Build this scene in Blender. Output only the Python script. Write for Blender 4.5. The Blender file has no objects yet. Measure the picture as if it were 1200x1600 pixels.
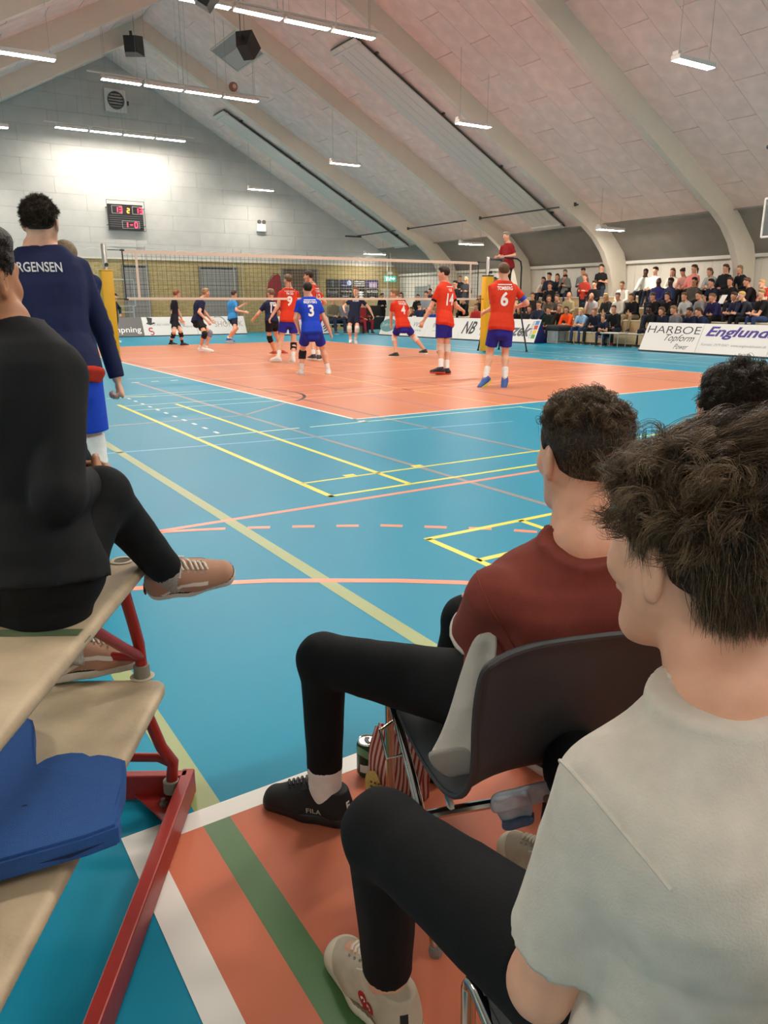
import bpy, bmesh, math, random, json
import numpy as np
from mathutils import Vector, Matrix
from mathutils.bvhtree import BVHTree

C = bpy.context.scene.collection
SC = bpy.context.scene
random.seed(7)
rng = np.random.default_rng(7)

# ------------------------------------------------------------------ camera, world, exposure
cam_data = bpy.data.cameras.new('camera')
cam = bpy.data.objects.new('camera', cam_data)
C.objects.link(cam)
_r = Vector((0.84231483, -0.53898113, -0.00225376))
_u = Vector((0.14597614, 0.22410100, 0.96357133))
_f = Vector((0.51884169, 0.81195941, -0.26744198))
CAM = Vector((-4.5517, -7.7872, 1.3490))
cam.matrix_world = Matrix(((_r.x, _u.x, -_f.x, CAM.x), (_r.y, _u.y, -_f.y, CAM.y), (_r.z, _u.z, -_f.z, CAM.z), (0, 0, 0, 1)))
cam_data.sensor_width = 36.0
cam_data.lens = 1175.2186 * 36.0 / 1600.0
cam_data.clip_start = 0.05
SC.camera = cam

world = bpy.data.worlds.new('world')
SC.world = world
world.use_nodes = True
world.node_tree.nodes['Background'].inputs[0].default_value = (0.5, 0.52, 0.55, 1)
world.node_tree.nodes['Background'].inputs[1].default_value = 0.02

SC.view_settings.view_transform = 'Standard'
SC.view_settings.look = 'None'
SC.view_settings.gamma = 1.0
SC.view_settings.use_curve_mapping = False
SC.view_settings.exposure = 0.0
LAMP = 165.0            # radiance of the LED panels
LAMP_COL = (1.0, 0.92, 0.82)

# ------------------------------------------------------------------ materials
def lin(h):
    h = h.lstrip('#')
    out = []
    for i in (0, 2, 4):
        c = int(h[i:i + 2], 16) / 255.0
        out.append(c / 12.92 if c <= 0.04045 else ((c + 0.055) / 1.055) ** 2.4)
    return tuple(out)

MATS = {}
def M(name, col, rough=0.6, metal=0.0, var=0.0, vscale=20.0, bump=0.0, bscale=200.0, spec=None, emit=0.0, ecol=None, coat=0.0, sheen=0.0, rnd=0.0, stretch=None, alpha=1.0, trans=0.0):
    if name in MATS: return MATS[name]
    m = bpy.data.materials.new(name); m.use_nodes = True
    nt = m.node_tree; b = nt.nodes['Principled BSDF']
    c = lin(col) if isinstance(col, str) else col
    b.inputs['Base Color'].default_value = (*c, 1)
    b.inputs['Roughness'].default_value = rough
    b.inputs['Metallic'].default_value = metal
    if spec is not None: b.inputs['Specular IOR Level'].default_value = spec
    if coat: b.inputs['Coat Weight'].default_value = coat; b.inputs['Coat Roughness'].default_value = 0.1
    if sheen: b.inputs['Sheen Weight'].default_value = sheen
    if trans: b.inputs['Transmission Weight'].default_value = trans
    if emit:
        b.inputs['Emission Color'].default_value = (*(ecol or c), 1)
        b.inputs['Emission Strength'].default_value = emit
    tc = None
    if var or bump:
        tc = nt.nodes.new('ShaderNodeTexCoord')
        src = tc.outputs['Object']
        if stretch:
            mp = nt.nodes.new('ShaderNodeMapping'); mp.inputs['Scale'].default_value = stretch
            nt.links.new(src, mp.inputs['Vector']); src = mp.outputs['Vector']
    if var or rnd:
        last = None
        mix = nt.nodes.new('ShaderNodeHueSaturation'); mix.inputs['Color'].default_value = (*c, 1)
        val = None
        if var:
            n = nt.nodes.new('ShaderNodeTexNoise'); n.inputs['Scale'].default_value = vscale; n.inputs['Detail'].default_value = 4
            nt.links.new(src, n.inputs['Vector'])
            mr = nt.nodes.new('ShaderNodeMapRange'); mr.inputs[1].default_value = 0.25; mr.inputs[2].default_value = 0.75
            mr.inputs[3].default_value = 1 - var; mr.inputs[4].default_value = 1 + var
            nt.links.new(n.outputs['Fac'], mr.inputs[0]); val = mr.outputs[0]
        if rnd:
            oi = nt.nodes.new('ShaderNodeObjectInfo')
            mr2 = nt.nodes.new('ShaderNodeMapRange'); mr2.inputs[3].default_value = 1 - rnd; mr2.inputs[4].default_value = 1 + rnd
            nt.links.new(oi.outputs['Random'], mr2.inputs[0])
            if val is None: val = mr2.outputs[0]
            else:
                mu = nt.nodes.new('ShaderNodeMath'); mu.operation = 'MULTIPLY'
                nt.links.new(val, mu.inputs[0]); nt.links.new(mr2.outputs[0], mu.inputs[1]); val = mu.outputs[0]
        nt.links.new(val, mix.inputs['Value'])
        nt.links.new(mix.outputs[0], b.inputs['Base Color'])
    if bump:
        n2 = nt.nodes.new('ShaderNodeTexNoise'); n2.inputs['Scale'].default_value = bscale; n2.inputs['Detail'].default_value = 3
        nt.links.new(src, n2.inputs['Vector'])
        bp = nt.nodes.new('ShaderNodeBump'); bp.inputs['Strength'].default_value = min(1.0, bump); bp.inputs['Distance'].default_value = 0.01
        nt.links.new(n2.outputs['Fac'], bp.inputs['Height']); nt.links.new(bp.outputs[0], b.inputs['Normal'])
    MATS[name] = m
    return m

def cloth(hexcol, rough=0.85, bump=0.15):
    return M('cloth_' + hexcol, hexcol, rough, var=0.08, vscale=30, bump=bump, bscale=350, spec=0.25)
def skin(i):
    tones = ['e0a98c', 'c98f70', 'a8724f', '4a3022', 'b57c5c']
    return M('skin_%d' % i, tones[i], 0.5, var=0.06, vscale=40, bump=0.05, bscale=300, spec=0.4)
def hairmat(hexcol):
    return M('hair_' + hexcol, hexcol, 0.55, var=0.35, vscale=60, bump=0.6, bscale=120, spec=0.3)

# ------------------------------------------------------------------ objects
def raw_mesh(name, V, F, mats, fmat=None, smooth=True):
    """V (n,3) array, F: (m,4)/(m,3) array or list of tuples"""
    me = bpy.data.meshes.new(name)
    V = np.asarray(V, dtype=np.float32)
    if isinstance(F, np.ndarray) and F.ndim == 2:
        n = len(F); w = F.shape[1]
        me.vertices.add(len(V)); me.vertices.foreach_set('co', V.ravel())
        me.loops.add(n * w); me.loops.foreach_set('vertex_index', F.astype(np.int32).ravel())
        me.polygons.add(n)
        me.polygons.foreach_set('loop_start', np.arange(0, n * w, w, dtype=np.int32))
        me.update(calc_edges=True)
    else:
        me.from_pydata([tuple(map(float, v)) for v in V], [], [tuple(map(int, f)) for f in F])
        me.update(calc_edges=True)
    for m in (mats if isinstance(mats, (list, tuple)) else [mats]): me.materials.append(m)
    if fmat is not None: me.polygons.foreach_set('material_index', np.asarray(fmat, dtype=np.int32))
    me.polygons.foreach_set('use_smooth', np.full(len(me.polygons), bool(smooth)))
    me.validate()
    return me

def add_ob(name, me, parent=None, loc=None):
    o = bpy.data.objects.new(name, me); C.objects.link(o)
    if parent is not None: o.parent = parent
    if loc is not None: o.location = loc
    return o

def wloc(o):
    v = Vector((0, 0, 0))
    while o is not None:
        v += o.location; o = o.parent
    return v

def part(name, V, F, mats, parent=None, fmat=None, smooth=True):
    """a mesh given in world coordinates, linked under parent (parents are never rotated here)"""
    V = np.asarray(V, dtype=np.float32)
    if parent is not None: V = V - np.array(wloc(parent), dtype=np.float32)
    return add_ob(name, raw_mesh(name, V, F, mats, fmat, smooth), parent)

def thing(name, loc, label, cat, group=None):
    o = bpy.data.objects.new(name, None); C.objects.link(o)
    o.location = loc; o.empty_display_size = 0.1
    o['label'] = label; o['category'] = cat
    if group: o['group'] = group
    return o
def tag(o, label, cat, group=None):
    o['label'] = label; o['category'] = cat
    if group: o['group'] = group
    return o
def struct(o):
    o['kind'] = 'structure'; return o

class MB:
    """collects simple solids in world coordinates"""
    def __init__(s): s.V = []; s.F = []; s.m = []; s.cur = 0
    def add(s, V, F):
        b = len(s.V); s.V += [tuple(map(float, v)) for v in V]
        for f in F: s.F.append(tuple(b + i for i in f)); s.m.append(s.cur)
        return s
    def box(s, c, size, R=None):
        x, y, z = [d / 2 for d in size]
        P = [Vector((sx * x, sy * y, sz * z)) for sx in (-1, 1) for sy in (-1, 1) for sz in (-1, 1)]
        if R is not None: P = [R @ p for p in P]
        P = [p + Vector(c) for p in P]
        return s.add(P, [(0, 1, 3, 2), (4, 6, 7, 5), (0, 4, 5, 1), (2, 3, 7, 6), (0, 2, 6, 4), (1, 5, 7, 3)])
    def bbox(s, c, size, R=None, b=0.01):
        """box with chamfered edges"""
        bm = bmesh.new(); bmesh.ops.create_cube(bm, size=1.0)
        for v in bm.verts: v.co = Vector((v.co.x * size[0], v.co.y * size[1], v.co.z * size[2]))
        bmesh.ops.bevel(bm, geom=list(bm.edges), offset=b, segments=2, affect='EDGES', profile=0.5)
        bm.verts.ensure_lookup_table()
        P = [(R @ v.co if R is not None else v.co) + Vector(c) for v in bm.verts]
        for i, v in enumerate(bm.verts): v.index = i
        F = [[v.index for v in f.verts] for f in bm.faces]
        bm.free(); return s.add(P, F)
    def tube(s, pts, r, n=8, caps=True, closed=False):
        pts = [Vector(p) for p in pts]; N = len(pts)
        rr = r if isinstance(r, (list, tuple)) else [r] * N
        V = []; up = None
        for i, p in enumerate(pts):
            if closed: d = pts[(i + 1) % N] - pts[i - 1]
            else: d = pts[min(i + 1, N - 1)] - pts[max(i - 1, 0)]
            d.normalize()
            if up is None:
                up = d.orthogonal().normalized()
            up = (up - d * up.dot(d))
            if up.length < 1e-6: up = d.orthogonal()
            up.normalize(); w = d.cross(up)
            for j in range(n):
                a = 2 * math.pi * j / n
                V.append(p + (up * math.cos(a) + w * math.sin(a)) * rr[i])
        F = []
        for i in range(N if closed else N - 1):
            for j in range(n):
                a = i * n + j; b2 = i * n + (j + 1) % n; i2 = (i + 1) % N
                F.append((a, b2, i2 * n + (j + 1) % n, i2 * n + j))
        if caps and not closed:
            F.append(tuple(range(n - 1, -1, -1))); F.append(tuple((N - 1) * n + j for j in range(n)))
        return s.add(V, F)
    def lathe(s, c, prof, n=20, axis=None):
        """prof: [(r,z)] around axis through c"""
        ax = Vector(axis).normalized() if axis is not None else Vector((0, 0, 1))
        u = ax.orthogonal().normalized(); w = ax.cross(u); V = []; F = []
        for r, z in prof:
            for j in range(n):
                a = 2 * math.pi * j / n
                V.append(Vector(c) + ax * z + (u * math.cos(a) + w * math.sin(a)) * max(r, 1e-4))
        for i in range(len(prof) - 1):
            for j in range(n): F.append((i * n + j, i * n + (j + 1) % n, (i + 1) * n + (j + 1) % n, (i + 1) * n + j))
        F.append(tuple(range(n - 1, -1, -1))); F.append(tuple((len(prof) - 1) * n + j for j in range(n)))
        return s.add(V, F)
    def prism(s, poly, d):
        """poly: list of 3-D points (planar), extruded by vector d"""
        P = [Vector(p) for p in poly]; d = Vector(d); n = len(P)
        V = P + [p + d for p in P]
        F = [tuple(range(n - 1, -1, -1)), tuple(range(n, 2 * n))] + [(i, (i + 1) % n, n + (i + 1) % n, n + i) for i in range(n)]
        return s.add(V, F)
    def build(s, name, mats, parent=None, smooth=False):
        o = part(name, s.V, s.F, mats, parent, s.m, False)
        me = o.data
        if smooth:
            me.polygons.foreach_set('use_smooth', np.full(len(me.polygons), True))
            try: me.set_sharp_from_angle(angle=math.radians(40))
            except Exception: pass
        bm = bmesh.new(); bm.from_mesh(me); bmesh.ops.recalc_face_normals(bm, faces=bm.faces); bm.to_mesh(me); bm.free()
        return o

# ------------------------------------------------------------------ text
def text_arrays(body, shear=0.0, bold=0.0, spacing=1.0, narrow=1.0, align='CENTER'):
    cu = bpy.data.curves.new('txt', 'FONT'); cu.body = body; cu.size = 1.0; cu.shear = shear; cu.offset = bold
    cu.space_character = spacing; cu.align_x = align; cu.resolution_u = 3; cu.fill_mode = 'FRONT'
    o = bpy.data.objects.new('txt', cu); C.objects.link(o)
    dg = bpy.context.evaluated_depsgraph_get()
    me = bpy.data.meshes.new_from_object(o.evaluated_get(dg))
    V = np.array([v.co[:2] for v in me.vertices], dtype=float).reshape(-1, 2)
    F = [tuple(p.vertices) for p in me.polygons]
    bpy.data.objects.remove(o); bpy.data.curves.remove(cu); bpy.data.meshes.remove(me)
    V[:, 0] *= narrow
    return V, F

def fit(V, w=None, h=None):
    V = V.copy(); lo = V.min(0); hi = V.max(0); V -= (lo + hi) / 2
    sx = w / (hi[0] - lo[0]) if w else None; sy = h / (hi[1] - lo[1]) if h else None
    if sx is None: sx = sy
    if sy is None: sy = sx
    V[:, 0] *= sx; V[:, 1] *= sy
    return V

def flat_text(name, body, origin, right, up, mat, parent, w=None, h=None, off=0.002, **kw):
    V, F = text_arrays(body, **kw); V = fit(V, w, h)
    r = np.array(Vector(right).normalized()); u = np.array(Vector(up).normalized()); n = np.cross(r, u)
    P = np.array(origin)[None] + V[:, :1] * r + V[:, 1:] * u + n * off
    return part(name, P, F, mat, parent, smooth=False)

def flat_poly(name, polys, origin, right, up, mat, parent, off=0.002):
    """polys: list of 2-D polygons"""
    r = np.array(Vector(right).normalized()); u = np.array(Vector(up).normalized()); n = np.cross(r, u)
    V = []; F = []
    for poly in polys:
        F.append(tuple(range(len(V), len(V) + len(poly)))); V += list(poly)
    V = np.array(V, dtype=float)
    P = np.array(origin)[None] + V[:, :1] * r + V[:, 1:] * u + n * off
    return part(name, P, F, mat, parent, smooth=False)

def project_print(name, V2, F, origin, right, up, bvh, mat, parent, off=0.004, grid=0.03):
    """lay a flat 2-D print on a curved surface: looked up along -(right x up)"""
    r = Vector(right).normalized(); u = Vector(up).normalized(); n = r.cross(u)
    bm = bmesh.new(); vs = [bm.verts.new((p[0], p[1], 0)) for p in V2]
    for f in F:
        try: bm.faces.new([vs[i] for i in f])
        except ValueError: pass
    for ax in (0, 1):
        lo = V2[:, ax].min(); hi = V2[:, ax].max(); c = lo + grid
        while c < hi:
            no = Vector((1, 0, 0)) if ax == 0 else Vector((0, 1, 0))
            bmesh.ops.bisect_plane(bm, geom=list(bm.verts) + list(bm.edges) + list(bm.faces), plane_co=no * c, plane_no=no)
            c += grid
    dead = []
    for v in bm.verts:
        p = Vector(origin) + r * v.co.x + u * v.co.y
        hit = bvh.ray_cast(p + n * 0.4, -n, 0.9)
        if hit[0] is None: dead.append(v); v.co = p
        else: v.co = hit[0] + n * off
    if dead: bmesh.ops.delete(bm, geom=dead, context='VERTS')
    for i, v in enumerate(bm.verts): v.index = i
    V = [tuple(v.co) for v in bm.verts]; F2 = [tuple(v.index for v in f.verts) for f in bm.faces]
    bm.free()
    if not F2: return None
    return part(name, V, F2, mat, parent, smooth=False)

def bvh_of(o):
    off = wloc(o)
    me = o.data
    return BVHTree.FromPolygons([tuple(v.co + off) for v in me.vertices], [tuple(p.vertices) for p in me.polygons])

# ------------------------------------------------------------------ implicit modelling (numpy fields meshed with surface nets)
class Field:
    def __init__(s, lo, hi, h):
        s.h = h; s.lo = np.array(lo, dtype=np.float32)
        s.n = np.maximum(np.ceil((np.array(hi) - np.array(lo)) / h).astype(int) + 1, 4)
        s.F = np.full(tuple(s.n), 0.5, dtype=np.float32)
        s.ax = [(s.lo[i] + h * np.arange(s.n[i])).astype(np.float32) for i in range(3)]
    def sub(s, lo, hi):
        i0 = np.clip(np.floor((np.array(lo) - s.lo) / s.h).astype(int), 0, s.n)
        i1 = np.clip(np.ceil((np.array(hi) - s.lo) / s.h).astype(int) + 1, 0, s.n)
        if np.any(i1 <= i0): return None
        sl = tuple(slice(a, b) for a, b in zip(i0, i1))
        return sl, s.ax[0][sl[0]][:, None, None], s.ax[1][sl[1]][None, :, None], s.ax[2][sl[2]][None, None, :]
    def put(s, lo, hi, k, fn, clips=(), op='u'):
        m = k + 3 * s.h
        q = s.sub(np.array(lo) - m, np.array(hi) + m)
        if q is None: return s
        sl, X, Y, Z = q
        d = fn(X, Y, Z)
        for p, n in clips:
            n = np.array(n, dtype=np.float32); n = n / np.linalg.norm(n)
            d = np.maximum(d, (X - p[0]) * n[0] + (Y - p[1]) * n[1] + (Z - p[2]) * n[2])
        A = s.F[sl]
        if op == 'u':
            if k > 0:
                hh = np.maximum(k - np.abs(A - d), 0) / k
                s.F[sl] = np.minimum(A, d) - hh * hh * k * 0.25
            else: s.F[sl] = np.minimum(A, d)
        else:
            hh = np.maximum(k - np.abs(A + d), 0) / k if k > 0 else 0
            s.F[sl] = np.maximum(A, -d) + (hh * hh * k * 0.25 if k > 0 else 0)
        return s
    def cone(s, a, b, ra, rb, k=0.02, clips=(), flat=None, op='u'):
        a = np.array(a, dtype=np.float32); b = np.array(b, dtype=np.float32); ab = b - a; L2 = float(ab @ ab) + 1e-9
        R = max(ra, rb) * (max(1.0, flat[1]) if flat else 1.0)
        if flat is not None: fu = np.array(flat[0], dtype=np.float32); fu = fu / np.linalg.norm(fu); fs = 1.0 / flat[1] - 1.0
        def fn(X, Y, Z):
            px, py, pz = X - a[0], Y - a[1], Z - a[2]
            t = np.clip((px * ab[0] + py * ab[1] + pz * ab[2]) / L2, 0, 1)
            px = px - t * ab[0]; py = py - t * ab[1]; pz = pz - t * ab[2]
            if flat is not None:
                q = (px * fu[0] + py * fu[1] + pz * fu[2]) * fs
                px = px + q * fu[0]; py = py + q * fu[1]; pz = pz + q * fu[2]
            return np.sqrt(px * px + py * py + pz * pz) - (ra + t * (rb - ra))
        return s.put(np.minimum(a, b) - R, np.maximum(a, b) + R, k, fn, clips, op)
    def ell(s, c, rad, Rm=None, k=0.02, clips=(), op='u'):
        c = np.array(c, dtype=np.float32); rad = np.array(rad, dtype=np.float32)
        Rm = np.eye(3, dtype=np.float32) if Rm is None else np.array(Rm, dtype=np.float32)   # columns = axes
        R = float(max(rad))
        def fn(X, Y, Z):
            px, py, pz = X - c[0], Y - c[1], Z - c[2]
            q = [(px * Rm[0, i] + py * Rm[1, i] + pz * Rm[2, i]) for i in range(3)]
            k0 = np.sqrt(sum((q[i] / rad[i]) ** 2 for i in range(3)))
            k1 = np.sqrt(sum((q[i] / rad[i] ** 2) ** 2 for i in range(3))) + 1e-6
            return k0 * (k0 - 1.0) / k1
        return s.put(c - R, c + R, k, fn, clips, op)
    def box(s, c, half, Rm=None, r=0.01, k=0.0, clips=(), op='u'):
        c = np.array(c, dtype=np.float32); Rm = np.eye(3) if Rm is None else np.array(Rm)
        R = float(np.linalg.norm(half))
        def fn(X, Y, Z):
            px, py, pz = X - c[0], Y - c[1], Z - c[2]
            q = [np.abs(px * Rm[0, i] + py * Rm[1, i] + pz * Rm[2, i]) - (half[i] - r) for i in range(3)]
            o = np.sqrt(sum(np.maximum(v, 0) ** 2 for v in q))
            return o + np.minimum(np.maximum(np.maximum(q[0], q[1]), q[2]), 0) - r
        return s.put(c - R, c + R, k, fn, clips, op)
    def torso(s, P, N, Rp, Rn, scale, infl=0.0, bend=0.03, tmin=-0.16, tmax=1.12, k=0.03, clips=(), wide=1.0, deep=1.0, loose=0.0):
        P = np.array(P, dtype=np.float32); N = np.array(N, dtype=np.float32); S = N - P; L = float(np.linalg.norm(S)); u = S / L
        T = np.array([-.2, -.08, .08, .28, .5, .7, .85, .95, 1.05, 1.15])
        W = np.array([.05, .08, .08, .065, .075, .09, .10, .098, .065, .02]) * scale * wide
        Rr = np.array([.085, .105, .10, .09, .092, .10, .092, .078, .062, .055]) * scale * deep + infl
        O = np.array([0, -.02, -.01, .015, .012, .0, -.008, -.012, -.018, -.02]) * scale
        Rr = Rr + loose * np.clip(0.6 - T, 0, 1)
        Rp = np.array(Rp, dtype=np.float32); Rn = np.array(Rn, dtype=np.float32)
        B = 0.30 * scale
        def fn(X, Y, Z):
            px, py, pz = X - P[0], Y - P[1], Z - P[2]
            t = np.clip((px * u[0] + py * u[1] + pz * u[2]) / L, tmin, tmax)
            ts = np.clip(t, 0, 1)
            rx = [Rp[i] * (1 - ts) + Rn[i] * ts for i in range(3)]
            du = rx[0] * u[0] + rx[1] * u[1] + rx[2] * u[2]
            rx = [rx[i] - du * u[i] for i in range(3)]
            nn = np.sqrt(rx[0] ** 2 + rx[1] ** 2 + rx[2] ** 2) + 1e-6
            rx = [v / nn for v in rx]
            fy = [u[1] * rx[2] - u[2] * rx[1], u[2] * rx[0] - u[0] * rx[2], u[0] * rx[1] - u[1] * rx[0]]
            qx, qy, qz = px - t * S[0], py - t * S[1], pz - t * S[2]
            w = np.interp(t, T, W); r = np.interp(t, T, Rr)
            off = np.interp(t, T, O) - bend * 4 * ts * (1 - ts)
            x = qx * rx[0] + qy * rx[1] + qz * rx[2]
            y = qx * fy[0] + qy * fy[1] + qz * fy[2] - off
            z = qx * u[0] + qy * u[1] + qz * u[2]
            dx = np.maximum(np.abs(x) - w, 0)
            return (np.sqrt(dx * dx + y * y + z * z) - r).astype(np.float32)
        return s.put(np.minimum(P, N) - B, np.maximum(P, N) + B, k, fn, clips)
    def cut(s, p, n):
        n = np.array(n, dtype=np.float32); n = n / np.linalg.norm(n)
        X, Y, Z = s.ax[0][:, None, None], s.ax[1][None, :, None], s.ax[2][None, None, :]
        s.F = np.maximum(s.F, (X - p[0]) * n[0] + (Y - p[1]) * n[1] + (Z - p[2]) * n[2]); return s
    def fold(s, amp, freq, seed=0, dirs=None):
        """cloth wrinkles: warped ridges"""
        r = np.random.default_rng(seed)
        X, Y, Z = s.ax[0][:, None, None], s.ax[1][None, :, None], s.ax[2][None, None, :]
        w = 0
        for i in range(3):
            a = r.normal(size=3); a = a / np.linalg.norm(a) * freq * 0.35; w = w + np.sin(a[0] * X + a[1] * Y + a[2] * Z + r.uniform(0, 6))
        tot = 0
        D = dirs if dirs is not None else [r.normal(size=3) for _ in range(3)]
        for i, a in enumerate(D):
            a = np.array(a, float); a = a / np.linalg.norm(a) * freq * (1 + 0.3 * i)
            v = np.sin(a[0] * X + a[1] * Y + a[2] * Z + 1.6 * w + r.uniform(0, 6))
            tot = tot + (1 - np.abs(v)) ** 2 - 0.35
        s.F = (s.F - amp * tot / len(D)).astype(np.float32); return s
    def mesh(s):
        F = s.F
        F = np.pad(F[1:-1, 1:-1, 1:-1], 1, constant_values=0.5)
        S = F < 0
        nx, ny, nz = F.shape
        cnt = np.zeros((nx - 1, ny - 1, nz - 1), dtype=np.int8)
        for i in (0, 1):
            for j in (0, 1):
                for k in (0, 1): cnt += S[i:nx - 1 + i, j:ny - 1 + j, k:nz - 1 + k]
        act = (cnt > 0) & (cnt < 8)
        idx = np.argwhere(act)
        if len(idx) == 0: return np.zeros((0, 3)), np.zeros((0, 4), dtype=np.int32)
        cid = np.full(act.shape, -1, dtype=np.int32); cid[act] = np.arange(len(idx))
        co = np.array([(i, j, k) for i in (0, 1) for j in (0, 1) for k in (0, 1)])
        val = np.stack([F[idx[:, 0] + c[0], idx[:, 1] + c[1], idx[:, 2] + c[2]] for c in co], 1)
        pos = np.zeros((len(idx), 3)); num = np.zeros(len(idx))
        for a in range(8):
            for b in range(a + 1, 8):
                if np.abs(co[a] - co[b]).sum() != 1: continue
                va, vb = val[:, a], val[:, b]; x = (va < 0) != (vb < 0)
                t = np.where(x, va / np.where(va == vb, 1, va - vb), 0)
                pos += np.where(x[:, None], co[a] + t[:, None] * (co[b] - co[a]), 0); num += x
        V = s.lo + s.h * (idx + pos / num[:, None])
        Q = []
        for ax in range(3):
            o = [(1, 2), (2, 0), (0, 1)][ax]
            sa = [slice(None)] * 3; sb = [slice(None)] * 3
            sa[ax] = slice(0, -1); sb[ax] = slice(1, None)
            A = S[tuple(sa)]; B = S[tuple(sb)]
            e = np.argwhere(A != B)
            ok = (e[:, o[0]] > 0) & (e[:, o[1]] > 0) & (e[:, o[0]] < F.shape[o[0]] - 1) & (e[:, o[1]] < F.shape[o[1]] - 1)
            e = e[ok]; ins = A[e[:, 0], e[:, 1], e[:, 2]]
            def c(d0, d1):
                q = e.copy(); q[:, o[0]] -= d0; q[:, o[1]] -= d1
                return cid[q[:, 0], q[:, 1], q[:, 2]]
            q = np.stack([c(1, 1), c(0, 1), c(0, 0), c(1, 0)], 1)
            q[~ins] = q[~ins][:, ::-1]
            Q.append(q)
        Q = np.concatenate(Q); Q = Q[(Q >= 0).all(1)]
        return V, Q.astype(np.int32)
    def build(s, name, mats, parent=None, fmat=None):
        V, Q = s.mesh()
        if len(Q) == 0: return None
        fm = fmat(V[Q].mean(1)) if fmat else None
        return part(name, V, Q, mats, parent, fm, True)

# ------------------------------------------------------------------ the hall
AX, AZ = 4.5, 11.1                     # ridge
SL = 0.534                             # roof slope
KX, KZ = 17.6, AZ - SL * (17.6 - AX)   # kink
WX, WZ = 19.0, 2.85                    # wall top right
GY, BY = 27.4, -14.0                   # gable, back wall
LXW = 2 * AX - WX                      # left wall
def roof_z(x):
    d = abs(x - AX)
    if d <= KX - AX: return AZ - SL * d
    return KZ + (WZ - KZ) * (d - (KX - AX)) / (WX - KX)

m_floor = M('sports_floor_blue', '1a88a6', 0.37, var=0.04, vscale=0.6, bump=0.02, bscale=60, spec=0.12)
m_orange = M('court_paint_orange', 'ca7e5d', 0.32, var=0.05, vscale=0.8, bump=0.02, bscale=60, spec=0.14)
m_key = M('key_paint_salmon', 'd0775a', 0.40, var=0.05, vscale=0.8, bump=0.02, bscale=60, spec=.14)
m_white = M('line_white', 'e9e6de', 0.35)
m_yel = M('line_yellow', 'e6d84a', 0.35)
m_pale = M('line_pale_green', 'c3e6c4', 0.35)
m_cream = M('line_cream_on_orange', 'f0b788', 0.35)
m_ylo = M('line_yellow_on_orange', 'f0a85a', 0.35)
m_olive = M('line_olive', '8d9a5e', 0.35)
m_green = M('line_green', '4a7340', 0.35)
m_brown = M('line_brown', '8a7f80', 0.35)
m_dkbrown = M('line_dark_brown', '8a5046', 0.35)
m_purple = M('line_purple', '9a6a86', 0.35)
m_black = M('line_black', '3a2e2c', 0.35)
m_lorange = M('line_orange', 'e8896a', 0.35)
m_lblue = M('line_light_blue', '5aaad0', 0.35)

fl = MB(); fl.box(((LXW + WX) / 2, (GY + BY) / 2, -0.1), (WX - LXW, GY - BY, 0.2))
floor = struct(fl.build('floor', m_floor))

def line_quad(mb, a, b, w, z):
    a = Vector((a[0], a[1], z)); b = Vector((b[0], b[1], z)); d = (b - a).normalized(); n = Vector((-d.y, d.x, 0)) * w / 2
    mb.add([a - n, b - n, b + n, a + n], [(0, 1, 2, 3)])
def line_poly(mb, pts, w, z):
    L = []; n = len(pts)
    for i in range(n):
        d = Vector(pts[min(i + 1, n - 1)]) - Vector(pts[max(i - 1, 0)]); d.normalize(); L.append(Vector((-d.y, d.x)) * w / 2)
    V = []
    for p, q in zip(pts, L): V += [(p[0] - q.x, p[1] - q.y, z), (p[0] + q.x, p[1] + q.y, z)]
    mb.add(V, [(2 * i, 2 * i + 2, 2 * i + 3, 2 * i + 1) for i in range(n - 1)])
def arc(cx, cy, r, a0, a1, n=24): return [(cx + r * math.cos(math.radians(a0 + (a1 - a0) * i / n)), cy + r * math.sin(math.radians(a0 + (a1 - a0) * i / n))) for i in range(n + 1)]
def floor_part(name, mat, items, z):
    mb = MB()
    for it in items:
        if it[0] == 'r': x0, y0, x1, y1 = it[1:]; mb.add([(x0, y0, z), (x1, y0, z), (x1, y1, z), (x0, y1, z)], [(0, 1, 2, 3)])
        elif it[0] == 'l': line_quad(mb, it[1], it[2], it[3], z)
        else: line_poly(mb, it[1], it[2], z)
    return mb.build(name, mat, floor)
floor_part('court_area', m_orange, [('r', 0, 0, 9, 18)], .0008)
floor_part('key_area', m_key, [('r', -4.2, -12.0, 0.7, -6.05)], .0008)
floor_part('line_olive', m_olive, [('l', (-2.89, 3.5), (-2.88, -12), .075), ('l', (-4.0, 4), (-4.0, -6.05), .075)], .0011)
floor_part('line_green', m_green, [('l', (-4.0, -6.05), (-4.0, -12), .075)], .0011)
floor_part('line_brown', m_brown, [('l', (-1.0, 6.0), (-.97, 1.08), .07), ('l', (-.97, 1.08), (-.86, -6.0), .05), ('l', (.37, 0), (.46, -4.5), .05), ('l', (-2.6, 1.12), (-.97, 1.08), .05), ('l', (-.97, 1.08), (0, 1.9), .05)], .0011)
floor_part('line_dark_brown', m_dkbrown, [('l', (.2, 11.2), (.38, 3.83), .05), ('l', (.38, 3.83), (.39, 0), .05), ('l', (3.2, 18), (3.2, 0), .05), ('l', (6.8, 18), (7.2, 0), .05), ('l', (0, 3.05), (9, 3.2), .04)], .0011)
floor_part('line_purple', m_purple, [('l', (1.46, 9), (1.48, 0), .04), ('l', (7.6, 9), (7.6, 0), .04)], .0011)
floor_part('line_black', m_black, [('p', arc(-.55, 3.0, 1.25, 35, -52), .05), ('p', arc(9.5, 5.2, 1.3, 185, 235), .05)], .0013)
floor_part('line_light_blue', m_lblue, [('l', (-3.4, -.5), (1.5, -1.15), .04)], .0011)
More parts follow.
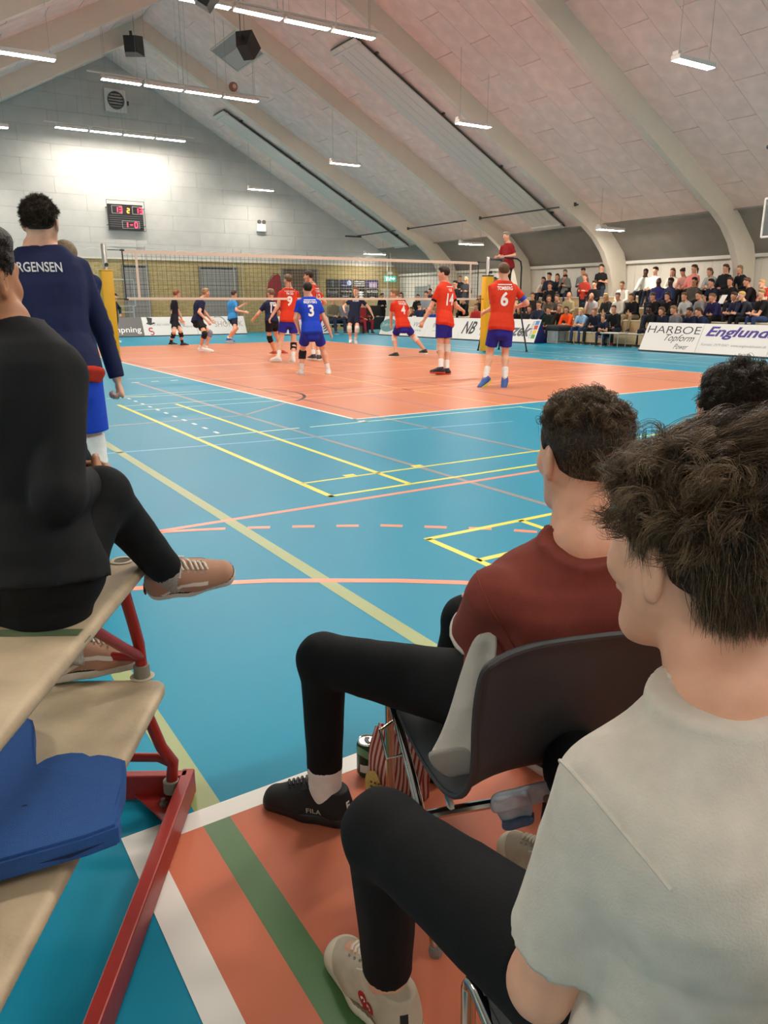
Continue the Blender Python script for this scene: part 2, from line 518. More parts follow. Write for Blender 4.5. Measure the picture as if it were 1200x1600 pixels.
floor_part('line_cream', m_cream, [('l', (0, 5.79), (9, 5.78), .05), ('l', (.0, 2.6), (9, 2.62), .04), ('l', (.0, 2.19), (9, 2.2), .04), ('l', (0, 8.9), (9, 8.6), .04), ('l', (0, 7.3), (9, 7.2), .04), ('l', (0, 12.0), (9, 12.0), .05), ('l', (0, 3.9), (9, 3.9), .035), ('l', (0, 14.4), (9, 14.4), .035)], .0013)
floor_part('line_yellow_faded', m_ylo, [('l', (2.62, 7.3), (2.35, 2.2), .045), ('l', (2.35, 2.51), (2.45, 0), .045), ('l', (4.2, 12.5), (4.3, 7), .045), ('l', (5.6, 8), (5.4, 2), .045), ('l', (.5, 12.3), (4.2, 10.3), .045)], .0014)
by = [('l', (-2.03, 3.0), (-2.03, -3.14), .05), ('l', (-1.33, 2.65), (-1.33, -3.12), .05), ('l', (-2.03, -2.65), (6, -2.70), .035), ('l', (-2.05, -3.12), (6, -3.14), .04),
      ('l', (-2.06, -4.34), (5, -4.36), .045), ('l', (-2.04, -4.34), (-2.04, -8), .045), ('l', (-1.31, -4.34), (-1.31, -8), .045), ('l', (-2.04, -4.8), (4, -4.82), .045),
      ('l', (-1.62, -2.6), (-1.52, -2.6), .06), ('l', (-.95, -2.6), (-.85, -2.6), .06), ('l', (-1.9, 4.05), (-1.3, 3.7), .04)]
floor_part('line_yellow', m_yel, by, .0013)
pale = [('l', (-2.05, -.19), (-.83, -.2), .04), ('l', (-.70, -.21), (2.5, -.22), .04), ('l', (2.45, -.22), (2.5, -.75), .04), ('l', (-.95, 6.7), (0, 6.55), .03), ('l', (-1.9, 4.04), (0, 4.0), .03), ('l', (-2, 3.8), (0, 3.62), .03),
        ('l', (-2.05, 2.82), (0, 2.66), .03), ('l', (-2.05, 2.3), (0, 2.2), .03), ('l', (9, 6.5), (13, 6.3), .03), ('l', (9.5, 4.6), (13, 4.4), .03), ('l', (10.9, 14), (11.3, 2), .04), ('l', (10.2, 12), (10.4, 0), .04), ('l', (9, 8.0), (13, 7.9), .03)]
floor_part('line_pale_green', m_pale, pale, .0013)
dashes = [('l', (-1.74, .02 + .36 * i), (-1.70, .02 + .36 * i), .13) for i in range(12)]
dashes += [('l', (-1.07 + .35 * i, 5.97), (-.93 + .35 * i, 5.97), .06) for i in range(3)] + [('l', (9.3 + .4 * i, 6), (9.45 + .4 * i, 6), .06) for i in range(4)]
dashes += [('l', (.02, -.12), (.02, -.24), .10)]
floor_part('dash_white', m_white, dashes, .0013)
w = .05
floor_part('line_white', m_white, [('l', (.025, 0), (.025, 18), w), ('l', (8.975, 0), (8.975, 18), w), ('l', (0, .025), (9, .025), w), ('l', (0, 17.975), (9, 17.975), w), ('l', (0, 9), (9, 9), w),
           ('l', (-4.235, -6.045), (.75, -6.045), .07), ('l', (-4.2, -6.08), (-4.2, -12), .07), ('l', (13.2, 2), (13.2, 22), .04)], .0016)
# orange handball arcs
of = [('l', (-3.38, -3.31), (3.2, -3.33), .05)]
ca = [(-3.95, -4.12), (-3.74, -4.2), (-3.46, -4.31), (-3.12, -4.47), (-2.85, -4.64), (-2.58, -4.82), (-2.32, -5.02), (-1.9, -5.4), (-1.4, -5.95)]
of.append(('p', ca, .055))
dd = [(-3.38, -3.32), (-2.85, -3.54), (-2.6, -3.67), (-2.36, -3.81), (-2.12, -3.95), (-1.9, -4.13), (-1.57, -4.4), (-1.38, -4.61), (-1.1, -4.95), (-.8, -5.4)]
dd = [Vector(p) for p in dd]
of.append(('p', [dd[0], Vector((-3.18, -3.39)), Vector((-2.97, -3.48))], .05))
acc = 0.0; s_on = .4
L = [0]
for i in range(1, len(dd)): L.append(L[-1] + (dd[i] - dd[i - 1]).length)
def along(t):
    for i in range(1, len(dd)):
        if t <= L[i]: return dd[i - 1].lerp(dd[i], (t - L[i - 1]) / (L[i] - L[i - 1]))
    return dd[-1]
t = .575
while t < L[-1] - .2:
    of.append(('p', [along(t), along(t + .07), along(t + .14)], .05)); t += .277
floor_part('line_orange', m_lorange, of, .0012)

# --- walls
m_wood = M('woodwool_grey', 'f2ddd2', 0.95, var=0.10, vscale=2.5, bump=0.35, bscale=90, rnd=0.03)
m_gable = M('gable_panel_grey', 'b9b9b4', 0.95, var=0.07, vscale=2.0, bump=0.25, bscale=60, rnd=0.03)
m_seam = M('panel_backing_dark', '8d8c87', 0.95)
m_paint = M('painted_wood_white', 'cfcabb', 0.7, var=0.04, vscale=5)
m_arch = M('arch_paint', 'd9d0c0', 0.6, var=0.03, vscale=3)
m_brick = bpy.data.materials.new('yellow_brick'); m_brick.use_nodes = True
nt = m_brick.node_tree; bs = nt.nodes['Principled BSDF']; bs.inputs['Roughness'].default_value = .9
tc = nt.nodes.new('ShaderNodeTexCoord'); sx = nt.nodes.new('ShaderNodeSeparateXYZ'); cx = nt.nodes.new('ShaderNodeCombineXYZ')
nt.links.new(tc.outputs['Object'], sx.inputs[0])
nt.links.new(sx.outputs['X'], cx.inputs['X']); nt.links.new(sx.outputs['Z'], cx.inputs['Y'])
bt = nt.nodes.new('ShaderNodeTexBrick'); nt.links.new(cx.outputs[0], bt.inputs['Vector'])
bt.inputs['Scale'].default_value = 1.0; bt.inputs['Brick Width'].default_value = .24; bt.inputs['Row Height'].default_value = .072; bt.inputs['Mortar Size'].default_value = .009
bt.inputs['Color1'].default_value = (*lin('b9a368'), 1); bt.inputs['Color2'].default_value = (*lin('a38c52'), 1); bt.inputs['Mortar'].default_value = (*lin('8d8468'), 1)
nt.links.new(bt.outputs['Color'], bs.inputs['Base Color'])

def wall_prism(name, pts, d, mat):
    mb = MB(); mb.prism(pts, d); return struct(mb.build(name, mat))
BRZ = 3.25
# gable: masonry below, panelled cladding above
wall_far = wall_prism('wall_far', [(LXW - .3, GY, -.2), (WX + .3, GY, -.2), (WX + .3, GY, BRZ), (LXW - .3, GY, BRZ)], (0, .3, 0), m_brick)
prof = [(WX, WZ), (KX, KZ), (AX, AZ), (2 * AX - KX, KZ), (LXW, WZ)]
up = MB(); up.prism([(WX + .3, GY + .02, BRZ - .6)] + [(x, GY + .02, z + .1) for x, z in prof] + [(LXW - .3, GY + .02, BRZ - .6)], (0, .26, 0)); up.build('cladding_backing', m_seam, wall_far)
def clip_poly(poly, nx, nz, c):
    out = []
    for i in range(len(poly)):
        a, b = poly[i], poly[(i + 1) % len(poly)]
        da = a[0] * nx + a[1] * nz - c; db = b[0] * nx + b[1] * nz - c
        if da <= 0: out.append(a)
        if (da < 0) != (db < 0) and da != db:
            t = da / (da - db); out.append((a[0] + t * (b[0] - a[0]), a[1] + t * (b[1] - a[1])))
    return out
row = 0; z = BRZ
while z < AZ:
    h = .62; x = LXW - (1.2 if row % 2 else 0)
    while x < WX:
        g = .003; e = .007
        poly = [(x + g, z + e), (x + 2.4 - g, z + e), (x + 2.4 - g, z + h), (x + g, z + h)]
        for (nx, nz, c) in ((SL, 1, AZ + SL * AX), (-SL, 1, AZ - SL * AX), (1, 0, WX), (-1, 0, -LXW)):
            if poly: poly = clip_poly(poly, nx, nz, c)
        # cove
        for sgn in (1, -1):
            if poly:
                k = (KZ - WZ) / (WX - KX)
                poly = clip_poly(poly, sgn * k, 1, WZ + k * WX - (0 if sgn > 0 else 2 * AX * k)) if sgn > 0 else clip_poly(poly, -k, 1, WZ - k * LXW)
        if len(poly) >= 3:
            mb = MB(); mb.prism([(p[0], GY - .012, p[1]) for p in poly], (0, .03, 0)); mb.build('wall_panel', m_gable, wall_far)
        x += 2.4
    z += h; row += 1
wt = MB(); wt.box((AX, GY - .03, BRZ), (WX - LXW - .02, .04, .06)); o = wt.build('ledge', m_paint, wall_far)

wall_right = wall_prism('wall_right', [(WX, BY, -.2), (WX, GY, -.2), (WX, GY, WZ + .1), (WX, BY, WZ + .1)], (.25, 0, 0), M('painted_plank_wall', 'd8d4c8', .7, var=.03, vscale=2))
n = 0; mb = MB()
y = -1.0
while y < GY - .2:                       # vertical boards on the right wall
    b = MB(); b.box((WX - .012, y + .145, 1.42), (.024, .284, 2.8)); b.build('wall_plank', MATS['painted_plank_wall'], wall_right); y += .29
wall_left = wall_prism('wall_left', [(LXW, BY, -.2), (LXW, GY, -.2), (LXW, GY, WZ + .1), (LXW, BY, WZ + .1)], (-.25, 0, 0), MATS['painted_plank_wall'])
wall_back = wall_prism('wall_back', [(LXW - .3, BY, -.2)] + [(WX + .3, BY, -.2), (WX + .3, BY, WZ)] + [(x, BY, zz + .1) for x, zz in prof] + [(LXW - .3, BY, WZ)], (0, -.3, 0), m_gable)

# --- ceiling: backing shell and woodwool boards
mb = MB(); T = .12
out = [(x + (.0), z + T) for x, z in prof]
prof = prof[1:4]; P = [(x, BY, z) for x, z in prof]; Q = [(x, GY, z) for x, z in prof]
P2 = [(x, BY, z + T) for x, z in prof]; Q2 = [(x, GY, z + T) for x, z in prof]
V = P + Q + P2 + Q2; nP = 3; F = []
for i in range(2):
    F += [(i, i + 1, nP + i + 1, nP + i), (2 * nP + i, 3 * nP + i, 3 * nP + i + 1, 2 * nP + i + 1)]
mb.add(V, F); ceiling = struct(mb.build('ceiling', m_wood))
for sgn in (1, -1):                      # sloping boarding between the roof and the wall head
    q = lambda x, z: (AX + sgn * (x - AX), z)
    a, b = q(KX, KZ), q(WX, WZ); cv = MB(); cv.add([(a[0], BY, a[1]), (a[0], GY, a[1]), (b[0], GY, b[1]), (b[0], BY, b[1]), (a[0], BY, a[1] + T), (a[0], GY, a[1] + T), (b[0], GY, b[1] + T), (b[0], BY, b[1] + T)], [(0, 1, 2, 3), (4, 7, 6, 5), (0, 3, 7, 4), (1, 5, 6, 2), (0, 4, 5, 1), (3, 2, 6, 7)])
    cv.build('eaves_lining', M('eaves_shade_grey', '8f8a82', .9, var=.08, vscale=2.5, bump=.3, bscale=90), ceiling)  # darker grey than the roof boards: the dimness under the eaves, put into the colour
ARCH = [-13.3 + 5.1 * i for i in range(8)] ; ARCH = [round(a - .05 * 0, 2) for a in [-13.4, -8.3, -3.2, 1.9, 7.0, 12.1, 17.2, 22.3]]
AT = .22
ca_, sa_ = 1 / math.hypot(1, SL), SL / math.hypot(1, SL)
LEN = (KX - AX) / ca_
nb = 6; rows = 6; bl = LEN / rows
def board_mesh(l, w):
    mb = MB(); mb.box((0, 0, -.010), (l - .030, w - .006, .02)); me = raw_mesh('ceiling_board', mb.V, mb.F, m_wood, None, False); return me
bays = list(zip(ARCH, ARCH[1:] + [GY + 0.0]))
cache = {}
def place_board(sgn, s0, s1, y0, y1):
    key = (round(s1 - s0, 3), round(y1 - y0, 3))
    if key not in cache: cache[key] = board_mesh(*key)
    sm = (s0 + s1) / 2
    o = bpy.data.objects.new('ceiling_board', cache[key]); C.objects.link(o); o.parent = ceiling
    o.location = (AX + sgn * sm * ca_, (y0 + y1) / 2, AZ - sm * sa_ - .001)
    o.rotation_euler = (0, sgn * math.atan(SL), 0)
for (a, b) in bays:
    y0 = a + AT; y1 = b
    if y1 < -3: continue
    wd = (y1 - y0) / nb
    for sgn in (1, -1):
        if sgn < 0 and a < 11: continue
        for j in range(nb):
            s = -bl / 2 if j % 2 else 0.0
            while s < LEN - .05:
                s0 = max(s, .02); s1 = min(s + bl, LEN)
                if s1 - s0 > .1 and not (sgn < 0 and s0 > bl * 2.2) and not (a == -3.2 and s1 < 9.0): place_board(sgn, s0, s1, y0 + j * wd, y0 + (j + 1) * wd)
                s += bl

# --- glulam arches
def arch(Y):
    Ztop = lambda d: AZ - SL * d - .015
    D0 = 13.1
    outer = [(0, AZ - .02), (D0, AZ - SL * D0 - .02), (14.2, 3.3), (14.42, 2.5), (14.45, 0.0)]
    dep = .60
    inner = [(0, AZ - dep * 1.05), (5.0, AZ - SL * 5 - dep * 1.08), (9.5, AZ - SL * 9.5 - dep * 1.15), (11.5, AZ - SL * 11.5 - dep * 1.2), (12.4, 3.80), (13.0, 3.28), (13.4, 2.74), (13.65, 2.2), (13.78, 1.5), (13.82, .8), (13.82, 0)]
    mb = MB()
    for sgn in (1, -1):
        poly = outer + inner[::-1]
        # split into quads between matched stations for clean faces
        pts_o = []
        def samp(L, n):
            d = [0]
            for i in range(1, len(L)): d.append(d[-1] + math.dist(L[i], L[i - 1]))
            r = []
            for i in range(n + 1):
                t = d[-1] * i / n
                for j in range(1, len(L)):
                    if t <= d[j] + 1e-9:
                        f = (t - d[j - 1]) / (d[j] - d[j - 1]); r.append((L[j - 1][0] + f * (L[j][0] - L[j - 1][0]), L[j - 1][1] + f * (L[j][1] - L[j - 1][1]))); break
            return r
        n = 28; O = samp(outer, n); I = samp(inner, n)
        V = []
        for (p, q) in zip(O, I): V += [(AX + sgn * p[0], Y, p[1]), (AX + sgn * q[0], Y, q[1]), (AX + sgn * q[0], Y + AT, q[1]), (AX + sgn * p[0], Y + AT, p[1])]
        F = []
        for i in range(n):
            for j in range(4): F.append((4 * i + j, 4 * i + (j + 1) % 4, 4 * i + 4 + (j + 1) % 4, 4 * i + 4 + j))
        F.append((4 * n, 4 * n + 1, 4 * n + 2, 4 * n + 3))
        mb.add(V, F)
    return mb.build('glulam_arch', m_arch, ceiling, smooth=True)
for Y in ARCH[1:]: arch(Y)
# rail along the wall head
mb = MB(); mb.box((WX - .10, (GY - 2) / 2, 2.78), (.16, GY + 2 - .1, .10)); struct(mb.build('trim_1', M('rail_paint', 'd9d6cb', .5)))
mb = MB(); mb.tube([(17.45, 0, 4.05), (17.45, GY - .2, 4.05)], .02); struct(mb.build('trim_2', M('pipe_grey', '8b8a84', .5)))

# ------------------------------------------------------------------ ceiling fittings
m_house = M('lamp_housing', 'd8d2cb', .4)
m_led = M('led_panel', 'fff4e6', .5, emit=LAMP, ecol=LAMP_COL)
m_wire = M('wire_grey', '9a9a98', .5)
ROWY = [(25.8, 'nearest the far gable'), (18.2, 'second from the far gable'), (10.8, 'third from the far gable'), (3.57, 'fourth from the far gable'), (-4.2, 'fifth from the far gable'), (-11.2, 'at the back of the hall')]
def lamp(x, y, z, label, group=None):
    t = thing('ceiling_light', (x, y, z), label, 'ceiling light', group)
    mb = MB(); mb.bbox((x, y, z + .045), (1.2, .22, .09), b=.006); mb.build('housing', m_house, t)
    mb = MB(); mb.box((x, y, z - .004), (1.16, .19, .006)); mb.build('diffuser', m_led, t)
    mb = MB()
    for dx in (-.5, .5):
        mb = MB(); mb.tube([(x + dx, y, z + .09), (x + dx, y, roof_z(x + dx) - .04)], .004, 4); mb.build('suspension_wire', m_wire, t)
    mb = MB(); mb.box((x - .56, y, z + .12), (.10, .14, .07)); mb.build('driver_box', m_house, t)
ords = ['first', 'second', 'third', 'fourth']
for Y, nm in ROWY:
    zc = 7.9
    for i in range(4): lamp(AX - 1.95 + 1.3 * i, Y, zc, '%s strip light from the left in the row %s' % (ords[i], nm))
    for sgn, s in ((1, 'right'), (-1, 'left')):
        lamp(AX + sgn * 5.9, Y, 6.14 if Y == 3.57 else 6.25, 'single high strip light, %s roof slope, row %s' % (s, nm))
        lamp(AX + sgn * 11.9, Y, 3.70, 'single low strip light, %s wall, row %s' % (s, nm))
    r = MB(); r.box((AX, Y, zc + .17), (5.9, .05, .04))
    rail = r.build('light_rail', M('rail_white', 'd9d5cc', .4)); tag(rail, 'slim white rail carrying four strip lights, row ' + nm, 'rail')
    for dx in (-2.4, 0, 2.4): r = MB(); r.tube([(AX + dx, Y, zc + .18), (AX + dx, Y, roof_z(AX + dx) - .03)], .006, 4); r.build('wire', m_wire, rail)

def slope_frame(x, y, off=0.0):
    """point on the right roof slope and its axes: down slope, along the hall, normal into the room"""
    p = Vector((x, y, AZ - SL * (x - AX))); u = Vector((ca_, 0, -sa_)); v = Vector((0, 1, 0)); n = Vector((-sa_, 0, -ca_))
    return p + n * off, u, v, n
m_heat = M('radiant_panel', 'dcd8cf', .45)
m_dark = M('dark_gap', '4a4a46', .8)
def heater(x0, x1, yc, wid, label, groove):
    p0, u, v, n = slope_frame(x0, yc, .16); L = (x1 - x0) / ca_
    Rm = Matrix((u, v, n)).transposed()
    t = thing('radiant_heater', p0, label, 'heater')
    k = 4; pw = wid / k
    for i in range(k):
        mb = MB(); mb.bbox(p0 + u * L / 2 + v * (-wid / 2 + pw * (i + .5)), (L, pw - .012, .05), Rm, b=.008); mb.build('radiant_strip', m_heat, t)
    mb = MB(); mb.box(p0 + u * L / 2 - n * .05, (L, wid - .02, .05), Rm); mb.build('backing', m_dark, t)
    for s in (.02, .98):
        mb = MB(); mb.bbox(p0 + u * L * s + n * .01, (.10, wid + .02, .09), Rm, b=.01); mb.build('end_cover', m_heat, t)
    for s in (.08, .36, .64, .92):
        mb = MB(); mb.box(p0 + u * L * s - n * .11, (.06, wid + .14, .05), Rm); mb.build('hanger_bar', m_dark, t)
heater(8.3, 18.0 - .5, 24.9, 1.15, 'long ribbed radiant heater strip on the right roof slope next to the far gable', True)
heater(8.35, 17.4, 14.6, 1.5, 'long ribbed radiant heater strip on the right roof slope above the referee', True)

# recessed hatch
p0, u, v, n = slope_frame(7.0, 19.6, .0)
Rm = Matrix((u, v, n)).transposed()
t = thing('ceiling_hatch', p0, 'square recessed hatch in the right roof slope behind the hanging loudspeaker', 'hatch')
mb = MB()
for a, b in ((-1, 0), (1, 0), (0, -1), (0, 1)):
    mb.box(p0 + u * a * .56 + v * b * 1.24 + n * .02, (.06 if a else 1.14, .06 if b else 2.5, .05), Rm)
mb.build('frame', m_paint, t)
mb = MB(); mb.box(p0 + n * .024, (1.08, 2.44, .01), Rm); mb.build('hatch_panel', M('hatch_grey', '9c9690', .7), t)
mb = MB(); mb.box(p0 + u * .2 + v * .4 + n * .034, (.62, 1.5, .02), Rm); mb.build('louvre', M('hatch_light', 'b5b1ab', .7), t)

# loudspeakers hung from the roof
m_spk = M('speaker_black', '24211f', .5)
def speaker(c, yaw, pitch, label, sz=(.55, .5, .62)):
    R = Matrix.Rotation(math.radians(yaw), 3, 'Z') @ Matrix.Rotation(math.radians(pitch), 3, 'X'); c = Vector(c)
    t = thing('loudspeaker', c, label, 'loudspeaker')
    w, d, h = sz
    P = [(-w / 2, -d / 2, -h / 2), (w / 2, -d / 2, -h / 2), (w / 2, -d / 2, h / 2), (-w / 2, -d / 2, h / 2)]
    B = [(-w * .32, d / 2, -h * .38), (w * .32, d / 2, -h * .38), (w * .32, d / 2, h * .42), (-w * .32, d / 2, h * .42)]
    V = [c + R @ Vector(p) for p in P + B]
    mb = MB(); mb.add(V, [(0, 1, 2, 3), (7, 6, 5, 4), (0, 4, 5, 1), (1, 5, 6, 2), (2, 6, 7, 3), (3, 7, 4, 0)]); mb.build('cabinet', m_spk, t)
    mb = MB(); mb.bbox(c + R @ Vector((0, -d / 2 - .012, 0)), (w * .92, .024, h * .92), R, b=.006); mb.build('grille', M('grille', '3a3632', .7, bump=.4, bscale=300), t)
    mb = MB(); mb.tube([c + R @ Vector((0, 0, h / 2 - .02)), c + R @ Vector((0, .02, h / 2 + .12))], .05, 8); mb.build('bracket', m_spk, t)
    mb = MB(); top = c + R @ Vector((0, .02, h / 2 + .1))
    mb.tube([top, (top.x, top.y, roof_z(top.x) - (.75 if abs(top.x - AX) < 1 else .03))], .012, 5)
    mb.tube([top + Vector((.12, 0, 0)), (top.x + .12, top.y, roof_z(top.x + .12) - .03)], .006, 5); mb.build('cable', m_dark, t)
speaker((3.95, 21.6, 9.95), 150, -8, 'black loudspeaker hanging by the ridge in front of the far gable', (.66, .55, .62))
speaker((5.0, 14.2, 8.25), 130, -60, 'black tilted loudspeaker hanging in front of the recessed ceiling hatch', (.5, .45, .62))
speaker((1.75, 8.6, 7.28), 60, -60, 'black loudspeaker above the hanging light row third from the gable', (.6, .45, .4))

SX_, SZ_ = 6.19, 8.245
# smoke detector like fitting and tie rod
t = thing('sounder', (SX_, 18.2, SZ_), 'small round reddish sensor on top of the second light row', 'sounder')
mb = MB(); mb.lathe((SX_, 18.26, SZ_), [(.14, 0), (.15, -.05), (.13, -.13), (.07, -.16)], 16, (0, 1, 0)); mb.build('body', M('sounder_red', 'a06a58', .5), t)
mb = MB(); mb.lathe((SX_, 18.10, SZ_), [(.07, 0), (.05, -.03)], 12, (0, 1, 0)); mb.build('lens', M('sounder_lens', 'd9b9a6', .3), t)
mb = MB(); mb.tube([(16.0, 11.95, 4.60), (16.0, GY - .6, 4.62)], .028, 8)
rod = mb.build('tie_rod', m_dark); tag(rod, 'long dark tie rod running along the right roof slope across the arches', 'rod')
mb = MB(); mb.box((16.0 - .25, GY - .62, 4.58), (.9, .08, .07)); mb.build('end_bar', m_dark, rod)
mb = MB()
for Y in (12.1, 17.2, 22.3): mb.box((16.0, Y + .02, 4.62), (.10, .10, .12))
mb.build('clamp', m_dark, rod)

# basketball backboard folded at the right edge
t = thing('basketball_backboard', (12.9, 2.6, 3.2), 'white framed basketball backboard at the right edge of the picture', 'backboard')
mb = MB()
x0 = 13.0
for (a, b) in (((3.22, 2.82), (3.22, 3.66)), ((1.5, 2.82), (1.5, 3.66)), ((1.5, 2.82), (3.22, 2.82)), ((1.5, 3.66), (3.22, 3.66))):
    mb.tube([(x0, a[0], a[1]), (x0, b[0], b[1])], .025, 6)
mb.build('frame', M('white_metal', 'e4e0d8', .4), t)
mb = MB(); mb.box((x0 + .01, 2.36, 3.24), (.012, 1.66, .80)); mb.build('glass_panel', M('backboard_glass', 'c9cfd0', .1, trans=.85), t)
mb = MB(); mb.tube([(x0 - .03 - .22 + .22 * math.cos(a * math.pi / 12), 2.36 + .22 * math.sin(a * math.pi / 12), 3.02) for a in range(24)], .012, 6, closed=True); mb.build('hoop', M('hoop_red', 'b3402c', .5), t)
mb = MB(); mb.tube([(x0 + .05, 2.4, 3.6), (x0 + .05, 3.25, 4.72), (x0 + .05, 3.36, 4.80)], .05, 8); mb.tube([(x0 + .05, 2.4, 3.6), (x0 + .05, 2.4, roof_z(x0) - .02)], .04, 8); mb.build('support_arm', M('arm_dark', '3f4648', .5), t)

# ------------------------------------------------------------------ on the far gable
FY = GY - .02
t = thing('scoreboard', (4.7, FY, 4.9), 'black electronic scoreboard in a wire guard showing 13 to 13 on the far wall', 'scoreboard')
mb = MB(); mb.bbox((4.72, FY - .10, 4.93), (1.46, .12, 1.02), b=.015); mb.build('casing', M('score_black', '1b1b1d', .5), t)
m_slat = M('score_slat', '2c2c30', .4)
mb = MB()
for i in range(6): mb.box((4.72, FY - .165, 4.55 + .085 * i), (1.40, .012, .012))
mb.build('ridge', M('score_ridge', '77777a', .4), t)
SEG = {'0': 'abcdef', '1': 'bc', '2': 'abged', '3': 'abgcd', '-': 'g'}
def seg_digit(mb, ch, cx, cz, w, h, y):
    th = .028
    pos = {'a': (0, h / 2, 1), 'g': (0, 0, 1), 'd': (0, -h / 2, 1), 'b': (w / 2, h / 4, 0), 'c': (w / 2, -h / 4, 0), 'f': (-w / 2, h / 4, 0), 'e': (-w / 2, -h / 4, 0)}
    for s in SEG[ch]:
        dx, dz, hor = pos[s]
        mb.box((cx + dx, y, cz + dz), ((w * .9, .01, th) if hor else (th, .01, h * .46)))
m_red = M('led_red', 'ff2030', .5, emit=7, ecol=(1.0, .03, .07)); m_amb = M('led_amber', 'ffa020', .5, emit=5, ecol=(1.0, .38, .04))
def display(txt, cx, cz, dw, dh, mat, step, name):
    mb = MB()
    for i, ch in enumerate(txt): seg_digit(mb, ch, cx + (i - (len(txt) - 1) / 2) * step, cz, dw, dh, FY - .17)
    mb.build(name, mat, t)
display('13', 4.42, 5.22, .11, .20, m_red, .18, 'home_score'); display('13', 5.28, 5.22, .11, .20, m_red, .18, 'guest_score')
display('2', 4.83, 5.20, .09, .17, m_amb, .1, 'set_digit'); display('1', 4.70, 4.63, .11, .20, m_red, .22, 'sets_won'); display('-', 4.92, 4.63, .11, .20, m_red, .22, 'dash'); display('0', 5.12, 4.63, .11, .20, m_red, .22, 'sets_won')
mb = MB()
for cx_, cz_, w_, h_ in ((4.36, 5.22, .42, .30), (5.22, 5.22, .42, .30), (4.90, 4.63, .72, .30)):
    for sx_, sz_, a, b in ((0, h_ / 2, w_, .014), (0, -h_ / 2, w_, .014), (w_ / 2, 0, .014, h_), (-w_ / 2, 0, .014, h_)): mb.box((cx_ + sx_, FY - .168, cz_ + sz_), (a, .01, b))
mb.build('window_outline', M('score_outline', 'b9bdbc', .4), t)
mb = MB(); mb.tube([(3.93, FY - .25, 4.38), (5.50, FY - .25, 4.38), (5.50, FY - .25, 5.58), (3.93, FY - .25, 5.58)], .014, 6, closed=True)
for xx in (3.93, 5.5):
    for zz in (4.6, 5.3): mb.tube([(xx, FY - .25, zz), (xx, FY, zz)], .014, 6)
mb.build('wire_guard', m_dark, t)
mb = MB(); mb.tube([(5.1, FY - .03, 4.4), (5.1, FY - .03, 3.3)], .012, 6); mb.build('cable_duct', M('duct', 'b8b6b0', .5), t)

t = thing('extractor_fan', (4.72, FY, 9.45), 'square wall fan with a round grille high on the far gable', 'fan')
mb = MB(); mb.bbox((4.72, FY - .07, 9.45), (.86, .14, .86), b=.02); mb.build('plate', M('fan_plate', 'e0ddd6', .5), t)
mb = MB(); mb.lathe((4.72, FY - .14, 9.45), [(.34, 0), (.34, -.06), (.31, -.06), (.31, 0)], 32, (0, 1, 0)); mb.build('ring', M('fan_ring', '6c6a66', .5), t)
for i in range(5): mb = MB(); mb.box((4.72, FY - .16, 9.23 + .11 * i), (2 * math.sqrt(.30 ** 2 - (.11 * i - .22) ** 2), .02, .07), Matrix.Rotation(.5, 3, 'X')); mb.build('slat', M('fan_slat', '8f8c86', .5), t)
mb = MB(); mb.box((5.24, FY - .03, 9.42), (.06, .05, .16)); mb.build('switch', m_dark, t)

t = thing('emergency_light', (11.0, FY, 4.9), 'white emergency light with two round lamp heads on the far wall', 'emergency light')
mb = MB(); mb.bbox((11.0, FY - .09, 4.80), (.44, .16, .34), b=.02); mb.build('box', M('emg_white', 'e8e6df', .4), t)
for dx in (-.12, .12):
    mb = MB(); mb.lathe((11.0 + dx, FY - .14, 5.06), [(.05, .06), (.09, 0), (.09, -.05), (.07, -.05)], 16, (0, 1, 0)); h = mb.build('lamp_head', M('emg_head', '5f5d58', .3), t)
# exit sign
t = thing('exit_sign', (18.1, GY - .8, 2.7), 'green lit emergency exit sign hanging in the far right corner', 'sign')
mb = MB(); mb.bbox((17.85, GY - .8, 2.58), (.72, .05, .30), b=.01); mb.build('light_box', M('exit_green', '2fa58a', .4, emit=.55, ecol=(.12, .62, .5)), t)
me_ = M('exit_pict', 'eafff6', .4, emit=1.0, ecol=(.8, 1, .95))
flat_poly('arrow', [[(.05, -.03), (.16, -.03), (.16, -.08), (.28, 0), (.16, .08), (.16, .03), (.05, .03)], [(-.30, -.10), (-.14, -.10), (-.14, .10), (-.30, .10)]], (17.85, GY - .825, 2.58), (1, 0, 0), (0, 0, 1), me_, t, off=.002)
flat_poly('running_figure', [[(-.08, -.1), (-.03, -.02), (-.06, .05), (-.02, .06), (.02, -.01), (.05, -.01), (.04, .02), (0, .08), (-.08, .08), (-.10, .0), (-.12, -.1)]], (17.88, GY - .825, 2.58), (1, 0, 0), (0, 0, 1), me_, t, off=.002)
mb = MB(); mb.box((17.85, GY - .8, 2.86), (.2, .1, .12)); mb.tube([(17.85, GY - .8, 2.73), (17.85, GY - .8, roof_z(17.85) - .02)], .015, 6); mb.build('hanger', M('hanger_white', 'd8d6cf', .5), t)

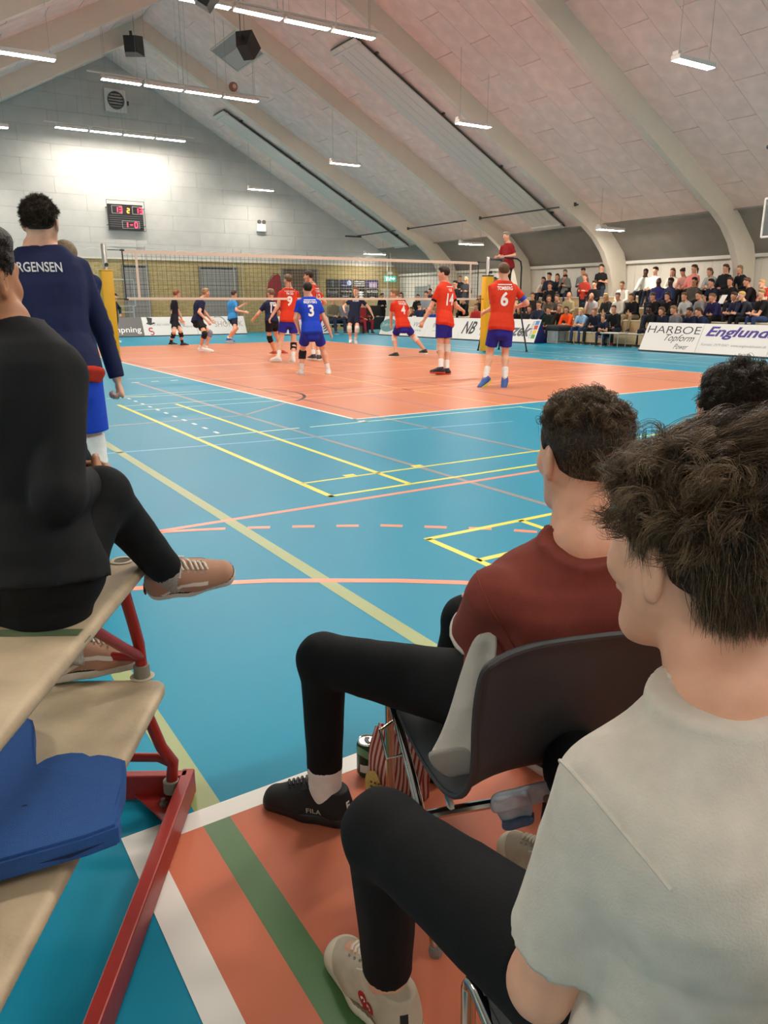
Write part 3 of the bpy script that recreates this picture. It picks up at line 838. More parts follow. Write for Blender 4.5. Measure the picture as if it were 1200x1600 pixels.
# roller doors and the brown door in the masonry
def gate(name, x0, x1, z1, mat, slat=.12):
    cx_ = (x0 + x1) / 2
    mb = MB(); mb.box((cx_, GY - .025, z1 / 2), (x1 - x0, .05, z1)); o = struct(mb.build(name, M('door_recess', '3a3a3a', .8)))
    zz = .02
    while zz < z1 - .05:
        b = MB(); b.box((cx_, GY - .058, zz + slat / 2), (x1 - x0 - .04, .02, slat - .012)); b.build('slat', mat, o); zz += slat
    f = MB()
    for xx in (x0 - .04, x1 + .04): f.box((xx, GY - .05, z1 / 2), (.08, .1, z1))
    f.box((cx_, GY - .05, z1 + .04), (x1 - x0 + .16, .1, .08)); f.build('frame', M('door_frame', '75726a', .6), o)
gate('door_1', 4.45, 5.44, 2.95, M('door_grey', '83837f', .7, var=.06, vscale=3), .24)
gate('door_2', 7.9, 9.64, 2.95, MATS['door_grey'], .24)
gate('door_3', 12.05, 13.9, 2.95, M('door_brown', '5f4a36', .6, var=.1, vscale=4), .6)
# door in far right corner of the gable and window in the right wall
mb = MB(); mb.box((18.3, GY - .04, 1.05), (1.0, .06, 2.1)); dr = struct(mb.build('door_4', M('door_pale', 'b9b09a', .6)))
mb = MB(); mb.lathe((17.92, GY - .07, 1.05), [(.02, 0), (.03, -.05), (.02, -.06)], 10, (0, 1, 0)); mb.build('door_handle', m_wire, dr)
mb = MB(); mb.box((WX - .03, 25.3, 1.45), (.06, 1.2, 1.5)); wn = struct(mb.build('window_1', M('opening_grey', '8f958f', .5)))
mb = MB()
for a, b, c, d in ((25.3, 2.22, 1.3, .07), (25.3, .68, 1.3, .07)): mb.box((WX - .07, a, b), (.06, c, d))
for a in (24.68, 25.92): mb.box((WX - .07, a, 1.45), (.06, .07, 1.6))
mb.build('window_frame', M('frame_white', 'd0cdc4', .5), wn)

# ------------------------------------------------------------------ net, posts, referee stand
m_tape = M('net_tape', 'dcc7b4', .7, bump=.1)
m_cord = M('net_cord', '3c3d3b', .8)
m_blackm = M('metal_black', '232426', .4)
NY = 9.0
net = thing('volleyball_net', (4.5, NY, 1.43), 'long volleyball net stretched across the orange court', 'net')
mb = MB()
for i in range(11): mb.box((4.5, NY, 1.45 + .0955 * i), (9.5, .005, .005))
for i in range(96): mb.box((-.25 + .1 * i, NY, 1.93), (.005, .005, .96))
o = mb.build('netting', m_cord, net); o['kind'] = 'stuff'
mb = MB(); mb.box((4.5, NY, 2.395), (9.5, .012, .07)); mb.build('top_tape', m_tape, net)
mb = MB(); mb.box((4.5, NY, 1.455), (9.5, .012, .05)); mb.build('bottom_tape', m_tape, net)
for x in (.025, 8.975):
    mb = MB(); mb.box((x, NY - .008, 1.93), (.05, .012, .99)); mb.build('side_band', m_tape, net)
for x in (-.25, 9.25):
    mb = MB(); mb.tube([(x, NY, 1.42), (x, NY, 2.44)], .014, 6)
    for z in (1.44, 2.42): mb.box((x, NY, z), (.09, .03, .03))
    mb.build('end_rod', m_blackm, net)
mb = MB()
for x0, x1 in ((-.25, -.55), (9.25, 9.52)):
    for z in (2.42, 1.45): mb.tube([(x0, NY, z), (x1, NY, z)], .008, 5)
mb.build('tension_cord', m_cord, net)

m_silver = M('post_aluminium', 'b9b4ae', .35, metal=.7)
m_pad = M('pad_yellow', 'd9a514', .5, bump=.05)
def post(x, top, label, padtop, w):
    t = thing('net_post', (x, NY, 0), label, 'net post')
    mb = MB(); mb.lathe((x, NY, 0), [(.09, 0), (.09, .015), (.05, .03), (.05, top), (.045, top + .01)], 16); mb.build('pole', m_silver, t, smooth=True)
    mb = MB(); mb.bbox((x, NY, padtop / 2 + .02), (w, w, padtop - .04), b=.03); mb.build('pad', m_pad, t, smooth=True)
    mb = MB(); mb.bbox((x, NY, padtop + .012), (w * .96, w * .96, .03), b=.01); mb.build('pad_cap', m_blackm if x > 5 else M('pad_cap_yellow', 'c99a1c', .5), t)
    mb = MB(); mb.lathe((x, NY - .05, top - .4), [(.025, 0), (.025, -.07), (.04, -.07), (.04, -.09)], 12, (0, 1, 0)); mb.build('crank', m_blackm, t)
post(-.62, 2.52, 'left net post with a square yellow pad behind the navy player', 2.0, .24)
post(9.60, 2.56, 'right net post with a yellow pad beside the referee stand', 2.06, .25)

t = thing('referee_stand', (10.25, 9.05, 0), 'black tubular referee stand beside the right net post', 'referee stand')
PZ = 1.42
legs = [((9.95, 8.55), (10.02, 8.75)), ((10.75, 8.55), (10.55, 8.75)), ((9.95, 9.75), (10.02, 9.45)), ((10.75, 9.75), (10.55, 9.45))]
for a, b in legs:
    mb = MB(); mb.tube([(a[0], a[1], .02), (b[0], b[1], PZ)], .022, 8); mb.lathe((a[0], a[1], 0), [(.035, 0), (.035, .04)], 10); mb.build('leg', m_blackm, t)
mb = MB(); mb.bbox((10.28, 9.1, PZ + .015), (.62, .78, .03), b=.008); mb.build('platform', m_blackm, t)
for i in range(4):
    z = .3 + .28 * i; f = z / PZ
    mb = MB(); mb.tube([(9.95 + .07 * f, 9.75 - .30 * f, z), (10.75 - .2 * f, 9.75 - .3 * f, z)], .016, 6); mb.build('rung', m_blackm, t)
mb = MB()
for yy in (8.75, 9.45):
    mb.tube([(9.92, yy, PZ), (9.92, yy, 2.48), (9.96, yy, 2.55), (10.42, yy, 2.53), (10.56, yy, 2.46), (10.60, yy, 2.3), (10.60, yy, PZ)], .022, 8)
mb.tube([(9.94, 8.75, 2.52), (9.94, 9.45, 2.52)], .02, 8); mb.tube([(9.92, 8.75, 2.0), (9.92, 9.45, 2.0)], .016, 8)
mb.build('handrail', m_blackm, t, smooth=True)

# ------------------------------------------------------------------ advertising boards
m_board = M('board_white', 'dcdad6', .35)
m_bgrey = M('board_grey', '62605f', .4)
m_bblue = M('board_blue', '20245e', .5)
m_ink = M('ink_black', '2b2a2b', .5)
m_inkgrey = M('ink_grey', '8c8c90', .5)
m_inkpurple = M('ink_purple', '3c2f86', .5)
m_inkteal = M('ink_teal', '5d8d8c', .5)
m_inkred = M('ink_red', 'b23a40', .5)
m_inkwhite = M('ink_white', 'e8e6e2', .5)
class Board:
    def __init__(s, a, b, label, mat=None, end=None, h=.78, lean=.36):
        """a,b: floor ends left to right as seen from the front"""
        a = Vector((a[0], a[1], 0)); b = Vector((b[0], b[1], 0)); s.a, s.b = a, b
        s.r = (b - a).normalized(); back = Vector((-s.r.y, s.r.x, 0))
        s.L = (b - a).length; s.up = (back * lean + Vector((0, 0, h))).normalized(); s.H = math.hypot(lean, h)
        s.n = s.r.cross(s.up); s.c = (a + b) / 2 + s.up * s.H / 2 + Vector((0, 0, .02))
        s.t = thing('advertising_board', (a + b) / 2, label, 'advertising board')
        R = Matrix((s.r, s.up, s.n)).transposed()
        mb = MB(); mb.bbox(s.c - s.n * .015, (s.L - .012, s.H, .03), R, b=.006); mb.build('front_panel', mat or m_board, s.t)
        tri = [(0, 0), (lean, h), (2 * lean, 0)]
        mb = MB(); q = [a + back * (p[0] + .035) + Vector((0, 0, p[1] * .97 + .008)) + s.r * .03 for p in tri]
        mb.prism(q, s.r * (s.L - .06)); mb.build('foam_wedge', end or m_bblue, s.t)
        mb = MB(); mb.box((a + b) / 2 + s.n * .006 + Vector((0, 0, .018)), (s.L - .012, .03, .035), R); mb.build('bottom_edge', m_ink, s.t)
    def text(s, body, x, y, mat, w=None, h=None, name='lettering', **k):
        return flat_text(name, body, s.c + s.r * x + s.up * y, s.r, s.up, mat, s.t, w, h, off=.003, **k)
    def poly(s, polys, x, y, mat, name='logo', off=.003): return flat_poly(name, polys, s.c + s.r * x + s.up * y, s.r, s.up, mat, s.t, off=off)
def ringseg(r0, r1, a0, a1, cx=0, cy=0, n=14):
    A = [math.radians(a0 + (a1 - a0) * i / n) for i in range(n + 1)]
    return [(cx + r1 * math.cos(a), cy + r1 * math.sin(a)) for a in A] + [(cx + r0 * math.cos(a), cy + r0 * math.sin(a)) for a in A[::-1]]
def ellipse(rx, ry, cx=0, cy=0, n=24): return [(cx + rx * math.cos(2 * math.pi * i / n), cy + ry * math.sin(2 * math.pi * i / n)) for i in range(n)]
BX = 13.72
b = Board((BX, 7.05), (BX, 5.20), 'white board with wide thin black capitals in front of the right spectator stand')
b.text('HARBOE', .02, .22, m_ink, 1.72, .22, narrow=1.3, bold=-.005)
b.text('Topform', .30, -.04, m_ink, .95, .26, name='script_lettering', shear=.45); b.text('Power', .44, -.26, m_ink, .46, .15, name='script_lettering', shear=.45)
b = Board((BX, 5.20), (BX, 3.15), 'white board with bold purple slanted lettering at the right edge')
b.text('Englunds', .12, .17, m_inkpurple, 2.0, .36, shear=.3, bold=.03); b.text('Kontakt: 2979 0547 · www.englundsbussen.dk', .02, -.17, m_inkgrey, 1.85, .09, name='small_print', shear=.2)
b = Board((BX, 3.15), (BX, 1.2), 'plain white board cut off by the right edge beside the purple lettered one')
b = Board((13.58, 21.0), (13.62, 17.7), 'white board with a teal oval logo behind the player numbered 4')
b.poly([ellipse(.62, .30)], -1.15, .02, m_inkteal); b.text('Svelle Marin', -1.15, .04, m_inkwhite, .95, .16, name='logo_lettering', shear=.3)
b.text('vvs', .95, .1, m_inkgrey, .5, .2, shear=.2); b.text('service', .95, -.14, m_inkgrey, .8, .1, name='small_print')
b = Board((13.62, 17.7), (13.70, 15.6), 'white board with faint grey lettering behind the player numbered 14')
b.text('BYG & TAG', 0, .1, m_inkgrey, 1.3, .18); b.text('totalentreprise', 0, -.14, m_inkgrey, 1.2, .08, name='small_print')
b = Board((13.70, 15.6), (13.86, 13.1), 'white board with slanted black initials beside the yellow net post')
b.text('NB', -.75, .05, m_ink, .72, .50, shear=.35, bold=.02); b.text('FOOD', .35, .12, m_ink, 1.05, .30, narrow=.9); b.text('BREDEBRO', .30, -.20, m_inkgrey, .8, .09, name='small_print')
b = Board((13.86, 13.1), (14.0, 11.7), 'white board with heavy slanted letters, colour squares and a blue foam end')
b.text('Rozek', -.32, .02, M('ink_darkgrey', '58585b', .5), 1.5, .46, shear=.35, bold=.03)
for i, cc in enumerate(('3f86c0', 'c8482e', 'e2c43a', '57a046')):
    b.poly([[(-.08, -.075), (.08, -.075), (.08, .075), (-.08, .075)]], .58, .30 - .165 * i, M('strip_' + cc, cc, .5), name='colour_square')
flat_text('strip_lettering', 'CRAMPTEN', b.c + b.r * .43 + b.up * .05, b.up, -b.r, M('ink_darkgrey', '58585b', .5), b.t, .62, .10, off=.003)
# along the far gable
b = Board((2.0, 25.4), (4.58, 25.4), 'dark grey board with white rounded lettering by the left net post', m_bgrey)
b.text('campning', .45, -.17, m_inkwhite, 1.5, .32, bold=.012)
b = Board((4.58, 25.4), (6.95, 25.4), 'white board with a top hat drawing on the far side')
b.poly([[(-.20, -.02), (-.15, -.06), (-.02, -.10), (.20, -.02), (.16, .03), (.05, .0), (.10, .22), (-.14, .26), (-.12, .03)]], -.82, .16, m_ink, 'hat_logo')
b.text('DE RES HÅRET', -.35, .09, m_inkgrey, .85, .12, shear=.3); b.poly([ringseg(.05, .11, 30, 300), ringseg(.05, .10, -140, 110, .02, -.15)], -.86, -.15, m_inkred, 'curl_logo')
b.poly([ringseg(.24, .34, 20, 200), ringseg(.14, .18, 10, 210)], .35, -.14, M('ink_arc', 'a9adb0', .5), 'arc_logo'); b.text('dækcenter', .9, -.02, m_inkgrey, .5, .1, name='small_print')
b = Board((6.95, 25.4), (9.25, 25.4), 'white board with pale tan capitals and an arc on the far side')
b.text('SHOP.DK', .35, .06, M('ink_tan', 'a99d84', .5), 1.35, .27); b.poly([ringseg(.30, .35, -10, 120)], -.1, .1, m_inkgrey, 'arc_logo')
b = Board((9.95, 23.2), (12.45, 23.2), 'white board with a dark swirl logo next to the gap at the far corner')
b.poly([ringseg(.30, .345, -80, 60), ringseg(.20, .245, -85, 55, .02, .02), ringseg(.10, .145, -90, 50, .04, .03)], .82, .0, m_ink, 'swirl_logo'); b.text('vestjysk lakering', -.1, .0, m_inkgrey, 1.0, .09, name='small_print')

# ------------------------------------------------------------------ spectator stand on the right
m_step = M('stand_plywood', 'b39b74', .55, var=.12, vscale=4, stretch=(1, .15, 1))
m_seatb = M('stand_seat', 'c9c2b2', .5)
SEAT = {-1: .30, 0: .42, 1: .80, 2: 1.18, 3: 1.56}
RX = {-1: 14.75, 0: 15.2, 1: 16.05, 2: 16.9, 3: 17.8}
def stand(y0, y1, label):
    t = thing('spectator_stand', (16.5, (y0 + y1) / 2, 0), label, 'stand', 'spectator stand sections')
    for r in (0, 1, 2, 3):
        x0 = RX[r] - .18; x1 = (RX[r + 1] - .18) if r < 3 else 18.25
        mb = MB(); mb.box(((x0 + x1) / 2, (y0 + y1) / 2, (SEAT[r] - .04) / 2), (x1 - x0, y1 - y0 - .02, SEAT[r] - .04)); mb.build('step', m_step, t)
        mb = MB(); mb.bbox(((x0 + x0 + .36) / 2 - .01, (y0 + y1) / 2, SEAT[r] - .018), (.38, y1 - y0 - .04, .036), b=.008); mb.build('seat_board', m_seatb, t)
        mb = MB(); mb.box(((x0 + .36 + x1) / 2, (y0 + y1) / 2, SEAT[r] - .03), (x1 - x0 - .36, y1 - y0 - .02, .02)); mb.build('tread', m_step, t)
        if r == 0:
            mb = MB(); mb.box((x0 - .01, (y0 + y1) / 2, .05), (.02, y1 - y0 - .06, .07)); mb.build('kick_gap', M('kick_dark', '33291f', .8), t)
for i, (a, b_) in enumerate(((2.4, 6.6), (6.6, 10.8), (10.8, 15.0), (15.0, 19.2), (19.2, 22.6))):
    stand(a, b_, 'wooden stepped spectator stand, section %s from the photographer\'s end' % ('nearest', 'second', 'third', 'fourth', 'farthest')[i])
# stuff by the stand
t = thing('crate', (14.75, 11.35, 0), 'grey plastic mesh crate with a black bag on top beside the blue board end', 'crate')
mb = MB()
for i in range(9):
    for yy, dx in ((11.1, 0), (11.62, 0)): pass
    mb.box((14.55, 11.36, .04 + .045 * i), (.02, .5, .02)); mb.box((14.8, 11.12, .04 + .045 * i), (.5, .02, .02)); mb.box((14.8, 11.6, .04 + .045 * i), (.5, .02, .02))
for i in range(8): mb.box((14.545, 11.13 + .065 * i, .22), (.02, .02, .42))
mb.box((14.8, 11.36, .02), (.5, .5, .02))
mb.build('mesh_wall', M('crate_grey', '9fa7a6', .5), t)
mb = MB(); mb.bbox((14.8, 11.36, .52), (.62, .62, .2), b=.07); mb.build('bag', M('bag_black', '222325', .7), t)
t = thing('side_table', (14.55, 8.9, 0), 'low pale side table in front of the lowest bench row', 'table')
mb = MB(); mb.bbox((14.6, 8.75, .43), (.45, .75, .035), b=.01); mb.build('table_top', m_seatb, t)
for dx in (-.18, .18):
    for dy in (-.32, .32): mb = MB(); mb.tube([(14.6 + dx, 8.75 + dy, 0), (14.6 + dx, 8.75 + dy, .42)], .015, 6); mb.build('leg', m_silver, t)
t = thing('bench_stool', (14.75, 9.38, 0), 'small low stool under the boy in the navy polo', 'stool')
mb = MB(); mb.bbox((14.80, 9.38, .28), (.3, .34, .04), b=.01); mb.build('seat', M('stool_blue', '2a4a8c', .5), t)
for dx in (-.11, .11):
    for dy in (-.13, .13): mb = MB(); mb.tube([(14.8 + dx, 9.38 + dy, 0), (14.8 + dx, 9.38 + dy, .27)], .014, 6); mb.build('leg', m_silver, t)
t = thing('team_bench', (13.3, 23.45, 0), 'low wooden bench under the substitutes at the far corner', 'bench')
mb = MB(); mb.bbox((13.4, 23.5, .42), (2.2, .32, .05), b=.01); mb.build('seat', m_seatb, t)
for xx in (12.5, 14.2): mb = MB(); mb.bbox((xx, 23.5, .2), (.08, .28, .4), b=.01); mb.build('leg', m_step, t)
t = thing('scorer_table', (14.55, 23.0, 0), 'black covered scorer table at the far corner', 'table')
mb = MB(); mb.bbox((14.55, 22.9, .72), (1.1, .6, .04), b=.01); mb.build('table_top', m_blackm, t)
mb = MB(); mb.box((14.55, 22.62, .44), (1.1, .02, .52)); mb.build('front_cloth', M('cloth_dark', '1c2428', .9), t)
for dx in (-.48, .48): mb = MB(); mb.box((14.55 + dx, 22.9, .35), (.05, .5, .7)); mb.build('leg', m_blackm, t)
t = thing('monitor', (14.5, 22.85, .74), 'dark screen standing on the scorer table at the far corner', 'monitor')
mb = MB(); mb.bbox((14.5, 22.9, 1.02), (.75, .05, .46), b=.01); mb.build('screen', m_blackm, t)
mb = MB(); mb.box((14.5, 22.9, .77), (.2, .16, .06)); mb.build('foot', m_blackm, t)

# ------------------------------------------------------------------ posters and flag on the gable
PN = ['VESTJYSK', 'SPORTS', 'HERRENEQ', 'FANS', 'Rozek', 'Englunds', 'VEST', 'NB FOOD']
for i in range(8):
    cx_ = 14.84 + .79 * (i % 4); cz_ = 2.32 - .46 * (i // 4)
    bt_ = MB(); bt_.bbox((cx_, GY - .03, cz_ - (.04 if i > 3 else 0)), (.74, .02, .42 if i < 4 else .5), b=.004)
    nm = ['dark poster with a grey figure', 'dark blue poster with a pale disc', 'black poster with white rows of print', 'purple and white poster of a crowd', 'black poster with one big grey word', 'black poster with two lines of white lettering', 'black poster with two white marks', 'black poster with bold white capitals over a cream oval'][i]
    t = thing('poster', (cx_, GY - .03, cz_), nm + ' on the far brick wall', 'poster', 'posters on the far brick wall')
    cc = ['1d2126', '1e2150', '17181a', '3a3264', '19191b', '1b1b1e', '17181a', '18181a'][i]
    bt_.build('sheet', M('poster_' + cc, cc, .5), t)
    o_ = (cx_, GY - .042, cz_ - (.04 if i > 3 else 0)); r_ = (1, 0, 0); u_ = (0, 0, 1)
    if i == 0: flat_poly('figure', [[(-.06, -.15), (.06, -.15), (.04, .0), (.09, .1), (0, .16), (-.09, .1), (-.04, 0)]], o_, r_, u_, M('poster_grey', '5a6670', .5), t)
    elif i == 1: flat_poly('disc', [ellipse(.13, .13, .18, .04)], o_, r_, u_, M('poster_pale', 'b9c4e0', .5), t); flat_text('lettering', 'VOLLEY', (cx_ - .08, GY - .042, cz_ - .08), r_, u_, m_inkwhite, t, .4, .06)
    elif i == 2:
        for j in range(3): flat_text('lettering', ['HERRELIGAEN', 'PROGRAM 18/19', 'HJEMMEKAMPE'][j], (cx_, GY - .042, cz_ + .12 - .11 * j), r_, u_, m_inkwhite, t, .6, .07, bold=.02)
    elif i == 3: flat_poly('crowd_print', [[(-.2 + .1 * j, -.18), (-.12 + .1 * j, -.18), (-.12 + .1 * j, .04 + .06 * (j % 2)), (-.16 + .1 * j, .12), (-.2 + .1 * j, .04)] for j in range(5)], o_, r_, u_, M('poster_pink', 'cbb6cf', .5), t)
    elif i == 4: flat_text('lettering', 'Rozek', (cx_, GY - .042, cz_ + .06), r_, u_, m_inkgrey, t, .62, .17, bold=.02); flat_text('small_print', 'VEJEN', (cx_, GY - .042, cz_ - .17), r_, u_, M('ink_brown', '7a5a44', .5), t, .45, .08)
    elif i == 5: flat_text('lettering', 'Englunds', (cx_, GY - .042, cz_ + .08), r_, u_, m_inkwhite, t, .62, .11, bold=.02); flat_text('small_print', 'Sport', (cx_ - .05, GY - .042, cz_ - .16), r_, u_, m_inkwhite, t, .4, .1, shear=.3)
    elif i == 6: flat_poly('mark', [ellipse(.2, .05, .05, .08), ellipse(.18, .05, .08, -.04), ellipse(.14, .05, .1, -.16)], o_, r_, u_, m_inkwhite, t)
    else: flat_text('lettering', 'NB FOOD', (cx_, GY - .042, cz_ + .08), r_, u_, m_inkwhite, t, .66, .13, bold=.02); flat_poly('mark', [ellipse(.16, .06, .0, -.2)], o_, r_, u_, M('poster_cream', 'd8c7a8', .5), t)
t = thing('feather_flag', (10.2, 24.2, 0), 'dark red curved feather flag in front of the brown door', 'flag')
pts = [(-.45, 1.0), (-.46, 1.7), (-.34, 2.25), (-.08, 2.55), (.14, 2.6), (.26, 2.5), (.26, .9)]
mb = MB(); mb.prism([(10.2 + p[0], 24.2, p[1]) for p in pts], (0, .008, 0)); mb.build('cloth', M('flag_red', '8e2f30', .8), t)
mb = MB(); mb.tube([(10.47, 24.2, .02), (10.47, 24.2, 2.2), (10.44, 24.2, 2.5), (10.32, 24.2, 2.62), (10.12, 24.2, 2.62), (9.85, 24.2, 2.3)], .012, 6); mb.build('pole', m_blackm, t)
mb = MB(); mb.box((10.47, 24.2, .015), (.5, .05, .03)); mb.box((10.47, 24.2, .015), (.05, .5, .03)); mb.build('cross_foot', m_blackm, t)

# protective ball-stop net before the gable
t = thing('ball_stop_net', (8.5, 26.4, 0), 'pale ball-stop netting hung on a wavy rope before the brick wall', 'net')
mb = MB()
z1 = 3.55
for i in range(0, 116):
    x = 1.2 + .15 * i; mb.box((x, 26.5, z1 / 2 + .05), (.006, .003, z1 - .1))
for i in range(23): mb.box((1.2 + 8.6, 26.5, .12 + .15 * i), (17.2, .003, .006))
o = mb.build('netting', M('ballnet', 'b9b7ac', .8), t); o['kind'] = 'stuff'
mb = MB()
rp = [(1.2 + .1 * i, 26.5, z1 + .10 * abs(math.sin(i * .42)) - .04) for i in range(173)]
mb.tube(rp, .008, 4)
mb.tube([(1.0, 26.5, z1 + .16), (18.4, 26.5, z1 + .10)], .006, 4)
mb.build('rope', M('ballnet_rope', 'd0cec4', .8), t)
for x in (1.3, 5.2, 9.2, 9.6, 13.0, 17.6):
    mb = MB(); mb.tube([(x, 26.5, 0), (x, 26.5, z1 + .18)], .02, 6); mb.build('upright', M('ballnet_post', 'a9a89e', .6), t)
# small practice backboard behind the left post
t = thing('practice_backboard', (4.0, 26.9, 1.1), 'pale framed practice backboard standing at the far wall behind the left net post', 'backboard')
mb = MB(); mb.tube([(3.75, 26.7, 1.25), (4.65, 26.7, 1.25), (4.65, 26.7, 2.35), (3.75, 26.7, 2.35)], .035, 6, closed=True); mb.build('frame', M('frame_bluish', 'a9b6b8', .5), t)
mb = MB(); mb.tube([(3.85, 26.7, 0), (3.85, 26.7, 1.25)], .04, 8); mb.tube([(4.55, 26.7, 0), (4.55, 26.7, 1.25)], .04, 8)
for z in (.4, .7, 1.0): mb.tube([(3.85, 26.7, z), (4.55, 26.7, z)], .025, 6)
mb.build('stand_frame', MATS['frame_bluish'], t)

# ------------------------------------------------------------------ people
def nrm(v): v = np.array(v, dtype=float); return v / (np.linalg.norm(v) + 1e-9)
def yawvec(a): a = math.radians(a); return np.array([math.sin(a), math.cos(a), 0.0]), np.array([math.cos(a), -math.sin(a), 0.0])
def head_axes(hy, hp=0.0, tilt=0.0):
    f, r = yawvec(hy); p = math.radians(hp)
    f2 = f * math.cos(p) + np.array([0, 0, -math.sin(p)]); u = np.cross(r, f2)
    if tilt:
        t = math.radians(tilt); r, u = r * math.cos(t) + u * math.sin(t), u * math.cos(t) - r * math.sin(t)
    return np.stack([r, f2, u], 1)

def add_head(F, H, A, k, fine=True):
    P = lambda x, y, z: H + A @ (np.array([x, y, z]) * k)
    F.ell(P(0, -.012, .032), np.array([.074, .094, .088]) * k, A, .02 * k)
    F.cone(P(0, .035, -.01), P(0, .048, -.085), .060 * k, .036 * k, .035 * k)
    for s in (-1, 1):
        F.cone(P(s * .050, .0, -.035), P(s * .022, .055, -.098), .026 * k, .018 * k, .03 * k)
        if fine:
            B_ = A @ np.array([[s * .89, s * .45, 0], [.45, -.89, 0], [0, 0, 1]]); F.ell(P(s * .082, -.014, -.006), np.array([.009, .022, .035]) * k, B_, .006 * k); F.ell(P(s * .092, -.010, -.004), np.array([.008, .011, .018]) * k, B_, .005 * k, op='s')
        else: F.ell(P(s * .076, -.008, -.004), np.array([.011, .020, .033]) * k, A, .008 * k)
        if fine: F.ell(P(s * .040, .062, -.022), np.array([.022, .022, .022]) * k, A, .02 * k)
    F.ell(P(0, .066, -.104), np.array([.020, .018, .016]) * k, A, .02 * k)
    F.cone(P(0, .080, .018), P(0, .104, -.026), .009 * k, .014 * k, .014 * k)
    if fine:
        F.cone(P(-.038, .072, .030), P(.038, .072, .030), .014 * k, .014 * k, .015 * k)
        F.cone(P(-.018, .086, -.058), P(.018, .086, -.058), .010 * k, .010 * k, .010 * k)
        for s in (-1, 1): F.ell(P(s * .031, .094, .010), np.array([.017, .012, .011]) * k, A, .010 * k, op='s')

def add_hand(F, W, E, k, n, l, curl=.45, spread=1.0):
    """W wrist, E elbow, n palm normal, l towards the thumb"""
    d = nrm(W - E); n = nrm(n - d * (n @ d)); l = nrm(l - d * (l @ d) - n * (l @ n))
    q = lambda a, b, c: W + (d * a + l * b + n * c) * k
    F.cone(q(.0, 0, 0), q(.075, 0, 0), .026 * k, .036 * k, .015 * k, flat=(n, .45))
    for i, (off, L) in enumerate(((.030, .92), (.010, 1.0), (-.010, .95), (-.029, .78))):
        c = curl * (1 + .12 * i); b0 = q(.078, off * .95, 0)
        d1 = nrm(d * math.cos(c) + n * math.sin(c) + l * off * 2.2 * spread); d2 = nrm(d * math.cos(2.0 * c) + n * math.sin(2.0 * c)); d3 = nrm(d * math.cos(2.8 * c) + n * math.sin(2.8 * c))
        b1 = b0 + d1 * .042 * L * k; b2 = b1 + d2 * .026 * L * k; b3 = b2 + d3 * .020 * L * k
        F.cone(b0, b1, .0092 * k, .0088 * k, .006 * k); F.cone(b1, b2, .0088 * k, .008 * k, .004 * k); F.cone(b2, b3, .008 * k, .007 * k, .004 * k)
    t0 = q(.018, .024, .006); t1 = t0 + (d * .030 + l * .026 + n * .014) * k; t2 = t1 + (d * .030 + l * .006 + n * .010) * k
    F.cone(t0, t1, .014 * k, .011 * k, .012 * k); F.cone(t1, t2, .010 * k, .008 * k, .005 * k)

def hand_dirs(J, s, Rp, fwd, W, E):
    d = nrm(W - E); m = Rp if s == 'l' else -Rp
    n = m * 1.0 + fwd * .1; l = fwd + np.array([0, 0, .35])
    if abs(d @ fwd) > .75: l = np.array([0, 0, 1.0]) + m * .4
    return n, l

HAIR_CLIP = lambda P, A, k: [(P(0, .020, 0), A @ np.array([0, 1, -.75])), (P(0, 0, -.062), A @ np.array([0, -.25, -1]))]
def hair_field(H, A, k, style, h, R2=None):
    P = lambda x, y, z: H + A @ (np.array([x, y, z]) * k)
    F = Field(H - .42 * k, H + .24 * k, h)
    if style == 'bald':
        F.ell(P(0, -.014, .02), np.array([.080, .100, .080]) * k, A, 0, clips=[(P(0, .0, 0), A @ np.array([0, 1, -.2])), (P(0, 0, -.06), A @ np.array([0, 0, -1.])), (P(0, 0, .055), A @ np.array([0, 0, 1.]))]); return F
    F.ell(P(0, -.014, .040), np.array([.084, .106, .094]) * k, A, 0, clips=HAIR_CLIP(P, A, k))
    F.ell(P(0, .035, .092), np.array([.062, .062, .038]) * k, A, .02 * k)
    if style not in ('long', 'bob'):
        for s in (-1, 1): F.ell(P(s * .085, .004, -.010), np.array([.03, .030, .042]) * k, A, .006, op='s')
    if style in ('long', 'bob'):
        L = -.26 if style == 'long' else -.10
        for s in (-1, 1): F.cone(P(s * .062, -.025, .02), P(s * .072, -.045, L), .034 * k, .024 * k, .02 * k)
        F.cone(P(0, -.07, .0), P(0, -.085, L), .062 * k, .05 * k, .03 * k, flat=(A[:, 1], .6))
    if style == 'tail':
        F.cone(P(0, -.105, .04), P(0, -.150, -.02), .028 * k, .030 * k, .02 * k); F.cone(P(0, -.150, -.02), P(0, -.145, -.16), .030 * k, .012 * k, .02 * k)
    if style == 'bun': F.ell(P(0, -.115, .065), np.array([.042, .036, .042]) * k, A, .01)
    return F

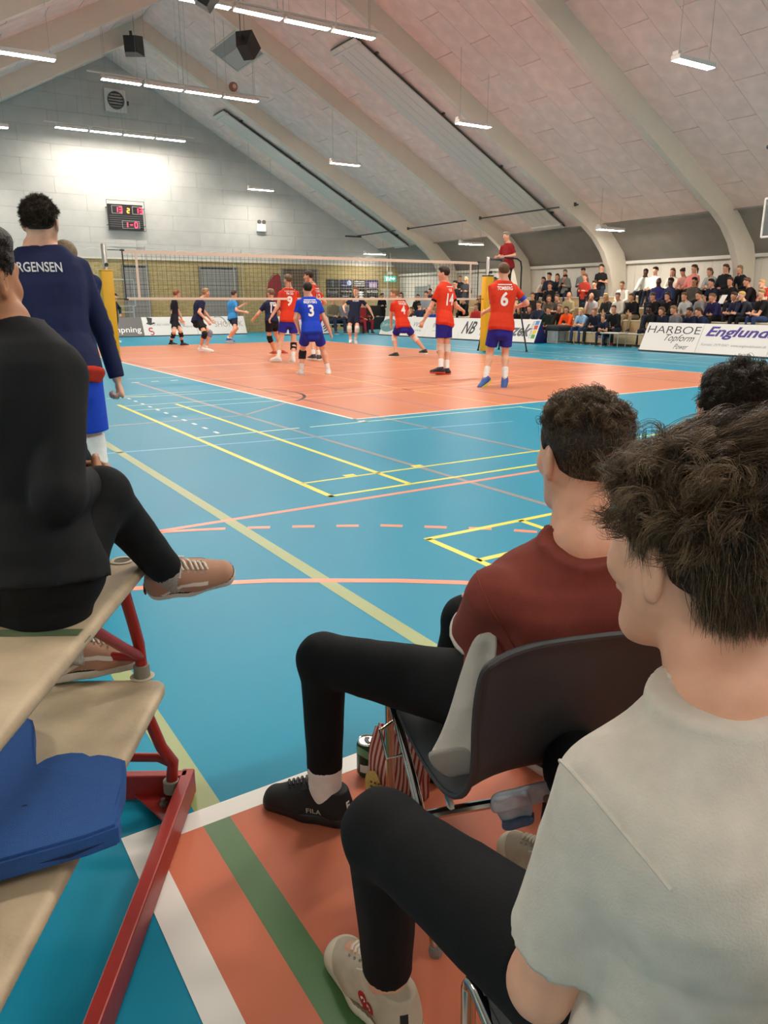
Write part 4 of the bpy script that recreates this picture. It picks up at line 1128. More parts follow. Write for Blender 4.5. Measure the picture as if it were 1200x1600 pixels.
def add_eyes(root, H, A, k, detail, mouth=True):
    P = lambda x, y, z: H + A @ (np.array([x, y, z]) * k)
    m_w = M('eye_white', 'd8d2cc', .3); m_i = M('eye_iris', '2a211c', .2)
    for s in (-1, 1):
        mb = MB(); ax = A[:, 1]
        c = P(s * .031, .077 if detail else .086, .010)
        mb.lathe(c, [(.002 * k, .0122 * k), (.0062 * k, .0108 * k), (.0105 * k, .006 * k), (.012 * k, 0), (.009 * k, -.006 * k)], 10, ax)
        o = mb.build('eye', [m_w, m_i], root, smooth=True)
        fm = [1 if i < 12 else 0 for i in range(len(o.data.polygons))]; o.data.polygons.foreach_set('material_index', fm)
    if detail:
        mb = MB()
        for s in (-1, 1): mb.tube([P(s * .018, .092, .032), P(s * .032, .091, .036), P(s * .046, .082, .031)], [.003 * k, .0038 * k, .002 * k], 5)
        mb.build('eyebrow', M('brow', '3a2a20', .7), root)
        mb = MB(); mb.tube([P(-.020, .092, -.058), P(-.008, .0965, -.056), (P(.008, .0965, -.056)), P(.020, .092, -.058)], [.0025 * k, .0045 * k, .0045 * k, .0025 * k], 6); mb.build('lips', M('lips', 'a8665a', .5), root)

def shoe(root, ank, toe, k, mat, sole_mat, h=.012, ground=None, accent=None):
    """ank ankle joint, toe point on the sole line"""
    ank = np.array(ank, float); toe = np.array(toe, float)
    f = toe - ank; f[2] = 0 if abs(f[2]) < .12 * k else f[2] + (.06 * k if f[2] < 0 else 0)
    f = nrm(f); up = np.array([0, 0, 1.0]); r = nrm(np.cross(f, up)); up = np.cross(r, f)
    P = lambda x, y, z: ank + (r * x + f * y + up * z) * k
    z0 = -.085
    lo = np.minimum(P(0, -.09, z0), P(0, .22, z0)) - .09; hi = np.maximum(P(0, -.09, 0), P(0, .22, 0)) + .09
    F = Field(lo, hi, h); sp = P(0, 0, z0 + .024)
    F.cone(P(0, -.035, -.045), P(0, .03, -.03), .036 * k, .040 * k, .02 * k)
    F.cone(P(0, .03, -.036), P(0, .15, -.062), .041 * k, .036 * k, .03 * k, flat=(r, 1.1))
    F.cone(P(0, -.01, -.03), P(0, .0, .0), .040 * k, .043 * k, .02 * k)
    F.cone(P(0, .01, -.012), P(0, .085, -.046), .037 * k, .036 * k, .02 * k); F.cut(sp, -up); F.cut(P(0, 0, .020), up + f * .12)
    o = F.build('shoe', mat, root)
    G = Field(lo, hi, h); G.cone(P(0, -.035, z0 + .012), P(0, .05, z0 + .012), .038 * k, .040 * k, .02, flat=(r, 1.05)); G.cone(P(0, .05, z0 + .012), P(0, .150, z0 + .016), .040 * k, .034 * k, .02, flat=(r, 1.2))
    G.cut(P(0, 0, z0), -up); G.cut(P(0, 0, z0 + .027), up)
    if o: G.build('sole', sole_mat, o)
    return o

def joints(J): return {a: np.array(b, float) for a, b in J.items() if isinstance(b, (list, tuple))}

def figure(J, o, label, group=None, name='person'):
    k = J['k']; j = joints(J); h = o.get('h', .012); fine = o.get('fine', True)
    P, N, H = j['P'], j['N'], j['H']
    fw, Rp = yawvec(J['yaw']); fn, Rn = yawvec(J['yaw'] + J.get('tw', 0)); A = head_axes(J['hy'], J.get('hp', 0), J.get('ht', 0))
    up = nrm(N - P)
    base = (j['al'] + j['ar']) / 2; base[2] = o.get('ground', min(j['al'][2], j['ar'][2]) - .085 * k)
    root = thing(name, tuple(base), label, 'person', group)
    pts = np.stack(list(j.values())); lo = pts.min(0) - .24 * k; hi = pts.max(0) + .24 * k
    sk = skin(o.get('skin', 0)); bend = o.get('bend', .02) * k; fat = o.get('fat', 1.0)
    legs = o.get('bottom', ('shorts',))[0] == 'shorts' or o.get('bare', False)
    F = Field(lo, hi, h)
    F.torso(P, N, Rp, Rn, k, -.012, bend, wide=fat, deep=fat)
    F.cone(N + up * .0, H + A @ (np.array([0, -.02, -.05]) * k), .060 * k, .054 * k, .03 * k)
    add_head(F, H, A, k, fine)
    for s in 'lr':
        S, E, W = j['s' + s], j['e' + s], j['w' + s]
        F.cone(S, E, .050 * k, .040 * k, .03 * k); mid = E + (W - E) * .25
        F.cone(E, mid, .038 * k, .040 * k, .02 * k); F.cone(mid, W, .040 * k, .026 * k, .02 * k)
        n, l = hand_dirs(J, s, Rp, fw, W, E); add_hand(F, W, E, k, n, l, o.get('curl', .4))
        if legs:
            Hh, K, An, T = j['h' + s], j['k' + s], j['a' + s], j['t' + s]
            lt = .62 if o.get('bare') else 1.0; F.cone(Hh, K, .080 * k * lt, .055 * k * lt, .03 * k); d = nrm(An - K); bk = nrm(-fw - d * (-fw @ d))
            calf = K + (An - K) * .3 + bk * .012 * k
            F.cone(K, calf, .050 * k * lt, .055 * k * lt, .03 * k); F.cone(calf, An, .055 * k * lt, .034 * k, .03 * k); F.cone(An, An + (T - An) * .5, .034 * k, .022 * k, .02)
    body = F.build('body', sk, root)
    add_eyes(root, H, A, k, fine)
    # top
    topm = cloth(o['top']); loose = o.get('loose', .012) * k; infl = .012 * k
    hem = o.get('hem', -.14)
    T = Field(np.minimum(lo, lo), hi, o.get('hc', h))
    T.torso(P, N, Rp, Rn, k, infl, bend, tmin=hem - .04, tmax=1.1, wide=fat, deep=fat, loose=loose,
            clips=[(P + (N - P) * hem, -up), (N + up * .056 * k, up + fn * -.15)])
    fr = o.get('sleeve', .62)
    for s in 'lr':
        S, E, W = j['s' + s], j['e' + s], j['w' + s]
        if fr <= 1: T.cone(S, E, .060 * k, (.060 if fine else .056) * k, .03 * k, clips=[(S + (E - S) * fr, E - S)])
        else:
            T.cone(S, E, .060 * k, .054 * k, .03 * k); T.cone(E, W, .053 * k, .042 * k, .02 * k, clips=[(E + (W - E) * .97, W - E)])
    if o.get('fold', 0): T.fold(o['fold'], 16, o.get('seed', 1))
    top = T.build('shirt' if fr <= 1 else 'sweater', topm, root)
    if o.get('collar'):
        Cf = Field(N - .13 * k, N + .16 * k, h); ax = nrm(H - N)
        ch = o.get('collar_h', .062); Cf.cone(N + ax * .01, N + ax * ch * k, .078 * k, .065 * k, 0, clips=[(N + ax * (ch + .002) * k, ax), (N - up * .01, -ax)]); Cf.build('collar', cloth(o['collar']), root)
    # bottom
    kind, bh = o['bottom'][0], o['bottom'][1]; bm_ = cloth(bh)
    B = Field(lo, hi, o.get('hc', h))
    B.torso(P, N, Rp, Rn, k, .004 * k, bend, tmin=-.2, tmax=.16, wide=fat, deep=fat, clips=[(P + (N - P) * .14, up)])
    for s in 'lr':
        Hh, K, An = j['h' + s], j['k' + s], j['a' + s]
        if kind == 'shorts':
            q = o.get('short_len', .62); B.cone(Hh, K, .098 * k, .096 * k, .04 * k, clips=[(Hh + (K - Hh) * q, K - Hh)])
        else:
            B.cone(Hh, K, .094 * k, .064 * k, .04 * k); q = o.get('leg_end', .96); B.cone(K, An, .062 * k, o.get('ankle_r', .048) * k, .03 * k, clips=[(K + (An - K) * q, An - K)])
    if o.get('bfold'): B.fold(o['bfold'], 22, 3)
    B.build('shorts' if kind == 'shorts' else 'trousers', bm_, root)
    # hair
    hs = o['hair']
    if hs[1] == 'cap':
        hair_field(H, A, k, 'short', h).build('hair', hairmat('3a2b22'), root)
        Pq = lambda x, y, z: H + A @ (np.array([x, y, z]) * k)
        Cf = Field(H - .2 * k, H + .24 * k, h); Cf.ell(Pq(0, -.01, .06), np.array([.092, .112, .084]) * k, A, 0, clips=[(Pq(0, 0, .052), A @ np.array([0, .1, -1.]))]); Cf.ell(Pq(0, .10, .055), np.array([.06, .06, .012]) * k, A, .01); Cf.build('cap', cloth(hs[0]), root)
    else: hair_field(H, A, k, hs[1], h).build('hair', hairmat(hs[0]), root)
    # legs' accessories and shoes
    if o.get('shoes', True):
        sm = M('shoe_' + o.get('shoe', '26262a'), o.get('shoe', '26262a'), .5); so = M('sole_' + o.get('sole', 'e0ded8'), o.get('sole', 'e0ded8'), .5)
        for s in 'lr':
            An, T2, K = j['a' + s], j['t' + s], j['k' + s]
            shoe(root, An, T2, k * (1.13 if fine else 1), sm, so, min(h, .012) if fine else .018)
            if kind == 'shorts' and o.get('sock'):
                Sf = Field(np.minimum(An, K) - .08, np.maximum(An, K) + .08, h)
                q = o.get('sock_h', .35); d = nrm(An - K); bk = nrm(-fw - d * (-fw @ d)); calf = K + (An - K) * .3 + bk * .012 * k; cl = [(An + (K - An) * q, K - An), (An - (K - An) * .05, An - K)]; Sf.cone(calf, An, .0605 * k, .040 * k, 0, clips=cl); Sf.cone(K, calf, .056 * k, .0605 * k, 0, clips=cl); Sf.build('sock', cloth(o['sock']), root)
    for s, hexc in o.get('kneepads', {}).items():
        K, Hh, An = j['k' + s], j['h' + s], j['a' + s]; d = nrm(An - K); u2 = nrm(Hh - K)
        q = o.get('pad_low', .0)
        Kf = Field(K - .2 * k, K + .2 * k, h); Kc = K + d * q * k
        Kf.cone(Kc, Kc + u2 * .07 * k, .069 * k, .072 * k, .02, clips=[(Kc + u2 * .06 * k, u2)]); Kf.cone(Kc, Kc + d * .12 * k, .069 * k, .072 * k, .02, clips=[(Kc + d * .11 * k, d)]); Kf.build('knee_pad', cloth(hexc), root)
    for s, (hexc, a, b_) in o.get('bands', {}).items():
        S, E, W = j['s' + s[0]], j['e' + s[0]], j['w' + s[0]]
        Bf = Field(np.minimum(S, E) - .1, np.maximum(S, E) + .1, h)
        Bf.cone(S, E, o.get('band_r', .054) * k, o.get('band_r', .054) * k, 0, clips=[(S + (E - S) * a, S - E), (S + (E - S) * b_, E - S)]); Bf.build('sleeve_band', cloth(hexc), root)
    if o.get('back'):
        bv = bvh_of(top); num, nm = o['back'][:2]; ink = M('print_white', 'e8e4de', .6)
        cdir = Rn if not o.get('front') else -Rn
        orig = P + (N - P) * .60
        if num: V2, F2 = text_arrays(num, bold=.03, narrow=.9); V2 = fit(V2, None, .215 * k); project_print('number', V2, F2, orig, cdir, up, bv, ink, root)
        if nm: V2, F2 = text_arrays(nm, bold=.02); V2 = fit(V2, o.get('name_w', .24) * k, .062 * k); project_print('name_print', V2, F2, P + (N - P) * .86, cdir, up, bv, ink, root)
        if o.get('line', True) and num:
            V2 = np.array([(-.11, -.008), (.11, -.008), (.11, .008), (-.11, .008)]) * k; project_print('sponsor_line', V2, [(0, 1, 2, 3)], P + (N - P) * .955, cdir, up, bv, ink, root)
    if o.get('stripe'):
        pass
    return root

POSES = json.loads(r'''{"p6":{"P":[3.963,1.936,0.987],"N":[4.089,2.071,1.638],"H":[4.085,2.063,1.849],"hl":[3.871,1.979,0.987],"hr":[4.056,1.893,0.987],"sl":[3.919,2.15,1.59],"sr":[4.259,1.991,1.59],"el":[3.946,2.124,1.271],"wl":[3.98,2.391,1.197],"kl":[3.888,2.114,0.535],"al":[3.7,1.97,0.152],"tl":[3.546,1.958,0.004],"er":[4.42,1.841,1.342],"wr":[4.457,2.112,1.29],"kr":[4.104,1.972,0.524],"ar":[3.957,1.783,0.143],"tr":[3.85,1.699,-0.023],"k":1.072,"hy":25,"hp":0,"yaw":25,"tw":0},"p14":{"P":[4.57,4.297,0.996],"N":[4.682,4.446,1.668],"H":[4.654,4.457,1.894],"hl":[4.474,4.262,0.996],"hr":[4.666,4.332,0.996],"sl":[4.506,4.382,1.62],"sr":[4.858,4.511,1.62],"el":[4.387,4.467,1.297],"wl":[4.262,4.548,1.023],"kl":[4.474,4.28,0.525],"al":[4.354,4.086,0.136],"tl":[4.223,4.242,0.072],"er":[4.959,4.43,1.29],"wr":[5.202,4.546,1.219],"kr":[4.652,4.307,0.505],"ar":[4.542,4.148,0.099],"tr":[4.398,4.292,0.035],"k":1.072,"hy":-40,"hp":0,"yaw":-20,"tw":0},"p4":{"P":[6.699,8.903,0.8],"N":[6.702,9.091,1.377],"H":[6.604,9.153,1.569],"hl":[6.6,8.895,0.8],"hr":[6.798,8.912,0.8],"sl":[6.52,9.075,1.33],"sr":[6.884,9.107,1.33],"el":[6.544,9.213,1.056],"wl":[6.607,9.309,0.809],"kl":[6.651,9.223,0.483],"al":[6.604,9.058,0.079],"tl":[6.49,9.221,0.016],"er":[7.098,9.166,1.116],"wr":[7.058,9.346,0.917],"kr":[7.12,8.98,0.479],"ar":[7.345,8.794,0.149],"tr":[7.311,8.989,0.086],"k":1.044,"hy":-50,"hp":0,"yaw":-5,"tw":0},"p3":{"P":[2.279,5.467,0.841],"N":[2.314,5.632,1.409],"H":[2.296,5.637,1.61],"hl":[2.184,5.492,0.841],"hr":[2.375,5.441,0.841],"sl":[2.137,5.679,1.362],"sr":[2.49,5.585,1.362],"el":[2.051,5.676,1.067],"wl":[2.14,5.711,0.813],"kl":[2.242,5.797,0.502],"al":[2.163,5.725,0.077],"tl":[2.18,5.922,0.014],"er":[2.593,5.523,1.05],"wr":[2.712,5.518,0.806],"kr":[2.595,5.633,0.486],"ar":[2.644,5.505,0.069],"tr":[2.712,5.692,0.007],"k":1.044,"hy":5,"hp":0,"yaw":15,"tw":0},"p9":{"P":[3.504,9.019,0.984],"N":[3.602,9.17,1.631],"H":[3.593,9.166,1.878],"hl":[3.405,9.046,0.984],"hr":[3.602,8.993,0.984],"sl":[3.42,9.218,1.582],"sr":[3.783,9.121,1.582],"el":[3.298,9.119,1.308],"wl":[3.138,9.187,1.049],"kl":[3.305,9.067,0.496],"al":[3.136,8.882,0.122],"tl":[3.005,9.038,0.058],"er":[3.902,9.218,1.306],"wr":[3.864,9.232,1.021],"kr":[3.593,8.968,0.456],"ar":[3.456,8.749,0.088],"tr":[3.473,8.952,0.023],"k":1.072,"hy":-15,"hp":0,"yaw":15,"tw":0},"p13":{"P":[4.317,9.228,1.031],"N":[4.38,9.412,1.714],"H":[4.287,9.45,1.981],"hl":[4.232,9.169,1.031],"hr":[4.401,9.287,1.031],"sl":[4.225,9.303,1.665],"sr":[4.536,9.521,1.665],"el":[4.118,9.402,1.381],"wl":[4.039,9.438,1.108],"kl":[4.195,9.162,0.5],"al":[4.092,8.917,0.13],"tl":[4.056,9.12,0.065],"er":[4.713,9.426,1.37],"wr":[4.661,9.698,1.319],"kr":[4.377,9.272,0.498],"ar":[4.311,9.066,0.098],"tr":[4.443,9.224,0.033],"k":1.083,"hy":-50,"hp":0,"yaw":-35,"tw":0},"op17":{"P":[4.312,11.797,0.896],"N":[4.354,11.926,1.37],"H":[4.378,11.912,1.606],"hl":[4.218,11.762,0.896],"hr":[4.406,11.831,0.896],"sl":[4.181,11.863,1.322],"sr":[4.528,11.989,1.322],"el":[3.988,11.943,1.068],"wl":[3.949,12.176,0.929],"kl":[4.242,11.815,0.435],"al":[4.438,11.944,0.06],"tl":[4.386,12.138,-0.004],"er":[4.707,12.131,1.111],"wr":[4.856,12.296,0.951],"kr":[4.546,12.009,0.491],"ar":[4.665,11.926,0.07],"tr":[4.734,11.738,0.007],"k":1.056,"hy":-20,"hp":0,"yaw":-20,"tw":0},"opc":{"P":[9.097,15.48,0.92],"N":[9.24,15.578,1.497],"H":[9.241,15.573,1.753],"hl":[9.19,15.436,0.92],"hr":[9.003,15.523,0.92],"sl":[9.412,15.498,1.448],"sr":[9.068,15.658,1.448],"el":[9.636,15.359,1.206],"wl":[9.709,15.245,0.959],"kl":[9.063,15.215,0.517],"al":[9.086,15.395,0.1],"tl":[9.033,15.196,0.035],"er":[8.834,15.725,1.241],"wr":[8.727,15.497,1.115],"kr":[8.827,15.336,0.518],"ar":[8.97,15.505,0.121],"tr":[8.852,15.336,0.056],"k":1.083,"hy":230,"hp":0,"yaw":205,"tw":0},"opa":{"P":[3.536,17.836,0.804],"N":[3.629,17.98,1.423],"H":[3.704,17.953,1.649],"hl":[3.553,17.934,0.804],"hr":[3.518,17.737,0.804],"sl":[3.661,18.161,1.375],"sr":[3.597,17.798,1.375],"el":[3.793,18.115,1.056],"wl":[3.877,18.082,0.795],"kl":[3.636,17.617,0.475],"al":[3.722,17.774,0.07],"tl":[3.919,17.74,0.006],"er":[3.458,17.837,1.058],"wr":[3.666,17.765,0.843],"kr":[3.374,17.483,0.443],"ar":[3.328,17.763,0.103],"tr":[3.516,17.694,0.039],"k":1.056,"hy":80,"hp":0,"yaw":100,"tw":0},"opb":{"P":[2.917,13.764,0.882],"N":[3.059,13.848,1.41],"H":[3.213,13.789,1.64],"hl":[2.908,13.866,0.882],"hr":[2.926,13.663,0.882],"sl":[3.043,14.035,1.362],"sr":[3.075,13.661,1.362],"el":[3.228,14.007,1.107],"wl":[3.366,13.897,0.891],"kl":[3.244,13.731,0.537],"al":[3.106,13.754,0.088],"tl":[3.309,13.736,0.024],"er":[2.903,13.569,1.113],"wr":[3.094,13.495,0.877],"kr":[2.957,13.362,0.519],"ar":[2.88,13.591,0.139],"tr":[3.083,13.609,0.075],"k":1.072,"hy":80,"hp":0,"yaw":85,"tw":0},"opd":{"P":[5.625,17.907,0.861],"N":[5.687,18.045,1.4],"H":[5.756,18.014,1.66],"hl":[5.599,18.002,0.861],"hr":[5.65,17.813,0.861],"sl":[5.641,18.218,1.354],"sr":[5.734,17.871,1.354],"el":[5.893,18.115,1.183],"wl":[6.126,18.019,1.334],"kl":[5.84,18.139,0.504],"al":[5.584,18.22,0.109],"tl":[5.777,18.254,0.047],"er":[5.67,17.687,1.122],"wr":[5.94,17.574,1.062],"kr":[5.537,17.562,0.503],"ar":[5.339,17.764,0.176],"tr":[5.528,17.814,0.115],"k":1.028,"hy":70,"hp":0,"yaw":75,"tw":0},"ope":{"P":[2.183,20.32,0.846],"N":[2.249,20.464,1.41],"H":[2.265,20.458,1.583],"hl":[2.232,20.405,0.846],"hr":[2.134,20.236,0.846],"sl":[2.339,20.619,1.364],"sr":[2.16,20.308,1.364],"el":[2.51,20.8,1.19],"wl":[2.47,20.624,0.992],"kl":[2.107,20.139,0.502],"al":[2.141,20.34,0.121],"tl":[2.31,20.243,0.06],"er":[2.018,20.143,1.152],"wr":[2.008,20.207,0.893],"kr":[1.984,20.105,0.44],"ar":[2.043,20.391,0.122],"tr":[2.212,20.294,0.06],"k":1.028,"hy":110,"hp":0,"yaw":120,"tw":0},"jor":{"P":[-3.74,-3.07,0.982],"N":[-3.746,-2.862,1.599],"H":[-3.731,-2.882,1.789],"hl":[-3.84,-3.043,0.982],"hr":[-3.64,-3.096,0.982],"sl":[-3.93,-2.813,1.55],"sr":[-3.562,-2.912,1.55],"el":[-3.946,-2.823,1.191],"wl":[-3.917,-2.854,0.893],"kl":[-3.82,-3.013,0.53],"al":[-3.82,-3.073,0.095],"tl":[-3.76,-2.883,0.03],"er":[-3.47,-2.944,1.204],"wr":[-3.419,-2.983,0.906],"kr":[-3.62,-3.066,0.53],"ar":[-3.62,-3.126,0.095],"tr":[-3.56,-2.936,0.03],"k":1.089,"hy":28,"hp":0,"yaw":15,"tw":0},"beh":{"P":[-3.44,-1.76,0.867],"N":[-3.377,-1.576,1.546],"H":[-3.374,-1.583,1.668],"hl":[-3.532,-1.726,0.867],"hr":[-3.348,-1.793,0.867],"sl":[-3.546,-1.514,1.5],"sr":[-3.208,-1.637,1.5],"el":[-3.487,-1.536,1.166],"wl":[-3.499,-1.56,0.868],"kl":[-3.532,-1.696,0.5],"al":[-3.532,-1.726,0.09],"tl":[-3.472,-1.566,0.03],"er":[-3.306,-1.629,1.175],"wr":[-3.346,-1.647,0.879],"kr":[-3.348,-1.763,0.5],"ar":[-3.348,-1.793,0.09],"tr":[-3.288,-1.633,0.03],"k":1.028,"hy":15,"hp":0,"yaw":20,"tw":0},"blk":{"P":[-4.361,-6.011,0.78],"N":[-4.331,-5.876,1.248],"H":[-4.376,-5.876,1.396],"hl":[-4.404,-5.931,0.78],"hr":[-4.318,-6.091,0.78],"sl":[-4.41,-5.728,1.205],"sr":[-4.253,-6.024,1.205],"el":[-4.223,-5.772,0.998],"wl":[-4.138,-5.591,0.851],"kl":[-4.12,-5.546,0.762],"al":[-4.26,-5.755,0.45],"tl":[-4.09,-5.785,0.39],"er":[-4.308,-6.169,0.97],"wr":[-4.188,-5.953,0.943],"kr":[-4.191,-6.009,0.924],"ar":[-4.005,-5.83,0.642],"tr":[-3.883,-5.878,0.66],"k":0.956,"hy":48,"hp":0,"yaw":62,"tw":0},"red":{"P":[-3.475,-6.69,0.53],"N":[-3.468,-6.794,0.858],"H":[-3.439,-6.768,1.056],"hl":[-3.566,-6.68,0.53],"hr":[-3.384,-6.7,0.53],"sl":[-3.653,-6.775,0.815],"sr":[-3.282,-6.814,0.815],"el":[-3.554,-6.596,0.624],"wl":[-3.319,-6.556,0.624],"kl":[-3.767,-6.278,0.502],"al":[-3.743,-6.224,0.09],"tl":[-3.858,-6.074,0.03],"er":[-3.202,-6.644,0.6],"wr":[-3.282,-6.424,0.58],"kr":[-3.36,-6.33,0.53],"ar":[-3.38,-6.2,0.09],"tr":[-3.35,-6.02,0.03],"k":0.967,"hy":14,"hp":0,"yaw":6,"tw":0},"wht":{"P":[-3.84,-7.4,0.53],"N":[-3.845,-7.374,0.907],"H":[-3.829,-7.303,1.079],"hl":[-3.934,-7.387,0.53],"hr":[-3.746,-7.413,0.53],"sl":[-3.994,-7.353,0.862],"sr":[-3.696,-7.395,0.862],"el":[-4.014,-7.293,0.577],"wl":[-3.804,-7.273,0.627],"kl":[-3.985,-6.897,0.508],"al":[-3.924,-6.815,0.09],"tl":[-3.942,-6.581,0.03],"er":[-3.646,-7.335,0.577],"wr":[-3.576,-7.185,0.517],"kr":[-3.553,-6.922,0.483],"ar":[-3.432,-6.769,0.1],"tr":[-3.419,-6.611,0.03],"k":1.0,"hy":4,"hp":2,"yaw":8,"tw":0},"thr":{"P":[-2.98,-6.765,0.53],"N":[-2.929,-6.789,0.871],"H":[-2.916,-6.755,1.086],"hl":[-3.075,-6.765,0.53],"hr":[-2.885,-6.765,0.53],"sl":[-3.099,-6.789,0.827],"sr":[-2.759,-6.789,0.827],"el":[-3.2,-6.645,0.63],"wl":[-3.1,-6.435,0.63],"kl":[-3.1,-6.345,0.53],"al":[-3.08,-6.365,0.09],"tl":[-3.08,-6.185,0.03],"er":[-2.74,-6.645,0.63],"wr":[-2.86,-6.435,0.63],"kr":[-2.84,-6.345,0.53],"ar":[-2.84,-6.365,0.09],"tr":[-2.83,-6.185,0.03],"k":0.972,"hy":10,"hp":0,"yaw":0,"tw":0}}''')
RED, BLU, LIB, DRK = 'd4391f', '2b2a8f', '1a3fb8', '1c2140'
def player(key, o, label): 
    o.setdefault('h', .0095); o.setdefault('fold', .004); o.setdefault('sole', 'dedbd2'); o.setdefault('hc', .010)
    return figure(POSES[key], o, label)
player('p6', dict(top=RED, bottom=('shorts', BLU), hair=('5e4630', 'short'), back=('6', 'TOMBERG'), shoe='3558a0', sole='c9c83a', sock='e6e3df', sock_h=.42, short_len=.72, bands=dict(l=('2b50b8', .62, .80), r=('2b50b8', .62, .80)), band_r=.056, fat=1.02), 'player in red shirt number 6 and blue shorts in front of the right net post')
player('p14', dict(top=RED, bottom=('shorts', BLU), hair=('2a1e18', 'short'), back=('14', 'VUK'), name_w=.12, shoe='1f2430', sole='c2402e', sock='e6e3df', sock_h=.40, kneepads=dict(r='e0d2c6', l='d8b9a4'), bands=dict(l=('1e1e20', .62, .74), r=('1e1e20', .62, .74))), 'player in red shirt number 14 with black sleeve bands and white knee pads')
player('p4', dict(top=RED, bottom=('shorts', BLU), hair=('8a6a48', 'short'), back=('4', 'VINGE'), shoe='2b2a2d', sole='e6e4df', sock='d9a98f', sock_h=.1, kneepads=dict(l='e3d3c8', r='e3d3c8'), short_len=.66), 'player in red shirt number 4 lunging with legs wide apart')
player('p3', dict(top=LIB, bottom=('shorts', '2233a6'), hair=('1d1613', 'short'), back=('3', 'BEJEVSKI'), shoe='e6e2dc', sole='d9d5cf', sock='e6e3df', sock_h=.30, kneepads=dict(l='222226'), pad_low=.10, short_len=.70), 'player in blue shirt number 3 with a black knee sleeve on the left leg')
player('p9', dict(top=RED, bottom=('shorts', BLU), hair=('6e5840', 'short'), back=('9', 'TINGGI'), name_w=.16, shoe='e6e2dc', sole='d9d5cf', sock='e6e3df', sock_h=.36, kneepads=dict(r='232327'), pad_low=.08), 'player in red shirt number 9 left of the blue libero')
player('p13', dict(top=RED, bottom=('shorts', BLU), hair=('3a2a20', 'short'), back=('13', 'HOUGAARD'), shoe='35323c', sole='dedad3', sock='e6e3df', sock_h=.3), 'tall player in red shirt number 13 behind the blue libero')
player('op17', dict(top=DRK, bottom=('shorts', '1b1c26'), hair=('7a6048', 'short'), back=('17', 'PEDERSEN'), shoe='b8452e', sole='b8452e', sock='d9a98f', sock_h=.1, kneepads=dict(l='1f1f22')), 'player in dark navy seen from behind with red shoes, left of number 9')
player('opc', dict(top='20243a', bottom=('shorts', '1f2136'), hair=('8a5a3c', 'short'), back=('', 'ROZEK'), front=True, name_w=.2, shoe='e3d8d2', sole='e6e2dc', sock='e6dcd6', sock_h=.3, kneepads=dict(l='e3d9d0', r='e3d9d0'), skin=0, sleeve=.6), 'player in dark navy facing the camera before the poster wall')
player('opa', dict(top='1a1a26', bottom=('shorts', '17171d'), hair=('8a4a2c', 'short'), back=('1', ''), front=True, line=False, shoe='232326', sole='d6d3cc', sock='232326', sock_h=.3, kneepads=dict(l='1e1e20', r='1e1e20'), pad_low=.1), 'player in black shirt crouching at the far left behind the net')
player('opb', dict(top=DRK, bottom=('shorts', '1e1c20'), hair=('a08058', 'short'), shoe='e9e4df', sole='e9e4df', sock='e6e3df', sock_h=.2, kneepads=dict(l='8a8fa0', r='222226')), 'player in navy with white shoes crouching behind the net, second from the left')
player('opd', dict(top='3585c4', bottom=('shorts', '23253a'), hair=('4a2e22', 'short'), shoe='2f5ea0', sole='dedad4', sock='e6e3df', sock_h=.2), 'player in light blue shirt with forearms forward behind the net')
player('ope', dict(top='1c2a2c', bottom=('shorts', '20201f'), hair=('17171a', 'cap'), shoe='e9e4df', sole='e9e4df', sock='dedad4', sock_h=.35, kneepads=dict(l='e6ded8'), sleeve=1.2), 'person in black and dark green sportswear half hidden behind the left net post')
# beige shorts stripes on the sides
# referee on the stand
rj = dict(P=[10.35, 9.05, 2.36], N=[10.30, 9.02, 2.90], H=[10.25, 9.02, 3.13], hl=[10.32, 9.15, 2.35], hr=[10.32, 8.96, 2.35], sl=[10.26, 9.20, 2.85], sr=[10.29, 8.84, 2.85],
          el=[10.28, 9.30, 2.62], er=[10.34, 8.76, 2.62], wl=[10.06, 9.16, 2.58], wr=[10.07, 8.90, 2.58], kl=[10.32, 9.16, 1.94], kr=[10.32, 8.96, 1.94], al=[10.35, 9.16, 1.53], ar=[10.35, 8.96, 1.53], tl=[10.16, 9.17, 1.48], tr=[10.16, 8.95, 1.48], k=.98, yaw=-85, tw=0, hy=-75, hp=8)
figure(rj, dict(h=.0095, hc=.01, top='8e1f24', bottom=('trousers', '1d1d1f'), hair=('8f8578', 'short'), collar='8e1f24', fold=.004, skin=0, sleeve=.75, ground=1.45, fat=1.12), 'referee in a dark red polo and black trousers standing on the referee stand')

